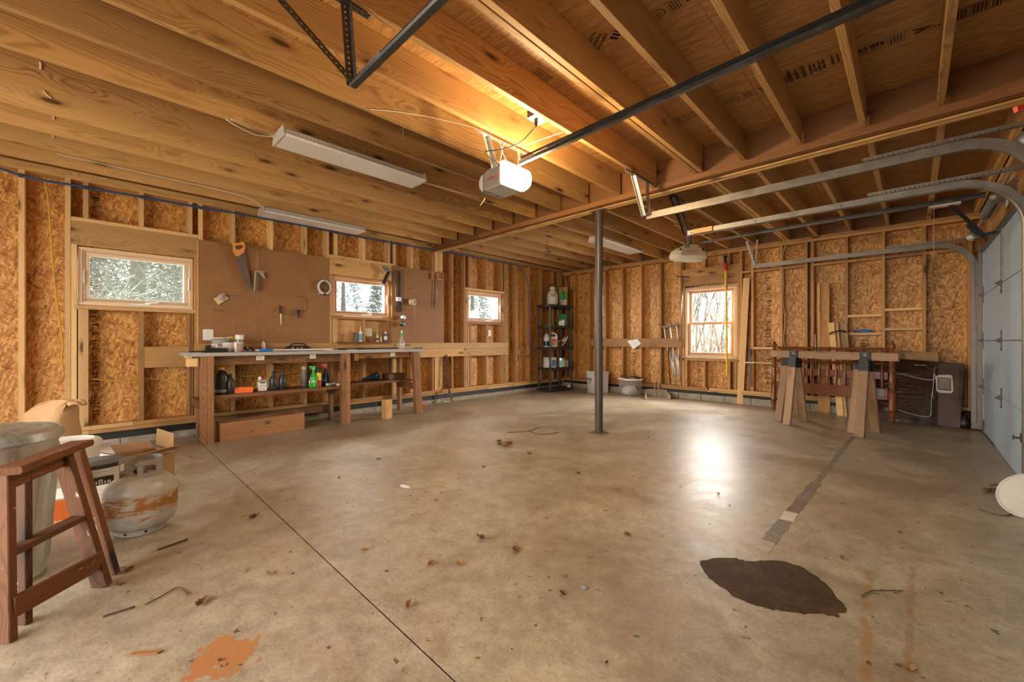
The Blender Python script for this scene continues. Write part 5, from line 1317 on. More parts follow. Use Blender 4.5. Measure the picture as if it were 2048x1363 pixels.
# masking tape with string
tp = thing('tape_roll', 'roll of masking tape on a peg with a string end hanging down', 'tape', tuple(PP(822, 604, .05)))
q = PP(820, 604, .0)
turned('roll', q+Vector((.02, 0, 0)), q+Vector((.09, .03, 0)), [(0, .030), (.0, .050), (.075, .050), (.075, .030), (.076, .028)], MT['tape'], tp, 24)
turned('label', q+Vector((.02, -.006, 0)), q+Vector((.06, .012, 0)), [(0, .0505), (.04, .0515)], MT['white'], tp, 24)
turned('core', q+Vector((.085, .028, 0)), q+Vector((.10, .034, 0)), [(0, .026), (.008, .026), (.008, .016), (.0, .016)], MT['brownbox'], tp, 20)
tube('string', [PP(829, 606, .05), PP(829.5, 630, .01), PP(829.5, 665, .005)], .0018, MT['tape'], tp, 5)
for u, v, lab, mt, m2 in ((800, 635, 'round grey metal knob on a peg, upper of the two', 'mgrey', 'white'), (799, 648, 'round black knob on a peg below the grey one', 'black', 'dgrey')):
    q = PP(u, v); kb = thing('peg_knob', lab, 'knob', tuple(q))
    turned('knob', q+Vector((.03, 0, 0)), q+Vector((.11, .02, 0)), [(0, .012), (.02, .034), (.06, .037), (.08, .030)], MT[mt], kb, 18)
    turned('peg', q, q+Vector((.035, 0, 0)), [(0, .006), (.035, .006)], MT['steel'], kb, 8)
    turned('face', q+Vector((.105, .019, 0)), q+Vector((.112, .021, 0)), [(0, .028), (.005, .024)], MT[m2], kb, 16)
# wooden rack with two rods
wk = thing('rod_rack', 'small brown wooden tool rack at the top right of the right pegboard', 'rack', tuple(PP(875, 552, .02)))
poly_on('rack_back', [(862, 545), (885, 547), (885, 560), (862, 558)], PX+.01, .012, MT['studb'], wk)
for u in (862, 871, 880, 884): poly_on('rack_slot', [(u, 546), (u+2.5, 546), (u+2.5, 557), (u, 557)], PX+.022, .02, MT['bench'], wk)
tag(tube('dark_rod', [PP(871, 549, .03), PP(866.5, 616, .02)], .005, MT['black'], None, 6), 'black rod hanging slanted from the wooden rack', 'rod')
tag(tube('pale_rod', [PP(874.5, 549, .03), PP(874.5, 617, .02)], .004, MT['zinc'], None, 6), 'straight pale rod hanging from the wooden rack', 'rod')
# outlets and switch
def outlet(label, y, z, x, w_, h_, mat='white', four=False, sw_=False):
    r = thing('wall_outlet' if not sw_ else 'light_switch', label, 'outlet' if not sw_ else 'switch', (x, y, z))
    box('cover_plate', (x, y-w_/2, z-h_/2), (x+.006, y+w_/2, z+h_/2), MT[mat], r, .002)
    if sw_: box('toggle', (x+.006, y-.006, z-.012), (x+.018, y+.006, z+.012), MT['white'], r, .002); return r
    for dy in ((-.022, .022) if four else (0,)):
        for dz in (-.02, .02):
            s = box('socket', (x+.006, y+dy-.016, z+dz-.014), (x+.0085, y+dy+.016, z+dz+.014), MT['ivory' if mat == 'ivory' else 'mgrey' if False else mat], r, .003)
            for ddy in (-.006, .006): box('slot', (x+.0086, y+dy+ddy-.0012, z+dz-.004), (x+.0090, y+dy+ddy+.0012, z+dz+.006), MT['black'], s)
    return r
q = PP(416, 669); outlet('white double outlet at the lower left corner of the large pegboard', q.y, q.z, PX, .098, .125)
q = onX(738, 664, XL-.06); outlet('ivory four-socket outlet in the niche below the middle window', q.y, q.z, XL-.084, .115, .115, 'ivory', True)
q = onX(979, 666, XL); box('switch_box', (XO+.02, q.y-.03, q.z-.05), (XL-.004, q.y+.03, q.z+.05), MT['mgrey'], wl); outlet('white light switch below the small window nearest the corner', q.y, q.z, XL-.002, .07, .115, 'white', False, True)
# chain with hanging rusty hardware
ch = thing('hanging_chain', 'rusty chain with a shackle hanging from the ledger board to the floor', 'chain', tuple(onX(893, 760, -5.72)))
def links(pts, n, parent, r_=.022, mat='rust'):
    P = smoothpts(pts, 6); tot = len(P)-1
    for i in range(n):
        t = i/(n-1)*tot; k = min(int(t), tot-1); q = P[k].lerp(P[k+1], t-k); d = (P[k+1]-P[k]).normalized()
        s = Vector((1, 0, 0)) if i % 2 else Vector((0, 1, 0))
        s = (s-d*d.dot(s)).normalized()
        pl = [q+d*(r_*1.25*math.cos(2*PI*a/10))+s*(r_*.62*math.sin(2*PI*a/10)) for a in range(11)]
        sweep('chain_link', pl, circ(.005, 5), MT[mat], parent, smooth=True, up=d.cross(s))
links([onX(893, 712, -5.74), onX(894, 735, -5.745), onX(896, 760, -5.74), onX(899, 778, -5.70)], 16, ch)
links([onX(893, 712, -5.74), onX(890, 725, -5.74), onX(889, 750, -5.745), onX(888, 768, -5.745)], 12, ch)
tube('shackle', [onX(897, 776, -5.66), onX(901, 785, -5.64), onX(905, 795, -5.62), onX(899, 801, -5.60), onX(893, 799, -5.60)], .012, MT['rust'], ch, 8, 4)
tube('hook', [onX(898, 779, -5.68), onX(899, 790, -5.64), onX(903, 800, -5.60), onX(908, 801, -5.60)], .010, MT['rust'], ch, 8, 4)
turned('pin', onX(886, 803, -5.58), onX(901, 802, -5.58), [(0, .010), (.02, .012), (.11, .012), (.13, .008)], MT['tan'], ch, 8)
# orange scrap on floor
tag(blob('orange_scrap', [onZ(841, 807, .01), onZ(847, 806, .012), onZ(850, 808, .008), onZ(854, 809, .008), onZ(849, 811, .01), onZ(842, 810.5, .01)], .012, MT['orange']), 'small bright orange scrap on the floor right of the workbench', 'scrap')
# hooks on the rear joists
for k, (u, v, lab) in enumerate([(963, 491, 'leftmost T-shaped hook under the rear joists'), (1033, 475, 'T-shaped hook on a rear joist, upper one left of the post'), (1096, 495, 'T-shaped hook under a rear joist, nearest the post'), (1093, 510, 'lowest nail hook under the rear joists')]):
    q = jp(u, v, .02); h = thing('joist_hook', lab, 'hook', tuple(q), 'hooks under the rear joists')
    tube('hook_wire', [q+Vector((0, 0, .05)), q, q+Vector((0, 0, -.03))], .004, MT['black'], h, 5); tube('hook_wire', [q+Vector((-.03, -.05, .01)), q+Vector((0, 0, -.03)), q+Vector((.03, .05, .0))], .003, MT['black'], h, 5)
# ============================================================ WORKBENCH
wbn = thing('workbench', 'long wooden workbench with a white painted top along the left wall', 'workbench', (-5.23, 2.1, 0))
XT = -5.19
box('bench_top', (XL+0.052, 0.66, 0.90), (XT, 2.28, 0.938), MT['whiteboard'], wbn, 0.004)
box('bench_top', (XL+0.052, 2.283, 0.902), (XT-0.004, 3.44, 0.938), MT['whiteboard'], wbn, 0.004)
box('end_lip', (XT-0.14, 0.655, 0.885), (XT+0.004, 0.70, 0.905), MT['stud'], wbn, 0.003)
def leg(y, w_, zt=0.90, splay=0, xoff=0):
    for k in (0, 1):
        beam('leg', (XT-0.035+xoff, y+k*(w_/2+.001)+splay, 0.0), (XT-0.04+xoff, y+k*(w_/2+.001), zt), w_/2, 0.09, MT['bench'], wbn, up=(1, 0, 0), ch=.003)
leg(0.80, 0.11); leg(2.25, 0.10); leg(3.29, 0.10, splay=0.05)
for y in (0.83, 2.28, 3.33): 
    box('rear_leg', (XL+0.06, y-.02, 0.0), (XL+0.15, y+.02, 0.90), MT['bench'], wbn, .003)
    box('cross_bearer', (XL+0.15, y+.03, 0.795), (XT-0.06, y+.068, 0.885), MT['bench'], wbn, .002)
    box('shelf_bearer', (XL+0.15, y-.07, 0.36), (XT-0.06, y-.035, 0.445), MT['shelf'], wbn, .002)
box('apron', (XT-0.15, 0.90, 0.80), (XT-0.11, 2.24, 0.897), MT['bench'], wbn, .002); box('apron', (XT-0.16, 2.40, 0.825), (XT-0.12, 3.28, 0.897), MT['bench'], wbn, .002)
box('end_block', (XT-0.10, 0.665, 0.80), (XT-0.02, 0.75, 0.884), MT['stud'], wbn, .003); box('end_block', (XT-0.09, 2.40, 0.80), (XT-0.05, 2.46, 0.90), MT['bench'], wbn, .003)
box('bench_shelf', (XL+0.16, 0.86, 0.448), (XT-0.045, 2.24, 0.486), MT['shelf'], wbn, .003)
box('bench_shelf', (XL+0.20, 2.35, 0.47), (XT-0.10, 3.30, 0.502), MT['shelf'], wbn, .003)
box('stretcher', (XL+0.06, 0.86, 0.10), (XL+0.10, 2.26, 0.19), MT['shelf'], wbn, .003)
for u, v, w_ in ((521, 719, .085), (626, 711, .075), (786, 705, .07)):
    q = onX(u, v, XT-0.02); pr = prism('paper_label', [(-w_/2, -.024), (w_/2-.005, -.026), (w_/2, .022), (-w_/2+.006, .024)], .003, ML, (XT-0.03, q.y, 0.872), MT['offw'], wbn)
    for k in range(4): inworld(prism('scribble', [(-w_*.35, 0), (-w_*.1, .003), (w_*.3, -.001), (w_*.32, .001), (-w_*.1, .0055), (-w_*.35, .0025)], .0006, ML, (XT-0.0280, q.y, 0.882-.007*k), MT['grayink'], None), pr)

# ---- bottles and cans -------------------------------------------------------------
def base(u, v, X=None, Z=None, d=None):
    return onX(u, v, X) if X is not None else onZ(u, v, Z)
def bottle(name, label, cat, loc, prof, mat, cap=None, capmat='black', lab=None, labmat='white', group=None, seg=20, marks=None, sx=1.0, yaw=None):
    """prof [(z,r)], cap (z0,z1,r), lab (z0,z1,r)"""
    r = thing(name, label, cat, tuple(loc), group)
    b = lathe('bottle_body', loc, prof, MT[mat], r, seg)
    if cap: lathe('cap', loc, [(cap[0], cap[2]), (cap[1]-.002, cap[2]*.96), (cap[1], cap[2]*.85)], MT[capmat], r, 14)
    if lab:
        lathe('label', loc, [(lab[0], lab[2]), (lab[1], lab[2])], MT[labmat], r, seg)
        if marks:
            fr = Vector((ST, -CT, 0))
            for (zz, hh, ww, mm) in marks:
                box_f('printed_band', Vector(loc)+fr*(lab[2]-ww*ww/(8*lab[2])+0.0006)+Vector((0, 0, zz)), ww*.8, hh, .0012, mm, r)
    if sx != 1.0:
        a = yaw if yaw is not None else 0.0
        r.scale = (1, 1, 1)
        for c in list(r.children): c.scale = (sx, 1, 1)
    return r
def box_f(name, c, w_, h_, t_, mat, parent, M=None):
    return prism(name, [(-w_/2, -h_/2), (w_/2, -h_/2), (w_/2, h_/2), (-w_/2, h_/2)], t_, M or MFc, c, MT[mat], parent)
ZS1, ZS2, ZB = 0.487, 0.503, 0.939
def S1(u, X=-5.36): q = onX(u, 681, X); return Vector((X, q.y, ZS1))
# lower shelf of the bench
l = S1(443, -5.37); bottle('oil_bottle', 'large dark bottle with an orange cap, leftmost on the bench shelf', 'bottle', l, [(0, .062), (.01, .066), (.19, .066), (.235, .045), (.25, .026), (.268, .024)], 'dgrey', (.262, .285, .027), 'orangel', (.02, .05, .0665), 'mgrey')
l = S1(461, -5.33); bottle('oil_bottle', 'dark slim bottle second from the left on the bench shelf', 'bottle', l, [(0, .036), (.006, .040), (.13, .040), (.165, .022), (.19, .014)], 'dgrey', (.188, .215, .017), 'black')
oc = thing('orange_jug', 'orange plastic jug lying on its side on the bench shelf', 'jug', tuple(S1(488)))
q = S1(489, -5.34); prism('jug_body', [(-.09, 0), (.075, 0), (.085, .012), (.085, .05), (.07, .064), (.01, .060), (-.03, .068), (-.085, .048), (-.095, .02)], .12, yawM(TH+.5), q+Vector((0, 0, .001)), MT['orange'], oc, 30)
turned('jug_spout', q+Vector((0, -.09, .03)), q+Vector((.0, -.125, .032)), [(0, .02), (.035, .017)], MT['orange'], oc, 12)
l = S1(524, -5.33); jg = thing('solvent_can', 'clear rectangular can with a white label and white cap on the bench shelf', 'can', tuple(l))
box('can_body', l+Vector((-.028, -.048, 0)), l+Vector((.028, .048, .13)), MT['jar'], jg, .008); box('white_label', l+Vector((-.030, -.043, .008)), l+Vector((.0295, .043, .105)), MT['offw'], jg, .004)
lathe('cap', l+Vector((0, -.022, 0)), [(.13, .016), (.162, .016), (.166, .014)], MT['white'], jg, 14)
for k, (z, w_) in enumerate(((.092, .05), (.062, .06), (.03, .05))): box('printed_band', l+Vector((.0296, -w_/2, z)), l+Vector((.0302, w_/2, z+(.012 if k == 0 else .004))), MT['ink' if k < 2 else 'copper'], jg)
for u, lab in ((547, 'dark bottle directly right of the white-labelled can'), (565, 'narrow dark bottle, rightmost of the dark ones')):
    l = S1(u-.5, -5.33); bottle('oil_bottle', lab, 'bottle', l, [(0, .037), (.006, .041), (.125, .041), (.165, .024), (.185, .015), (.196, .015)], 'dgrey', (.194, .222, .018), 'black')
l = S1(609, -5.50); bottle('spray_can', 'grey spray can with a tan lid behind the green spray bottle', 'spray can', l, [(0, .034), (.004, .036), (.20, .036), (.215, .026)], 'mgrey', (.215, .255, .033), 'tape')
def trigger_bottle(label, l, body, mat, headmat, h, w_, labmat, marks):
    r = thing('spray_bottle', label, 'spray bottle', tuple(l))
    bm_ = lathe('bottle_body', l, body, MT[mat], r, 22)
    hh = body[-1][0]
    lathe('collar', l, [(hh, .016), (hh+.02, .017)], MT[headmat], r, 14)
    yw = TH
    prism('trigger_head', [(-.015, .018), (.02, .018), (.026, .05), (.018, .062), (-.05, .062), (-.055, .048), (-.028, .046), (-.040, .020), (-.046, .018), (-.030, .044), (-.016, .040)], .024, MFc, l+Vector((0, 0, hh)), MT[headmat], r, 30)
    fr = Vector((ST, -CT, 0))
    for (z, hz_, ww, mm, off) in marks: box_f('printed_label', l+fr*(off)+Vector((0, 0, z)), ww, hz_, .004, mm, r)
    return r
l = S1(627, -5.30)
gbt = trigger_bottle('bright green trigger spray bottle on the bench shelf', l, [(0, .048), (.006, .052), (.07, .050), (.13, .040), (.17, .022), (.19, .015), (.20, .014)], 'green', 'green', .26, .1, 'white', [(.045, .055, .068, 'yellow', .041), (.078, .022, .070, 'white', .042), (.108, .028, .040, 'offw', .038), (.108, .016, .026, 'redtext', .0405), (.040, .010, .06, 'green', .0435)])
l = S1(637, -5.31); bottle('spray_can', 'yellow and red spray can with a black lid beside the green bottle', 'spray can', l, [(0, .030), (.004, .033), (.165, .033), (.18, .024)], 'yellow', (.18, .235, .028), 'black', (.002, .085, .0335), 'red', marks=[(.125, .03, .03, 'black'), (.045, .03, .03, 'white')])
l = S1(651, -5.40)
trigger_bottle('dark blue trigger spray bottle with a red and white head', l, [(0, .044), (.006, .048), (.10, .046), (.15, .032), (.20, .018), (.215, .016)], 'dblue', 'red', .28, .1, 'blue', [(.065, .085, .055, 'lblue', .040), (.075, .022, .04, 'pink', .0435)])
gl = thing('glove_bundle', 'crumpled pale grey rag and stick beside the middle bench leg', 'rag', tuple(S1(668)))
q = S1(664, -5.30)
for k in range(5):
    a = Vector((random.uniform(-.03, .03), -.05+.03*k, .018+random.uniform(0, .012)))
    lathe('rag_fold', q+a-Vector((0, 0, .018)), [(0, .02), (.012, .028), (.026, .022), (.034, .006)], MT['mgrey' if k % 2 else 'bin'], gl, 9)
turned('stick', q+Vector((0, .05, .016)), q+Vector((-.02, .17, .018)), [(0, .015), (.12, .015)], MT['bench'], gl, 8)
# right shelf
fn = thing('funnel', 'dark teal funnel lying on the right bench shelf', 'funnel', tuple(onX(745, 758, -5.45)))
a = Vector((-5.38, onX(757, 760, -5.38).y, ZS2+.070)); b = Vector((-5.52, onX(724, 768, -5.52).y, ZS2+.018))
L_ = (b-a).length; turned('funnel_cone', a, b, [(0, .070), (.006, .069), (.010, .066), (L_*.6, .026), (L_, .012)], MT['teal'], fn, 26)
turned('funnel_rim', a, b, [(-.004, .071), (-.004, .066), (.004, .066), (.004, .0735), (-.004, .0735)], MT['teal'], fn, 26)
bx_ = thing('brown_box', 'flat brown box on the right bench shelf beside the funnel', 'box', tuple(onX(785, 755, -5.42)))
c = Vector((-5.43, onX(787, 755, -5.43).y, ZS2))
Mz = Matrix.Rotation(0.12, 3, 'Z')
beam('box_body', c+Mz@Vector((0, -.135, .040)), c+Mz@Vector((0, .135, .040)), .17, .078, MT['brownbox'], bx_, ch=.004)
beam('box_lid', c+Mz@Vector((0, -.137, .083)), c+Mz@Vector((0, .137, .083)), .175, .008, MT['brownbox'], bx_, ch=.002)
# --- on the bench top
def BT(u, X): q = onX(u, 681, X); return Vector((X, q.y, ZB))
jr = thing('parts_jar', 'large clear jar of mixed hardware at the back left of the bench', 'jar', tuple(BT(441, -5.62)))
l = BT(441, -5.60)
lathe('jar_wall', l, [(0, .085), (.004, .090), (.150, .090), (.155, .086)], MT['jar'], jr, 24); lathe('contents', l, [(.003, .082), (.075, .083), (.085, .04)], MT['copper'], jr, 20)
lathe('rim', l, [(.150, .091), (.160, .092), (.160, .084), (.150, .084)], MT['offw'], jr, 24); lathe('upper_contents', l, [(.088, .07), (.135, .075), (.14, .02)], MT['tan'], jr, 18)
box_f('printed_word_plate', l+Vector((ST, -CT, 0))*.0915+Vector((0, 0, .075)), .06, .028, .001, 'offw', jr)
text('printed_word', 'pla', .032, MFc, l+Vector((ST, -CT, 0))*.0928+Vector((0, 0, .075)), MT['ink'], jr)
l = BT(464.5, -5.67); yj = thing('yellow_lid_jar', 'short jar with a yellow lid stacked behind the white tub', 'jar', tuple(l))
lathe('jar_wall', l, [(0, .045), (.09, .045), (.10, .038), (.128, .038)], MT['jar'], yj, 18); lathe('lid', l, [(.128, .048), (.168, .048), (.170, .046)], MT['ylid'], yj, 20); lathe('contents', l, [(.003, .040), (.1, .035)], MT['maroon'], yj, 14)
l = BT(479, -5.58); wj = thing('white_lid_jar', 'tall clear jar with a white lid beside the yellow-lidded jar', 'jar', tuple(l))
lathe('jar_wall', l, [(0, .042), (.12, .042), (.14, .038)], MT['jar'], wj, 18); lathe('lid', l, [(.14, .044), (.19, .044), (.192, .042)], MT['white'], wj, 20); lathe('contents', l, [(.003, .036), (.10, .036)], MT['lblue'], wj, 12)
l = BT(458, -5.42); bottle('white_tub', 'white ribbed tub in front of the large parts jar', 'tub', l, [(0, .056), (.004, .060), (.10, .060), (.105, .052)], 'bin', None)
l = BT(475, -5.37); cj = thing('screw_jar', 'clear jar full of copper-coloured screws on the bench', 'jar', tuple(l))
lathe('contents', l, [(.003, .054), (.095, .054)], MT['copper'], cj, 22); lathe('jar_wall', l, [(0, .057), (.108, .058), (.110, .054)], MT['jar'], cj, 22)
tc = thing('tool_case', 'open black tool case lid leaning at the left end of the bench', 'case', tuple(BT(430, -5.30)))
q = BT(425, -5.30)
prism('case_lid', [(-.09, .0), (.13, .002), (.135, .045), (.02, .055), (-.03, .078), (-.055, .075), (-.07, .02)], .06, yawM(PI/2), q, MT['black'], tc, 30)
beam('case_strip', q+Vector((.03, -.02, .055)), q+Vector((.03, .13, .045)), .006, .012, MT['steel'], tc); beam('case_tongue', q+Vector((.03, -.19, .012)), q+Vector((0, -.07, .014)), .05, .012, MT['black'], tc, ch=.003)
cps = [BT(497, -5.40), BT(503, -5.36)]
tl = thing('clamp_heap', 'heap of small black clamps and tools on the bench', 'tools', tuple(cps[0]))
for k in range(9):
    c0 = BT(494+random.uniform(-2, 14), -5.42+random.uniform(-.06, .05)); an = random.uniform(0, PI)
    beam('clamp', c0+Vector((math.cos(an)*.05, math.sin(an)*.05, .012+.008*(k % 5))), c0+Vector((-math.cos(an)*.05, -math.sin(an)*.05, .02+.008*(k % 5))), .022, .016, MT['black' if k % 3 else 'steel'], tl, ch=.004)
bl = thing('blue_tool', 'short tool with a bright blue grip lying on the bench front', 'tool', tuple(BT(530, -5.28)))
turned('grip', BT(518, -5.27)+Vector((0, 0, .017)), BT(538, -5.27)+Vector((0, 0, .017)), [(0, .013), (.01, .017), (.12, .016), (.14, .012)], MT['blue'], bl, 12)
turned('ferrule', BT(511, -5.27)+Vector((0, 0, .017)), BT(518, -5.27)+Vector((0, 0, .017)), [(0, .011), (.045, .011)], MT['tape'], bl, 10)
turned('shaft', BT(538, -5.27)+Vector((0, 0, .012)), BT(566, -5.27)+Vector((0, 0, .008)), [(0, .004), (.17, .004)], MT['zinc'], bl, 8)
tag(beam('white_pvc_strip', BT(518, -5.40)+Vector((0, 0, .013)), BT(664, -5.38)+Vector((0, 0, .013)), .05, .024, MT['white'], None, ch=.005), 'long white plastic strip lying along the bench top', 'strip')
tag(beam('thin_rod', BT(560, -5.27)+Vector((0, 0, .005)), BT(650, -5.25)+Vector((0, 0, .005)), .012, .008, MT['hinge'], None), 'thin dark rod lying along the front of the bench top', 'rod')
kc = thing('black_case', 'black equipment case lying at the back of the bench', 'case', tuple(BT(596, -5.66)))
q = BT(595, -5.66)
prism('case_body', [(-.15, 0), (.15, 0), (.16, .02), (.12, .055), (.08, .062), (-.07, .062), (-.12, .048), (-.16, .015)], .10, yawM(PI/2), q, MT['black'], kc, 30)
tube('case_handle', [q+Vector((.05, -.11, .055)), q+Vector((.055, -.07, .085)), q+Vector((.055, .05, .085)), q+Vector((.05, .10, .055))], .007, MT['black'], kc, 7, 4)
for k in range(3): beam('latch', q+Vector((.053, -.07+.05*k, .018)), q+Vector((.053, -.07+.05*k, .042)), .024, .004, MT['steel' if k else 'tan'], kc, up=(1, 0, 0))
tag(lathe('cream_nozzle', BT(527, -5.72), [(0.0, .022), (.09, .022), (.115, .006), (.12, .003)], MT['offw'], None, 12), 'small cream cone nozzle standing against the pegboard', 'nozzle')
bp = thing('black_pad', 'flat black rubber pad lying at the back right of the bench', 'pad', tuple(BT(745, -5.55)))
prism('pad', [(-.50, -.05), (-.3, -.09), (.2, -.10), (.42, -.06), (.44, .03), (.2, .07), (-.3, .06), (-.48, .02)], .022, cols((0, 1, 0), (-1, 0, 0), (0, 0, 1)), BT(743, -5.56)+Vector((0, 0, .012)), MT['black'], bp, 30)
tube('pad_cord', [BT(700, -5.4)+Vector((0, 0, .008)), BT(694, -5.35)+Vector((0, 0, .01)), BT(704, -5.32)+Vector((0, 0, .008)), BT(712, -5.38)+Vector((0, 0, .008))], .006, MT['steel'], bp, 6, 4)
l = BT(804, -5.42); eb = thing('clear_bottle', 'tall clear bottle with a green and white nozzle at the right end of the bench', 'bottle', tuple(l))
lathe('bottle_body', l, [(0, .040), (.004, .042), (.11, .040), (.16, .018), (.20, .014)], MT['jar'], eb, 18); lathe('neck', l, [(.12, .012), (.21, .010)], MT['tan'], eb, 10)
lathe('nozzle', l, [(.20, .017), (.235, .017), (.245, .010)], MT['green'], eb, 12); lathe('nozzle_tip', l, [(.245, .012), (.27, .010), (.275, .005)], MT['white'], eb, 10)
sm = thing('socket_set', 'short row of dark sockets at the right end of the bench top', 'tool', tuple(BT(832, -5.30)))
for k in range(6): turned('socket', BT(826, -5.30)+Vector((0, .028*k, .014)), BT(826, -5.30)+Vector((0, .028*k+.024, .014)), [(0, .011), (.022, .012)], MT['steel'], sm, 10)
tag(beam('file', BT(796, -5.30)+Vector((0, 0, .006)), BT(822, -5.28)+Vector((0, 0, .006)), .018, .008, MT['steel'], None, ch=.002), 'flat dark file lying at the right end of the bench top', 'file')
# bottles in the niche under the middle window
nl = thing('niche_shelf', 'narrow wooden shelf under the middle window carrying the glue bottles', 'shelf', (XL-.02, 2.8, 1.03))
box('shelf_board', (XL-.10, 2.40, 1.031), (XL+.055, 3.24, 1.047), MT['fir'], nl, .003); box('shelf_front', (XL+.039, 2.42, 1.012), (XL+.055, 3.2, 1.031), MT['fir'], nl, .002)
def NI(u, X=XL+.01): q = onX(u, 681, X); return Vector((X, q.y, 1.048))
l = NI(707); nb = thing('stapler', 'black staple-gun shape standing upright in the niche', 'tool', tuple(l))
prism('body', [(-.012, 0), (.014, 0), (.016, .08), (.022, .12), (.012, .14), (-.014, .135), (-.010, .09)], .02, MFc, l, MT['black'], nb, 30)
l = NI(721); bottle('sealant_tube', 'white and blue caulk tube with a long white nozzle', 'tube', l, [(0, .023), (.004, .025), (.15, .025), (.155, .012), (.165, .009), (.235, .003)], 'white', None, None, (.02, .115, .0255), 'lblue', marks=[(.13, .02, .03, 'redtext')])
l = NI(754.5); bottle('glue_bottle', 'small white glue bottle with a pointed tip', 'bottle', l, [(0, .019), (.004, .021), (.075, .021), (.09, .010), (.12, .003)], 'white', None, None, (.02, .06, .0215), 'maroon')
l = NI(762); bottle('amber_bottle', 'little amber bottle between the white glue and the violet tube', 'bottle', l, [(0, .014), (.06, .014), (.07, .006), (.10, .005)], 'tape', None)
l = NI(771); bottle('sealant_tube', 'violet-blue tube with a white band and orange tip', 'tube', l, [(0, .022), (.004, .026), (.12, .026), (.125, .018)], 'purple', (.125, .15, .018), 'white', (.03, .085, .0265), 'white', marks=[(.055, .035, .025, 'redtext')])
r_ = thing('orange_nozzle', 'orange nozzle on top of the violet-blue tube', 'nozzle', tuple(l+Vector((0, 0, .150)))); lathe('tip', l+Vector((0, 0, .150)), [(0, .012), (.04, .004)], MT['orange'], r_, 10)
# box under the bench, block
wbx = thing('wooden_drawer_box', 'long rough wooden box with a metal latch on the floor under the bench', 'box', tuple(onZ(520, 870, 0)))
a = onZ(441, 884, 0); b = onZ(609, 857, 0); d_ = (b-a).normalized(); nrm = Vector((-d_.y, d_.x, 0)); L_ = (b-a).length; H = .195
def lb(name, p, q, z0, z1, t, mat='bench'): return beam(name, p+Vector((0, 0, (z0+z1)/2)), q+Vector((0, 0, (z0+z1)/2)), t, z1-z0, MT[mat], wbx, ch=.003)
lb('front_board', a+nrm*.01, b+nrm*.01, 0.0, H, .018); lb('back_board', a+nrm*.27, b+nrm*.27, 0, H-.01, .018)
lb('end_board', a+d_*.01+nrm*.02, a+d_*.01+nrm*.26, 0, H+.0, .018); lb('end_board', b-d_*.01+nrm*.02, b-d_*.01+nrm*.26, 0, H+.02, .018); lb('bottom_board', a+nrm*.14, b+nrm*.14, .001, .012, .24)
mid = a.lerp(b, .52)-nrm*.002; turned('latch_plate', mid+Vector((0, 0, .145)), mid-nrm*.006+Vector((0, 0, .145)), [(0, .022), (.005, .021)], MT['steel'], wbx, 14); turned('latch_knob', mid-nrm*.006+Vector((0, 0, .14)), mid-nrm*.02+Vector((0, 0, .14)), [(0, .012), (.012, .010)], MT['hinge'], wbx, 10)
bk = onZ(777, 836, 0); blk = thing('wood_block', 'short upright piece of square timber on the floor under the bench', 'block', tuple(bk))
a_ = 0.62
for k in (0, 1):
    c = bk+Vector((-.045+.0, -.0, 0))+Vector((math.cos(a_), math.sin(a_), 0))*(-.028+.056*k)
    beam('block_half', c, c+Vector((0, 0, .255)), .054, .105, MT['joist2' if k else 'joist'], blk, up=(-math.sin(a_), math.cos(a_), 0), ch=.003)

# ============================================================ CORNER SHELF
sh = thing('shelf_unit', 'dark grey plastic shelf unit with five tiers in the far left corner', 'shelf unit', (-5.5, 7.0, 0))
P0 = onZ(1075, 776, 0); P1 = onZ(1100, 781, 0); P2 = onZ(1146, 773, 0)
fx = onZ(1099, 780, 0); ex = (onZ(1145, 774, 0)-fx).normalized(); ey = Vector((-ex.y, ex.x, 0))
WX = 0.60; WY = 0.34
ex = Vector((math.cos(0.10), math.sin(0.10), 0)); ey = Vector((-ex.y, ex.x, 0))
o0 = Vector((-5.02, 6.86, 0))   # near-right corner of the unit
o0 = Vector((-5.378, 6.63, 0))
# unit stands with its narrow end facing the camera's left; near corner at o0, long side running right/back
dx = Vector((0.80, 0.60, 0)).normalized(); 
A_ = o0; B_ = o0+Vector((0.07, 0.68, 0)); D_ = o0+Vector((-0.355, 0.03, 0)); C_ = B_+(D_-A_)
zt_ = [0.03, 0.475, 0.91, 1.36, 1.80]
for k, z in enumerate(zt_):
    pts = [A_, B_, C_, D_]; cc = sum(pts, Vector())/4
    prism('shelf_deck', [((p-cc).x*1.04, (p-cc).y*1.04) for p in pts], .018, Matrix.Identity(3), (cc.x, cc.y, z+.012), MT['resin'], sh)
    for i in range(4):
        p = pts[i]; q = pts[(i+1) % 4]; beam('shelf_rim', cc+(p-cc)*1.03+Vector((0, 0, z)), cc+(q-cc)*1.03+Vector((0, 0, z)), .012, .055, MT['resin'], sh, ch=.002)
for p in (A_, B_, C_, D_):
    cc = (A_+C_)/2; pp = cc+(p-cc)*.95
    lathe('shelf_post', (pp.x, pp.y, 0), [(0, .022), (1.81, .020)], MT['resin'], sh, 12)
def SH(k, s, t): # point on tier k: s along A->B, t along A->D
    p = A_+(B_-A_)*s+(D_-A_)*t; return Vector((p.x, p.y, zt_[k]+.0225))
l = SH(4, .45, .62); sp = thing('pump_sprayer', 'cream tank sprayer with a dark pump on top of the corner shelf', 'sprayer', tuple(l))
lathe('tank', l, [(0, .098), (.01, .105), (.20, .105), (.26, .075), (.285, .045), (.30, .045)], MT['offw'], sp, 24); lathe('collar', l, [(.30, .058), (.345, .058), (.35, .04)], MT['offw'], sp, 18)
tube('pump_handle', [l+Vector((-.04, -.03, .345)), l+Vector((-.05, -.04, .385)), l+Vector((0, 0, .40)), l+Vector((.05, .04, .385)), l+Vector((.04, .03, .345))], .012, MT['brownbox'], sp, 8, 3)
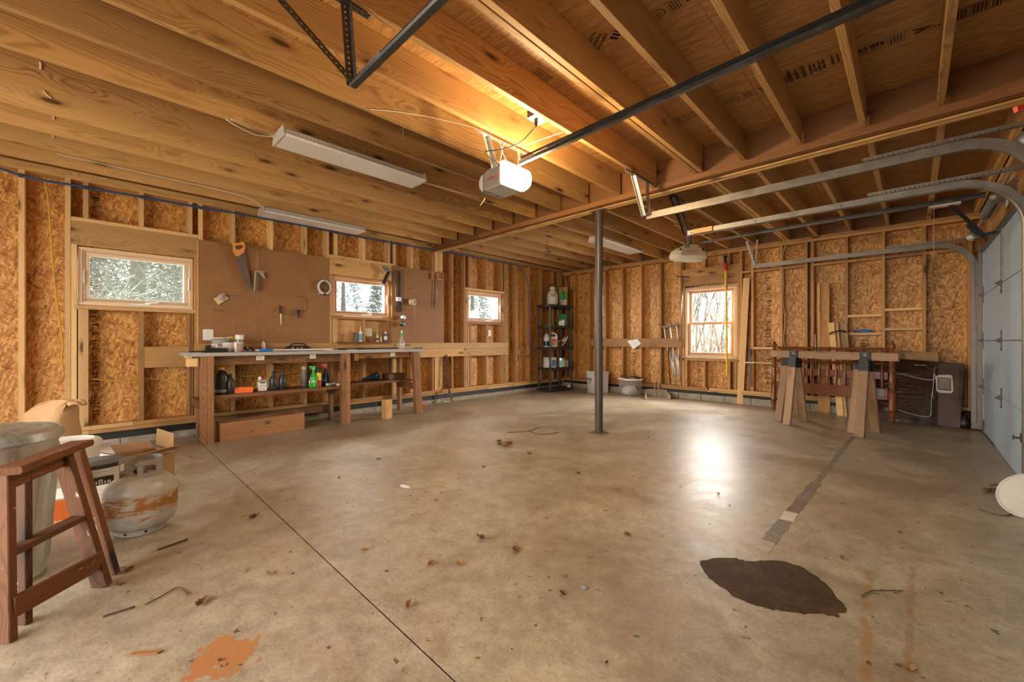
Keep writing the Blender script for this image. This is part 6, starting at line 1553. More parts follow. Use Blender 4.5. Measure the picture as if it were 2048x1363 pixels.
tube('sprayer_hose', [l+Vector((.03, .02, .30)), l+Vector((.10, .06, .36)), l+Vector((.17, .10, .28)), l+Vector((.19, .08, .10)), l+Vector((.12, -.02, .012)), l+Vector((.06, -.13, .012))], .006, MT['black'], sp, 6, 5)
scrib(sp, MFc, l+Vector((ST, -CT, 0))*.107+Vector((0, 0, .20)), .09, .032, MT['ink'], 5); scrib(sp, MFc, l+Vector((ST, -CT, 0))*.107+Vector((0, 0, .165)), .10, .014, MT['grayink'], 6)
l = SH(4, .88, .55); tb = thing('tall_box', 'tan cardboard box with green print on the top shelf behind the sprayer', 'box', tuple(l))
beam('box_body', l, l+Vector((0, 0, .36)), .16, .14, MT['card'], tb, up=(ST, -CT, 0)); box_f('green_panel', l+Vector((ST, -CT, 0))*.072+Vector((0, 0, .20)), .12, .16, .002, 'green', tb); box_f('white_panel', l+Vector((ST, -CT, 0))*.072+Vector((0, 0, .07)), .12, .12, .002, 'bin', tb)
l = SH(3, .72, .3); gb = thing('green_bag', 'dark green bag with a red and white panel on the second shelf', 'bag', tuple(l))
beam('bag_body', l, l+Vector((0, 0, .225)), .19, .07, MT['dgreen'], gb, up=(ST, -CT, 0), ch=.015)
prism('printed_panel', [(-.075, -.10), (.035, -.10), (.035, .0), (.0, .02), (-.02, .0), (-.075, -.02)], .003, MFc, l+Vector((ST, -CT, 0))*.037+Vector((0, 0, .105)), MT['white'], gb); box_f('red_panel', l+Vector((ST, -CT, 0))*.039+Vector((-.02, 0, .06)), .07, .05, .002, 'redtext', gb)
l = SH(2, .12, .50); bottle('jug', 'white and dark jug at the left of the middle shelf', 'jug', l, [(0, .055), (.01, .058), (.15, .058), (.20, .042), (.235, .022)], 'offw', (.235, .255, .026), 'tan', (.02, .11, .0585), 'dblue')
l = SH(2, .28, .25); wj2 = thing('jug', 'large white jug with a looped handle on the middle shelf', 'jug', tuple(l))
beam('jug_body', l, l+Vector((0, 0, .19)), .16, .10, MT['offw'], wj2, up=(ST, -CT, 0), ch=.02)
tube('jug_handle', [l+Vector((CT*-.06, ST*-.06, .18)), l+Vector((CT*-.05, ST*-.05, .245)), l+Vector((0, 0, .255)), l+Vector((CT*.05, ST*.05, .235)), l+Vector((CT*.07, ST*.07, .18))], .016, MT['offw'], wj2, 8, 3)
box_f('brown_label', l+Vector((ST, -CT, 0))*.052+Vector((0.01, 0.01, .09)), .10, .12, .002, 'bench', wj2) if False else box_f('brown_label', l+Vector((ST, -CT, 0))*.052+Vector((0.01, 0.01, .09)), .10, .12, .002, 'copper', wj2)
box_f('red_label', l+Vector((ST, -CT, 0))*.054+Vector((0.01, 0.01, .13)), .08, .03, .002, 'redtext', wj2)
for k, (s, lab, mt) in enumerate(((.55, 'dark small can between the jug and the leaning tubes', 'dgrey'), (.72, 'cream tube leaning in the middle shelf, left one', 'offw'), (.86, 'white tube leaning over at the right of the middle shelf', 'white'))):
    l = SH(2, s, .3); t_ = thing('leaning_tube' if k else 'small_can', lab, 'tube' if k else 'can', tuple(l))
    if k: turned('tube_body', l+Vector((-.06, -.03, .022)), l+Vector((.03, .03, .15+.02*k)), [(0, .022), (.15, .022), (.16, .012), (.20, .008)], MT[mt], t_, 12); turned('tube_band', l+Vector((-.03, -.01, .065)), l+Vector((.0, .01, .11)), [(0, .0235), (.05, .0235)], MT['dgreen' if k == 1 else 'mgrey'], t_, 12)
    else: lathe('can_body', l, [(0, .05), (.13, .05), (.16, .03), (.18, .03)], MT[mt], t_, 16); box_f('red_label', l+Vector((ST, -CT, 0))*.051+Vector((0, 0, .11)), .06, .04, .002, 'redtext', t_)
for s, t, r_, h, lab, mt, lm in ((.10, .45, .062, .19, 'white paint can at the left of the lower shelf', 'bin', 'offw'), (.30, .30, .066, .19, 'paint can with a blue and brown label on the lower shelf', 'offw', 'blue'), (.66, .30, .078, .175, 'grey-green paint can with a white band', 'alum', 'aqua'), (.90, .32, .045, .125, 'smallest paint can, rightmost on the lower shelf', 'offw', 'mgrey')):
    l = SH(1, s, t); pcn = thing('paint_can', lab, 'can', tuple(l))
    lathe('can_body', l, [(0, r_), (.003, r_+.002), (.006, r_), (h-.006, r_), (h-.003, r_+.003), (h, r_), (h-.004, r_-.01)], MT[mt], pcn, 24)
    box_f('label', l+Vector((ST, -CT, 0))*(r_-.003)+Vector((0.01, 0.01, h*.45)), r_*1.1, h*.6, .006, lm, pcn)
l = SH(0, .95, .15); tag(prism('white_scrap', [(-.05, 0), (.06, 0), (.0, .06), (-.02, .05)], .02, MFc, l, MT['offw'], None), 'crumpled white scrap on the lowest shelf tier', 'scrap')

for _o in list(COL.objects):      # shelf goods a little fuller
    if _o.parent is None and _o.type == 'EMPTY' and 'category' in _o and -5.85 < _o.location.x < -5.25 and 6.5 < _o.location.y < 7.4 and _o.location.z > .4 and _o['category'] in ('jug', 'can', 'tube', 'bag', 'box', 'sprayer'):
        _o.scale = (1.12, 1.12, 1.15)
# ============================================================ ALONG THE BACK WALL
tt = thing('storage_tote', 'off-white plastic tote with a lid on the floor left of the post', 'tote', tuple(onZ(1185, 784, 0)))
def tote(r, near, rt, lf, h, taper, mat, lidmat):
    ex = rt-near; lx = ex.length; ex.normalize(); ey = Vector((-ex.y, ex.x, 0)); ly = (lf-near).length   # near corner, ex to the right-back, ey to the left-back
    V = []
    for z, s in ((0, 1-taper), (h, 1.0)):
        c = near+ex*lx/2+ey*ly/2
        for a, b in ((-1, -1), (1, -1), (1, 1), (-1, 1)): V.append(c+ex*(a*lx/2*s)+ey*(b*ly/2*s)+Vector((0, 0, z)))
    F = [(3, 2, 1, 0), (0, 1, 5, 4), (1, 2, 6, 5), (2, 3, 7, 6), (3, 0, 4, 7)]
    b_ = mesh('tote_body', V, F, MT[mat], r)
    so = b_.modifiers.new('thick', 'SOLIDIFY'); so.thickness = .004; so.offset = -1
    c = near+ex*lx/2+ey*ly/2
    for (a0, b0, a1, b1) in ((-1, -1, 1, -1), (1, -1, 1, 1), (1, 1, -1, 1), (-1, 1, -1, -1)):
        p = c+ex*a0*lx/2*1.03+ey*b0*ly/2*1.03+Vector((0, 0, h)); q = c+ex*a1*lx/2*1.03+ey*b1*ly/2*1.03+Vector((0, 0, h))
        beam('rim', p, q, .022, .022, MT[lidmat], r, ch=.004)
    return c, ex, ey
n_ = onZ(1187, 786.5, 0)
c, ex_, ey_ = tote(tt, n_, n_+Vector((.15, .33, 0)), n_+Vector((-.235, .107, 0)), .42, .08, 'bin', 'bin')
prism('lid', [(-.185, -.128), (.185, -.128), (.185, .128), (-.185, .128)], .012, cols(ex_, ey_, (0, 0, 1)), c+Vector((0, 0, .43)), MT['bin'], tt); prism('lid_recess', [(-.14, -.09), (.14, -.09), (.14, .09), (-.14, .09)], .004, cols(ex_, ey_, (0, 0, 1)), c+Vector((0, 0, .438)), MT['tan'], tt)
c, ex_, ey_ = c, ex_, ey_
pass
fcl = n_+ey_*.12-ex_*.012
for k, z in enumerate((.24, .215, .195)): beam('written_word', fcl+ey_*(.02)+Vector((0, 0, z)), fcl-ey_*(.015)+Vector((0, 0, z)), .008, .007, MT['ink'], tt)
beam('body_groove', fcl+ey_*.04+Vector((0, 0, .02)), fcl+ey_*.06-ex_*.010+Vector((0, 0, .29)), .006, .003, MT['tan'], tt); beam('handle', fcl+ey_*.07-ex_*.014+Vector((0, 0, .285)), fcl-ey_*.06-ex_*.014+Vector((0, 0, .285)), .02, .05, MT['mgrey'], tt, ch=.004)
cb = thing('clear_bin', 'clear plastic bin of white cloth on the floor right of the post', 'bin', tuple(onZ(1257, 790, 0)))
n_ = onZ(1255, 792.5, 0)
c, ex_, ey_ = tote(cb, n_, n_+Vector((.165, .27, 0)), n_+Vector((-.30, .18, 0)), .315, .10, 'clear', 'white')
for k in range(9):
    p = c+ex_*random.uniform(-.06, .05)+ey_*random.uniform(-.07, .07)
    lathe('cloth_bundle', p+Vector((0, 0, .006)), [(0, .05), (.04, .085), (.10, .08), (.15, .05), (.17+.01*(k % 3), .012)], MT['cloth'], cb, 14)
for k in range(8):
    p = n_+(ex_*.06+ey_*.03)+ex_*.024*k
    tube('cloth_fold', [p+Vector((0, 0, .02)), p+ey_*.012+Vector((0, 0, .06)), p+ex_*.012+Vector((0, 0, .09)), p+ex_*.016+Vector((0, 0, .02))], .007, MT['cloth' if k % 2 else 'pink'], cb, 6, 3)
bk2 = thing('maroon_folder', 'dark maroon album lying across the clear bin', 'album', tuple(c+Vector((0, 0, .33))))
prism('cover', [(-.16, -.12), (.15, -.14), (.17, .11), (-.13, .13)], .035, cols(ex_, ey_, (0, 0, 1))@Matrix.Rotation(.08, 3, 'Y'), c+Vector((0, 0, .358)), MT['maroon'], bk2); beam('page_edge', c-ey_*.13-ex_*.13+Vector((0, 0, .372)), c-ey_*.145+ex_*.0+Vector((0, 0, .350)), .004, .006, MT['white'], bk2)
tag(prism('wooden_tray', [(-.13, -.10), (.12, -.10), (.12, .09), (-.13, .09)], .01, cols(ex_, ey_, (0, 0, 1)), c-ex_*.05-ey_*.05+Vector((0, 0, .332)), MT['stud'], None), 'thin tan board lying on the rim of the clear bin', 'board')
# dustpan
dp = thing('dustpan', 'dusty metal dustpan with a loop handle on the floor', 'dustpan', tuple(onZ(1310, 792, 0)))
c = onZ(1309, 794, 0)+Vector((0, 0, 0)); ex_ = Vector((CT, ST, 0)); ey_ = Vector((-ST, CT, 0))
def DPt(a, b, z): return c+ex_*a+ey_*b+Vector((0, 0, z))
c = c-ey_*.12
V = [DPt(-.23, -.12, .004), DPt(.19, -.14, .004), DPt(.21, .12, .02), DPt(-.13, .13, .02), DPt(-.25, -.10, .03), DPt(.215, -.12, .05), DPt(.235, .15, .135), DPt(-.15, .16, .135), DPt(-.10, .20, .15), DPt(.19, .19, .15)]
F = [(0, 1, 2, 3), (1, 5, 6, 2), (0, 3, 7, 4), (3, 2, 6, 7), (7, 6, 9, 8)]
o = mesh('pan', V, F, MT['tan'], dp); s_ = o.modifiers.new('t', 'SOLIDIFY'); s_.thickness = .004
tube('handle', [DPt(.02, .17, .14), DPt(.05, .24, .21), DPt(.09, .30, .265), DPt(.13, .30, .27), DPt(.13, .26, .23), DPt(.09, .19, .15)], .010, MT['tan'], dp, 8, 4)
for a in (0.0, .07): tube('strap', [DPt(a, .13, .12), DPt(a-.01, .05, .12), DPt(a-.05, -.03, .015)], .008, MT['tan'], dp, 6, 3)
# paper on the ledger
pp_ = thing('paper_sheet', 'white sheet of paper pinned askew on the back wall ledger', 'paper', tuple(onY(1268, 688, YB-.045)))
c = onY(1268, 688, YB-.050)
prism('sheet', [((u-1268)*.0097, -(v-688)*.0097) for u, v in ((1252.5, 681), (1276, 677), (1283.5, 687), (1266, 698.5))], .0015, MB, c, MT['paper'], pp_)
for k in range(3): prism('pen_mark', [(0, 0), (.03, .01), (.03, .013), (0, .003)], .0006, MB, c+Vector((0, -.0012, .02-.015*k)), MT['lblue'], pp_)
prism('tape_tab', [(-.01, -.02), (.012, -.02), (.012, .02), (-.01, .02)], .001, MB, onY(1276.5, 674, YB-.045), MT['blue'], pp_)
# crutches
def crutch(label, ut, vt, ub, vb, yoff, lean):
    top = onY(ut, vt, YB-.045+yoff); bot = onY(ub, vb, YB-.02+yoff+lean)
    r = thing('crutch', label, 'crutch', (bot.x, bot.y, bot.z), 'pair of aluminium crutches')
    d = (top-bot); L = d.length; d.normalize(); s = Vector((1, 0, 0)); s = (s-d*d.dot(s)).normalized(); A = lambda t, w_: bot+d*(L*t)+s*w_
    for sg in (-1, 1):
        tube('side_tube', [A(.98, .060*sg), A(.80, .062*sg), A(.55, .050*sg), A(.40, .020*sg), A(.10, .016*sg)], .010, MT['alum'], r, 8, 4)
    sweep('lower_tube', [A(.50, 0), A(.12, 0)], circ(.012, 8), MT['alum'], r, smooth=True)
    tube('leg_tip_tube', [A(.14, 0), A(.03, 0)], .008, MT['zinc'], r, 8)
    lathe('rubber_foot', A(0, 0)-Vector((0, 0, .0)), [(0, .022), (.012, .020), (.04, .013)], MT['mgrey'], r, 12)
    tube('arm_pad', [A(1.0, -.095), A(.985, -.04), A(.99, .04), A(1.01, .095)], .018, MT['mgrey'], r, 8, 3)
    tube('hand_grip', [A(.70, -.055), A(.70, .055)], .014, MT['mgrey'], r, 8)
    return r
crutch('left aluminium crutch tucked behind the ledger of the back wall', 1334, 651, 1351, 764, .045, .0)
crutch('right aluminium crutch beside the window, tucked behind the ledger', 1346, 648, 1360, 764, .07, .0)
tag(tube('dark_pole', [onY(1336.5, 694, YB-.02), onY(1338, 730, YB-.03), onY(1341, 767, YB-.05)], .009, MT['black'], None, 7), 'thin dark pole standing left of the crutches', 'pole')
lp = thing('squeegee_pole', 'long grey pole with a narrow cross head, left of the back window', 'pole', tuple(onY(1366, 553, YB-.03)))
tube('pole', [onY(1366, 556, YB-.03), onY(1364, 600, YB-.04), onY(1358.5, 685, YB-.06)], .009, MT['steel'], lp, 8); beam('cross_head', onY(1354, 553, YB-.04), onY(1378, 553.5, YB-.04), .03, .018, MT['black'], lp)
# yellow pole
yp = thing('extension_pole', 'yellow extension pole with red and black ends hanging before the window', 'pole', tuple(onY(1453, 620, YB-.05)))
YY = YB-.055
def seg_(name, u0, v0, u1, v1, r_, mat): return turned(name, onY(u0, v0, YY), onY(u1, v1, YY), [(0, r_), ((onY(u1, v1, YY)-onY(u0, v0, YY)).length, r_)], MT[mat], yp, 12)
seg_('grip', 1450.5, 513, 1451, 526, .022, 'black'); seg_('top_knob', 1450.5, 511, 1450.5, 514, .034, 'black'); seg_('red_sleeve', 1451, 526, 1451.5, 541, .030, 'red'); seg_('upper_tube', 1451.5, 541, 1452, 578, .020, 'yellow'); seg_('print_sleeve', 1452, 556, 1452.3, 577, .0205, 'pink'); seg_('lower_tube', 1452.3, 578, 1454, 748, .016, 'yellow')
# saw with black handle
hs2 = thing('pruning_saw', 'upright dark saw with a black grip beside the leaning board', 'saw', tuple(onY(1501, 740, YB-.03)))
pts = [(1499, 699), (1504, 697), (1504.5, 703), (1503, 712), (1500, 714)]
def poly_b(name, uvs, Y, th, mat, parent):
    P = [onY(u, v, Y) for u, v in uvs]; c = sum(P, Vector())/len(P)
    return prism(name, [(q.x-c.x, q.z-c.z) for q in P], th, MB, c, mat, parent)
poly_b('grip', pts, YB-.03, .025, MT['black'], hs2); poly_b('blade', [(1498, 712), (1503, 712), (1503.5, 770), (1499.5, 775), (1496.5, 770)], YB-.03, .003, MT['rust'], hs2)
tag(beam('white_bar', onY(1488, 724, YB-.05), onY(1509, 725, YB-.05), .02, .018, MT['white'], None, ch=.003), 'small white bar crossing behind the leaning board', 'bar')
# leaning boards
def leaning(label, ub, vb, ut, vt, ytop, w_, t_, mat, tw=0.0, name='leaning_board', zb=0.0):
    b_ = onZ(ub, vb, zb); t = onY(ut, vt, ytop); r = beam(name, b_, t, w_, t_, MT[mat], None, up=(math.sin(tw), -math.cos(tw), 0), ch=.002)
    return tag(r, label, 'board')
leaning('tall pale plank leaning against the back wall right of the window', 1480, 807, 1493, 556, YB-.02, .095, .038, 'stud', .25)
leaning('tall narrow board leaning behind the headboard, left one', 1640, 822, 1638, 566, YB-.04, .038, .085, 'studb', .0)
leaning('wide orange board leaning behind the headboard', 1651, 824, 1649, 565, YB-.02, .11, .03, 'studb', .15)
leaning('short pale board in the strapped bundle, left one', 1681, 831, 1662, 645, YB-.05, .075, .03, 'stud', .1)
leaning('short board in the strapped bundle, middle one', 1692, 833, 1673.5, 645, YB-.10, .034, .05, 'stud', .1)
leaning('short grey-brown board in the strapped bundle, right one', 1703, 833, 1686, 645, YB-.05, .085, .03, 'sawh', .1)
tag(sweep('bundle_strap', smoothpts([onY(1658, 668, YB-.10), onY(1665, 664, YB-.18), onY(1680, 661, YB-.19), onY(1691, 663, YB-.14), onY(1692, 664, YB-.04)], 3), [(-.002, -.010), (.002, -.010), (.002, .010), (-.002, .010)], MT['black'], None), 'black strap tied round the short leaning boards', 'strap')
tag(tube('thin_stake', [onY(1630, 668, YB-.03), onY(1631, 700, YB-.05), onY(1632, 740, YB-.08)], .006, MT['offw'], None, 6), 'thin pale stake beside the tall narrow board', 'stake')
bo = thing('blue_tool', 'small blue object on the blocking between the back wall studs', 'tool', tuple(onY(1723, 656, YB+.02)))
q = onY(1706, 655, YB+.03); turned('handle', Vector((q.x, q.y, 1.20)), Vector((q.x+.14, q.y, 1.20)), [(0, .014), (.02, .018), (.12, .017), (.14, .014)], MT['purple'], bo, 10)
q = onY(1731, 655, YB+.03); turned('body', Vector((q.x-.06, q.y, 1.205)), Vector((q.x+.07, q.y, 1.20)), [(0, .016), (.03, .022), (.10, .020), (.13, .010)], MT['blue'], bo, 12)
cable('white electrical cable hanging down a stud behind the leaning boards', [onY(1571, 491, YB+.02), onY(1566, 510, YB+.03), onY(1567, 560, YB+.03), onY(1566, 600, YB+.03), onY(1570, 640, YB+.03), onY(1567, 680, YB+.03), onY(1572, 698, YB+.03)], .006, 'wcable')

# ============================================================ HEADBOARD
hb_ = thing('headboard', 'dark varnished turned-post headboard leaning on the back wall', 'headboard', (-.9, 7.3, 0))
Lb = onZ(1547, 817, 0); Rb = onZ(1784, 845, 0)
lean_ = Vector((0, .06, 0))
def post(nm, b_, h):
    P = [(0, .022), (.02, .030), (.05, .020), (.08, .032), (.12, .036), (.13, .028), (.15, .040), (.17, .040), (.18, .036), (.36, .038), (.38, .040), (.39, .030), (.41, .040), (.42, .028), (.46, .034), (.52, .038), (.60, .030), (.64, .026), (.655, .038), (.67, .038), (.68, .030), (.79, .034), (.80, .040), (.815, .040), (.825, .028), (.86, .030), (.90, .034), (.93, .022), (.94, .016), (.955, .030), (.985, .036), (1.01, .028), (1.02, .018), (1.03, .022), (1.045, .014), (1.05, .003)]
    return turned(nm, b_, b_+lean_+Vector((0, 0, h)), [(a*h/1.05, r) for a, r in P], MT['cherry'], hb_, 20)
post('turned_post', Lb, 1.06); post('turned_post', Rb, 1.06)
def HBp(s, z): p = Lb.lerp(Rb, s); return p+lean_*(z/1.05)+Vector((0, 0, z))
Lh = (Rb-Lb).length
for (s0, s1, z, h, nm) in ((.03, .97, .36, .155, 'lower_rail'), (.03, .97, .60, .10, 'back_rail')): 
    beam(nm, HBp(s0, z)+Vector((0, .012 if nm == 'back_rail' else 0, 0)), HBp(s1, z)+Vector((0, .012 if nm == 'back_rail' else 0, 0)), .022, h, MT['cherry'], hb_, ch=.004)
def rope(nm, z, r0, r1):
    n = 52; pr = []
    for k in range(n*4+1):
        t = k/(n*4); pr.append((t*(Lh*.94), r0 if (k % 4) in (0,) else (r1 if (k % 4) == 2 else (r0+r1)/2)))
    turned(nm, HBp(.03, z), HBp(.97, z), pr, MT['cherry'], hb_, 12)
rope('turned_top_rail', .955, .012, .022); rope('turned_middle_rail', .755, .014, .026)
SPN = [(0, .010), (.02, .016), (.04, .011), (.06, .018), (.08, .013), (.14, .022), (.20, .014), (.24, .009), (.26, .016), (.27, .012), (.30, .010)]
for k in range(13):
    s = (k+1)/14
    turned('spindle', HBp(s, .44), HBp(s, .755), [(a*.315/.30, r) for a, r in SPN], MT['cherry'], hb_, 12)
    turned('upper_spindle', HBp(s, .755), HBp(s, .95), [(a*.195/.30, r*.9) for a, r in SPN], MT['cherry'], hb_, 12)

# ============================================================ SAWHORSES
def sawhorse(label, pl, pr, feetL, feetR, group=None):
    """pl, pr top points of the ridge beam ends; feet pairs on the floor"""
    r = thing('sawhorse', label, 'sawhorse', tuple((Vector(feetL[0])+Vector(feetR[0]))/2))
    pl = Vector(pl); pr = Vector(pr); d = (pr-pl).normalized()
    beam('ridge_beam', pl, pr, .038, .089, MT['sawh'], r, ch=.003)
    side = Vector((d.y, -d.x, 0))    # towards the camera
    for feet, t in ((feetL, None), (feetR, None)):
        m_ = (Vector(feet[0])+Vector(feet[1]))/2
        s = (m_-pl).dot(d); topc = pl+d*s; topc.z = (pl.z+pr.z)/2
        for f, sg in zip(feet, (1, -1)):
            f = Vector(f); tp = topc+side*(.035*sg)+Vector((0, 0, -.045))
            beam('leg', f, tp, .088, .038, MT['sawh'], r, up=side*sg, ch=.003)
            bt = f.lerp(tp, .86)
            beam('bracket_socket', bt, tp+Vector((0, 0, .01)), .098, .05, MT['black'], r, up=side*sg, ch=.004)
        for sg in (1, -1):
            q = topc+side*(.026*sg); beam('bracket_cheek', q+Vector((0, 0, -.06)), q+Vector((0, 0, .052)), .10, .012, MT['black'], r, up=side, ch=.003)
        q = topc+side*.0335+Vector((0, 0, .012))
        prism('embossed_mark', [(-.018, .010), (.018, .010), (.010, -.004), (-.010, -.004)], .002, cols((d.x, d.y, 0), (0, 0, 1), tuple(side)), q+Vector((0, 0, .0)), MT['steel'], r)
        scrib(r, cols((d.x, d.y, 0), (0, 0, 1), tuple(side)), q+Vector((0, 0, .028)), .045, .009, MT['steel'], 8)
        # steel foot plate / tie between the legs
    return r
z_ = .885
F1, F2, F3, F4 = [onZ(u, v, 0) for u, v in ((1574, 849), (1556.5, 842), (1608, 842), (1592, 834.5))]
G1, G2, G3, G4 = [onZ(u, v, 0) for u, v in ((1719, 874), (1704.5, 866), (1750.7, 863), (1738, 857))]
pl = onY(1555.5, 706, 6.40); pr = onY(1798, 715, 6.03); pl.z = z_; pr.z = z_
sawhorse('front sawhorse of the nested pair, its ridge beam fully in view', pl, pr, (F1, F3), (G1, G3), 'sawhorses')
pl2 = onY(1543.5, 704, 6.66); pr2 = pl2+Vector((1.20, -.36, 0)); pl2.z = z_; pr2.z = z_
sawhorse('rear sawhorse of the nested pair, mostly hidden by the front one', pl2, pr2, (F2, F4), (G2, G4), 'sawhorses')
q = onZ(1760, 862, 0); c_ = onD(1757, 785, 4.75)
tag(beam('clamp_plate', c_+Vector((-.05, 0, 0)), c_+Vector((.05, .02, 0)), .015, .085, MT['steel'], None, ch=.004), 'grey metal plate fixed on the right front sawhorse leg', 'plate')

# ============================================================ SHEETS BY THE DOOR
gs = thing('glossy_sheet', 'large dark glossy brown sheet leaning on the back wall by the garage door', 'sheet', tuple(onZ(1860, 852, 0)))
q0 = onY(1794, 846, 7.34); q0.z = .004; q1 = onY(1920, 856, 7.36); q1.z = .004; q2 = onY(1929, 727, 7.54); q3 = onY(1797, 717, 7.52)
V = [q0, q1, q2, q3]
nn = (q1-q0).cross(q3-q0).normalized(); fx_ = (q1-q0).normalized(); fy_ = nn.cross(fx_)
q0e = q0+(q0-q1)*.42; q3e = q3+(q3-q2)*.42
PL = [((p-q0).dot(fx_), (p-q0).dot(fy_)) for p in (q0e, q1, q2, q3e)]
Mg = cols(fx_, fy_, nn)
prism('sheet', PL, .012, Mg, q0, MT['gloss'], gs)
MT['sheetw'] = M_plain('scuffed_brown_border', (0.085, 0.042, 0.025), 0.35, 0, .3, 5)
fn_ = nn if nn.y < 0 else -nn
o_ = lambda u, v: q0+fx_*u+fy_*v+fn_*.0075
wq = (q1-q0).length; hq = (q2-q1).length
prism('bare_border', [(wq*.66, .01), (wq-.004, .008), (wq-.0, hq-.01), (wq*.70, hq-.02)], .002, Mg, q0+fn_*.0065, MT['sheetw'], gs)
def squig(nm, pts, r_, mat='alum'): return tube(nm, [o_(a*wq, b*hq) for a, b in pts], r_, MT[mat], gs, 5, 4)
squig('film_wrinkle', [(.05, .80), (.35, .74), (.60, .72), (.64, .80)], .0035, 'bin'); squig('film_wrinkle', [(.62, .82), (.60, .60), (.57, .40), (.56, .16)], .004, 'bin'); squig('film_wrinkle', [(.02, .20), (.30, .14), (.52, .13), (.56, .20)], .004, 'bin'); squig('film_wrinkle', [(.60, .62), (.59, .50), (.61, .42)], .003, 'bin'); squig('film_wrinkle', [(.30, .95), (.45, .955), (.50, .95)], .004, 'bin'); squig('film_wrinkle', [(.64, .93), (.62, .86), (.63, .80)], .003, 'bin')
def pol(nm, pts, mat, off): return prism(nm, [(a*wq, b*hq) for a, b in pts], .0012, Mg, q0+fn_*off, MT[mat], gs)
pol('label_border', [(.65, .55), (.70, .52), (.88, .52), (.915, .56), (.91, .72), (.90, .80), (.86, .815), (.68, .80), (.645, .77)], 'bin', .0085)
pol('label', [(.675, .57), (.88, .56), (.885, .76), (.67, .77)], 'sheetw', .0095)
for k in range(7): pol('label_line', [(.69, .59+.025*k), (.87, .585+.025*k), (.87, .598+.025*k), (.69, .603+.025*k)], 'tan', .0104)
cdb = thing('cardboard_sheet', 'tan cardboard sheet standing behind the glossy brown sheet', 'cardboard', tuple(onY(1840, 712, 7.58)))
P = [onY(u, v, 7.57) for u, v in ((1798, 701), (1876, 705), (1878, 735), (1876, 790), (1798, 790))]; c = sum(P, Vector())/len(P)
prism('sheet', [(q.x-c.x, q.z-c.z) for q in P], .006, MB, c, MT['card'], cdb); prism('flap', [(-.11, -.004), (.0, -.004), (0, .006), (-.10, .004)], .02, MB, onY(1826, 702, 7.55), MT['maroon'], cdb)
tag(beam('short_stick', onY(1878, 706, 7.55), onY(1888, 697, 7.60), .02, .012, MT['bench'], None), 'short stick poking up behind the cardboard sheet', 'stick')
hp_ = thing('dark_bundle', 'dark crumpled bundle on the floor in the corner beside the door track', 'bundle', tuple(onZ(1935, 858, 0)))
for k in range(10):
    q = onZ(1932+random.uniform(-7, 8), 852+random.uniform(-2, 4), 0)
    lathe('fold', q, [(0, .05), (.04, .07), (.09, .06), (.15+.015*(k % 4), .015)], MT['black' if k % 3 else 'maroon'], hp_, 8)
# white lid at right edge
ld = thing('bucket_lid', 'round white bucket lid on the floor leaning at the right picture edge', 'lid', tuple(onZ(2040, 990, 0)))
q = onZ(2035, 1012, 0)
cc = onD(2061, 984, 2.48); cc.z = .118; up_ = Vector((-.50, -.70, .55)).normalized()
turned('lid', cc, cc+up_*.03, [(0, .134), (0.002, .142), (.016, .144), (.018, .135), (.012, .131), (.010, .095), (.014, .092), (.014, .0)], MT['bin'], ld, 36)
turned('lid_hub', cc+up_*.014, cc+up_*.020, [(0, .055), (.005, .052)], MT['bin'], ld, 24)

# ============================================================ LEFT FOREGROUND
tcn = thing('trash_can', 'galvanised steel trash can with lid at the lower left edge', 'trash can', (-2.91, -.357, 0))
C0 = Vector((-2.91, -.357, 0))
prof = []; H = .635; n = 64; V = []; F = []
zs = [0, .012, .03, .06, .30, .56, .59, .61, H]; rb, rt_ = .205, .248
for i, z in enumerate(zs):
    for k in range(n*2):
        a = 2*PI*k/(n*2); rr = rb+(rt_-rb)*z/H
        rib = .009 if (k % 8) in (0, 1, 2) else 0.0
        if .06 <= z <= .56: rr += rib
        if i in (1, 7): rr += .006
        V.append((rr*math.cos(a), rr*math.sin(a), z))
m_ = n*2
for i in range(len(zs)-1):
    for k in range(m_): a = i*m_+k; b = i*m_+(k+1) % m_; F.append((a, b, b+m_, a+m_))
F.append(tuple(range(m_-1, -1, -1)))
o = mesh('can_body', V, F, MT['galv'], None, C0, auto=35); inworld(o, tcn)
lathe('lid', C0, [(.618, .262), (.622, .267), (.655, .262), (.662, .252), (.656, .244), (.664, .236), (.670, .20), (.662, .19), (.672, .175), (.682, .08), (.684, 0)], MT['galv'], tcn, 56)
for a in (0.4, 1.7, 3.0, 4.3, 5.6): beam('lid_crease', C0+Vector((math.cos(a)*.06, math.sin(a)*.06, .684)), C0+Vector((math.cos(a)*.225, math.sin(a)*.225, .670)), .016, .008, MT['galv'], tcn, ch=.003)
tube('lid_handle', [C0+Vector((-.07, -.04, .682)), C0+Vector((-.05, -.03, .715)), C0+Vector((.05, .03, .715)), C0+Vector((.07, .04, .682))], .008, MT['galv'], tcn, 8, 3)
# stepladder
sl = thing('stepladder', 'small old wooden step stool with paint spots, standing at the lower left', 'stepladder', (-2.45, -.08, 0))
rail2b = onZ(205, 1172, 0); rail1b = onZ(226, 1148, 0); lpb = onZ(10, 1282, 0)
zt = .575
r2t = onZ(124, 905, zt); r1t = onZ(152, 893, zt); lpt = onZ(6, 950, zt)
wv = (lpb-rail2b).normalized()
beam('front_rail', rail2b, r2t, .075, .026, MT['ladder'], sl, up=wv, ch=.003)
beam('rear_rail', rail1b, r1t, .055, .026, MT['ladder'], sl, up=wv, ch=.003)
beam('front_rail', lpb, lpt, .070, .026, MT['ladder'], sl, up=wv, ch=.003)
lpb2 = lpb+(rail1b-rail2b)*1.0; lpt2 = lpt+(r1t-r2t)
beam('rear_rail', lpb2+Vector((0, 0, 0)), lpt2, .05, .024, MT['ladder'], sl, up=wv, ch=.003)
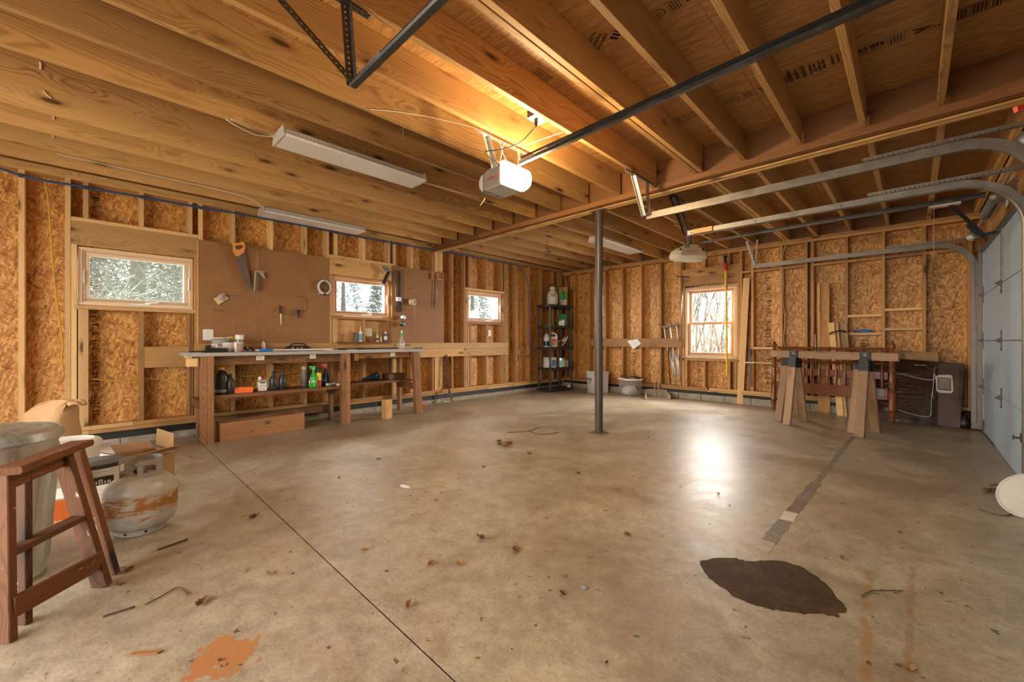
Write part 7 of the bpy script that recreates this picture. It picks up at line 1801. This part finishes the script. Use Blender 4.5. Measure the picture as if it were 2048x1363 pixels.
tA = onZ(176, 886, .60); tB = tA+(lpt-r2t)*1.35
sd_ = Vector((wv.y, -wv.x, 0)); sd_ = sd_ if sd_.dot(Vector((1, -1, 0))) > 0 else -sd_
beam('top_cap', tA-sd_*.03+Vector((0, 0, .0)), tB-sd_*.03, .085, .028, MT['ladder'], sl, ch=.006)
beam('cap_apron', r2t+Vector((0, 0, -.03))+sd_*.012, lpt+Vector((0, 0, -.03))+sd_*.012, .018, .05, MT['ladder'], sl, ch=.002)
def P_(a, b, t): return a.lerp(b, t)
beam('step', P_(rail2b, r2t, .52)-sd_*.0, P_(lpb, lpt, .515)-sd_*.0, .06, .022, MT['ladder'], sl, ch=.003)
beam('bottom_rail', P_(rail2b, r2t, .20)+sd_*.03, P_(lpb, lpt, .20)+sd_*.03, .02, .075, MT['ladder'], sl, ch=.003)
pass
# propane tank
pt = thing('propane_tank', 'rusty white propane tank standing on the floor at the left', 'gas tank', tuple(onZ(283, 1050, 0)))
ctr = ray(283, 1000); ctr.z = 0; ctr = ctr*2.31; ctr.z = 0
lathe('tank_body', ctr, [(.030, .095), (.036, .125), (.055, .146), (.085, .157), (.10, .159), (.22, .159), (.235, .157), (.265, .146), (.29, .125), (.305, .098), (.315, .06), (.318, 0)], MT['tank'], pt, 56, auto=80)
lathe('weld_seam', ctr, [(.155, .1592), (.158, .1602), (.162, .1602), (.165, .1592)], MT['tank'], pt, 56)
lathe('foot_ring', ctr, [(0, .108), (.0, .104), (.004, .104), (.045, .108), (.045, .112), (.004, .109)], MT['tank'], pt, 48)
for a in (-.9, .1, .9):
    q = ctr+Vector((math.cos(a+TH-PI/2)*.1095, math.sin(a+TH-PI/2)*.1095, .02)); turned('foot_hole', q, q+Vector((math.cos(a+TH-PI/2), math.sin(a+TH-PI/2), 0))*.0015, [(0, .007), (.001, .007)], MT['black'], pt, 12)
# collar with hand holes
nC = 40; V = []; F = []
a0, a1 = TH-PI/2+.55, TH-PI/2+2*PI-.62
rr_ = .093
collar_rows = [(.300, 1), (.335, 1), (.375, 1), (.402, 1)]
def cpt(a, z, r): return (r*math.cos(a), r*math.sin(a), z)
for side_ in (rr_, rr_-.004):
    for (z, _) in collar_rows:
        for k in range(nC+1): V.append(cpt(a0+(a1-a0)*k/nC, z, side_))
W = nC+1
for s_ in (0, 1):
    for i in range(3):
        for k in range(nC):
            if i == 1 and (2 <= k <= 6 or 14 <= k <= 26 or 33 <= k <= 37): continue
            b = s_*4*W+i*W+k; F.append((b, b+1, b+W+1, b+W) if s_ == 0 else (b+W, b+W+1, b+1, b))
for k in range(nC): b = 3*W+k; F.append((b, b+1, b+1+4*W, b+4*W))
for k in (0, nC):
    for i in range(3): b = i*W+k; F.append((b, b+W, b+W+4*W, b+4*W))
MT['collar'] = M_plain('grey_collar_enamel', (0.34, 0.32, 0.29), .42, .3, .15, 10)
inworld(mesh('valve_collar', V, F, MT['collar'], None, ctr, auto=50), pt)
lathe('valve_boss', ctr, [(.312, .028), (.325, .026), (.335, .016), (.36, .014)], MT['tan'], pt, 16)
vd = Vector((CT*.35+ST*.9, ST*.35-CT*.9, 0)).normalized()
turned('valve_outlet', ctr+Vector((0, 0, .345)), ctr+vd*.062+Vector((0, 0, .345)), [(0, .014), (.03, .013), (.032, .018), (.06, .017), (.062, .012), (.05, .010)], MT['rust'], pt, 14)
turned('hand_wheel', ctr+Vector((0, 0, .360)), ctr+Vector((0, 0, .374)), [(0, .018), (.002, .030), (.010, .030), (.013, .020)], MT['tan'], pt, 12)
# bucket, small pail, boxes, bag behind
def pail(label, c, r0, r1, h, mat, lid, lidmat, name='bucket', cat='bucket'):
    r = thing(name, label, cat, tuple(c)); lathe('bucket_body', c, [(0, r0-.004), (.004, r0), (h*.9, r1), (h*.9, r1+.006), (h, r1+.004)], MT[mat], r, 32)
    if lid:
        lathe('lid', c, [(h-.012, r1+.008), (h+.004, r1+.008), (h+.006, r1+.002), (h+.001, r1-.006), (h, 0)], MT['white'], r, 36)
        lathe('lid_ring', c, [(h-.014, r1+.010), (h+.006, r1+.010), (h+.009, r1+.005), (h+.006, r1)], MT[lidmat], r, 36)
    return r
c = ray(196, 900); c.z = 0; c = c*2.62; c.z = 0
bkt = pail('white bucket with a black-rimmed lid behind the propane tank', c, .115, .135, .285, 'offw', True, 'dgrey')
fr = -Vector((c.x, c.y, 0)).normalized(); Mf = cols((-fr.y, fr.x, 0), (0, 0, 1), tuple(fr))
prism('printed_label', [(-.07, -.05), (.07, -.05), (.07, .03), (-.07, .03)], .012, Mf, c+fr*.128+Vector((0, 0, .19)), MT['dgrey'], bkt); scrib(bkt, Mf, c+fr*.1352+Vector((0, 0, .19)), .10, .03, MT['white'], 9)
c = ray(210, 950); c.z = 0; c = c*2.42; c.z = 0
sp_ = pail('small grey-white paint pail squeezed between bucket and propane tank', c, .055, .06, .20, 'offw', False, 'offw', 'pail', 'pail')
cbx = thing('open_carton', 'open cardboard carton with raised flaps behind the propane tank', 'carton', (-3.6, .55, 0))
k0 = onZ(262, 905, .16); c = ray(290, 900); c.z = 0; c = c*3.15; c.z = 0
for k in range(4):
    a = .35+k*PI/2; n1 = Vector((math.cos(a), math.sin(a), 0)); t1 = Vector((-n1.y, n1.x, 0))
    beam('carton_side', c+n1*.13-t1*.13+Vector((0, 0, .10)), c+n1*.13+t1*.13+Vector((0, 0, .10)), .004, .20, MT['card'], cbx)
    if k == 1: beam('carton_flap', c+n1*.13-t1*.12+Vector((0, 0, .27)), c+n1*.13+t1*.12+Vector((0, 0, .29)), .004, .13, MT['card'], cbx)
    else: beam('carton_flap', c+n1*.18-t1*.12+Vector((0, 0, .225)), c+n1*.18+t1*.12+Vector((0, 0, .235)), .11, .004, MT['card'], cbx, up=(n1*-.5+Vector((0, 0, 1))).normalized())
wbx2 = thing('white_flat_box', 'flat white box lying behind the black-rimmed bucket', 'box', (-3.9, .3, 0))
c = ray(215, 915); c.z = 0; c = c*3.35; c.z = 0
beam('box_body', c+Vector((-.2, -.12, .09)), c+Vector((.15, .14, .09)), .30, .178, MT['bin'], wbx2, ch=.004); box_f('aqua_patch', c+Vector((.11, -.02, .09)), .09, .10, .004, 'aqua', wbx2)
obx = thing('orange_printed_box', 'box with an orange-red printed lower half behind the stepladder', 'box', (-3.4, -.12, 0))
c = ray(103, 980); c.z = 0; c = c*2.38; c.z = 0
fr = Vector((.87, -.10, 0)).normalized(); tr_ = Vector((-fr.y, fr.x, 0))
beam('box_body', c-tr_*.14+Vector((0, 0, .15)), c+tr_*.14+Vector((0, 0, .15)), .10, .298, MT['tan'], obx, ch=.002)
beam('orange_print', c-tr_*.135+fr*.051+Vector((0, 0, .075)), c+tr_*.135+fr*.051+Vector((0, 0, .075)), .003, .13, MT['boxorange'], obx); beam('white_print', c-tr_*.135+fr*.051+Vector((0, 0, .18)), c+tr_*.135+fr*.051+Vector((0, 0, .18)), .003, .06, MT['paper'], obx)
Mt = cols(tuple(tr_), (0, 0, 1), tuple(fr)); scrib(obx, Mt, c+fr*.0535+tr_*.075+Vector((0, 0, .022)), .11, .012, MT['tape'], 10)
wt = thing('white_lidded_bin', 'white plastic bin top showing between the trash can and the stepladder', 'bin', (-3.5, -.35, 0))
c = ray(133, 880); c.z = 0; c = c*2.78; c.z = 0
lathe('bin_body', c, [(0, .14), (.34, .165)], MT['white'], wt, 28); lathe('bin_lid', c, [(.34, .175), (.365, .175), (.385, .160), (.392, .135), (.384, .125), (.384, .0)], MT['white'], wt, 32)
# paper bag
pb = thing('paper_bag', 'crumpled brown paper bag standing behind the trash can', 'bag', (-4.2, -.25, 0))
c = ray(98, 840); c.z = 0; c = c*3.12; c.z = 0
rows = [(0.0, 1.1, 0, 0), (.18, 1.15, 0, 0), (.36, 1.08, .0, 0), (.46, 1.0, .005, .0), (.53, .86, .03, 0), (.585, .64, .07, 0), (.61, .42, .13, 0), (.605, .34, .18, 0), (.575, .32, .22, 0)]
V = []; F = []; n = 28; rr = random.Random(3)
rx = Vector((CT, ST, 0)); ry = Vector((-ST, CT, 0))
for i, (z, s, ox, oy) in enumerate(rows):
    for k in range(n):
        a = 2*PI*k/n; ca, sa = math.cos(a), math.sin(a)
        px = .155*s*math.copysign(abs(ca)**.5, ca); py = .10*s*math.copysign(abs(sa)**.5, sa)
        j = (0 if i < 2 else .010)*rr.uniform(-1, 1)
        V.append(c+rx*(px+ox+j)+ry*(py+j)+Vector((0, 0, z+(0 if i < 3 else rr.uniform(-.012, .012)))))
for i in range(len(rows)-1):
    for k in range(n): a = i*n+k; b = i*n+(k+1) % n; F.append((a, b, b+n, a+n))
F.append(tuple(range(n-1, -1, -1)))
o = mesh('bag_paper', V, F, MT['kraft'], pb, auto=25); s_ = o.modifiers.new('t', 'SOLIDIFY'); s_.thickness = .002

# ============================================================ FLOOR LITTER
LV = [(0, -.5), (.17, -.40), (.20, -.26), (.34, -.16), (.31, -.02), (.38, .12), (.27, .20), (.22, .36), (.08, .38), (0, .52), (-.10, .36), (-.24, .35), (-.27, .18), (-.38, .08), (-.30, -.04), (-.32, -.2), (-.19, -.26), (-.15, -.40)]
def leafmesh(seedv, curl, mat):
    rr = random.Random(seedv); V = [(0, 0, .02)]; F = []
    for (x, y) in LV:
        h = curl*(x*x*2.2+y*y*.9)+rr.uniform(-.05, .08); V.append((x*(1-curl*.3), y, max(0.0, h)+.01))
    n = len(LV)
    for k in range(n): F.append((0, 1+k, 1+(k+1) % n))
    b = len(V); V += [(-.01, -.48, .03), (.01, -.48, .03), (.03, -.75, .05)]; F.append((b, b+1, b+2))
    me = bpy.data.meshes.new('leaf'); me.from_pydata(V, [], F); me.materials.append(MT[mat]); return me
LMS = [leafmesh(1, 1.2, 'leaf'), leafmesh(2, .5, 'leaf'), leafmesh(3, 1.6, 'leafd'), leafmesh(4, .9, 'leafd')]
SPEC = [(962, 1079, .075, 2, 'curled brown leaf above the pair in the centre foreground'), (1032, 1101, .075, 3, 'ragged curled leaf right of the centre foreground'), (921, 1126, .060, 1, 'flat round tan leaf in the centre foreground'), (862, 1128, .055, 0, 'small rolled tan leaf left of the flat round one'), (729, 1101, .050, 0, 'orange-brown curled leaf close to the floor joint'), (818, 1212, .060, 0, 'golden leaf nearest the floor joint in the foreground'),
        (756, 917, .055, 1, 'small flat leaf beyond the white scrap'), (872, 1001, .040, 0, 'small reddish leaf below the white scrap'), (1059, 909, .065, 2, 'curled leaf right of the leaf pile'), (1157, 946, .050, 3, 'small dark leaf left of the post shadow'), (1686, 1117, .05, 0, 'orange leaf between the wet patch and the rust tracks'), (1255, 1069, .05, 3, 'faint brown leaf in the middle floor'), (404, 1206, .075, 3, 'dark crumbled leaf left of the orange stain'),
        (540, 1147, .045, 0, 'golden leaf left of the floor joint'), (508, 1036, .07, 2, 'brown curled leaf near the joint behind the tank'), (240, 1172, .05, 2, 'small leaf beside the stepladder foot'), (258, 1140, .06, 3, 'leaf fragment behind the stepladder foot'), (678, 955, .04, 3, 'dark leaf crumb on the far middle floor'), (1437, 988, .03, 2, 'tiny red-brown crumb in the window glare'), (1820, 1335, .05, 1, 'pale leaf by the right rust track'), (968, 934, .05, 3, 'small dark leaf above the glare'), (1125, 1190, .05, 2, 'small curled crumb right of centre')]
for i, (u, v, s, m_, lab) in enumerate(SPEC):
    o = bpy.data.objects.new('dry_leaf', LMS[m_]); COL.objects.link(o); o.location = onZ(u, v, 0.0005); o.scale = (s, s, s*.8); o.rotation_euler = (0, 0, random.uniform(0, 6.28)); tag(o, lab, 'leaf', 'dry leaves on the floor')
rr = random.Random(11)
for i in range(46):
    u = rr.uniform(380, 1950); v = rr.uniform(800, 1340)
    if u > 1350 and v > 1100 and u < 1720: continue
    o = bpy.data.objects.new('leaf_crumb', LMS[rr.choice((2, 3, 3, 1))]); COL.objects.link(o); o.location = onZ(u, v, 0.0005); s = rr.uniform(.012, .032); o.scale = (s, s*rr.uniform(.5, 1), s*.7); o.rotation_euler = (0, 0, rr.uniform(0, 6.28)); tag(o, 'tiny dark crumb of dry leaf on the open floor', 'leaf', 'leaf crumbs scattered on the floor')
# pile of leaves
for k in range(16):
    o = bpy.data.objects.new('dry_leaf', LMS[rr.choice((0, 0, 1, 2))]); COL.objects.link(o)
    q = onZ(1011+rr.gauss(0, 9), 887+rr.gauss(0, 2.2), 0.001+.006*(k % 4)); o.location = q; s = rr.uniform(.05, .085); o.scale = (s, s, s); o.rotation_euler = (rr.uniform(-.3, .3) if k % 4 else 0, 0, rr.uniform(0, 6.28)); tag(o, 'dry brown leaf in the small pile left of the post', 'leaf', 'leaves of the small pile')
def twig(label, uvs, r_, zz=.006):
    return tag(tube('twig', [onZ(u, v, zz) for u, v in uvs], r_, MT['twig'], None, 5, 3), label, 'twig')
twig('forked twig lying on the floor left of the post, lower fork', [(1015, 864), (1040, 863), (1058, 861), (1080, 853)], .004)
twig('thin twig crossing the forked one left of the post', [(1056, 861), (1070, 866), (1090, 868), (1118, 864)], .004)
twig('twig bent like a roof in the left foreground', [(290, 1208), (325, 1190), (353, 1174), (365, 1178), (376, 1190)], .0025)
twig('straw-coloured stalk near the propane tank', [(315, 1098), (345, 1088), (376, 1077)], .005)
twig('twig in the lower left with a leaf end', [(205, 1232), (230, 1224), (270, 1212)], .004)
twig('dark stalk on the floor right, before the white lid', [(1960, 1018), (1990, 1027), (2015, 1030), (2040, 1020)], .004)
twig('thin curved stalk crossing the left rust track', [(1722, 1192), (1740, 1182), (1765, 1180), (1805, 1181)], .003)
for k in range(7):
    q0_ = onZ(1970+rr.uniform(-14, 22), 975+rr.uniform(-6, 10), .008); an = rr.uniform(-.4, .5)+TH
    tag(tube('leaf_stalk', [q0_, q0_+Vector((math.cos(an)*.04, math.sin(an)*.04, .006)), q0_+Vector((math.cos(an)*.09, math.sin(an)*.09, 0))], .005, MT['leafd'], None, 5), 'dark bark shred in the little group near the garage door', 'debris', 'bark shreds near the garage door')
tag(prism('white_scrap', [(-.05, -.01), (-.02, -.022), (.03, -.01), (.05, .012), (.02, .02), (-.03, .012)], .006, Matrix.Identity(3), onZ(810, 972, .004), MT['paper'], None), 'small oval white scrap on the floor in the middle left', 'scrap')
tag(lathe('pebble', onZ(1169, 1174, 0), [(0, .014), (.003, .017), (.006, .010), (.007, 0)], MT['mgrey'], None, 12), 'flat grey pebble on the right centre floor', 'pebble')
tag(prism('wood_chip', [(-.05, -.006), (.04, -.008), (.05, .006), (-.04, .008)], .006, Matrix.Rotation(.9, 3, 'Z'), onZ(292, 1305, .004), MT['bench'], None), 'slim wood chip at the lower left beside the stain', 'chip')
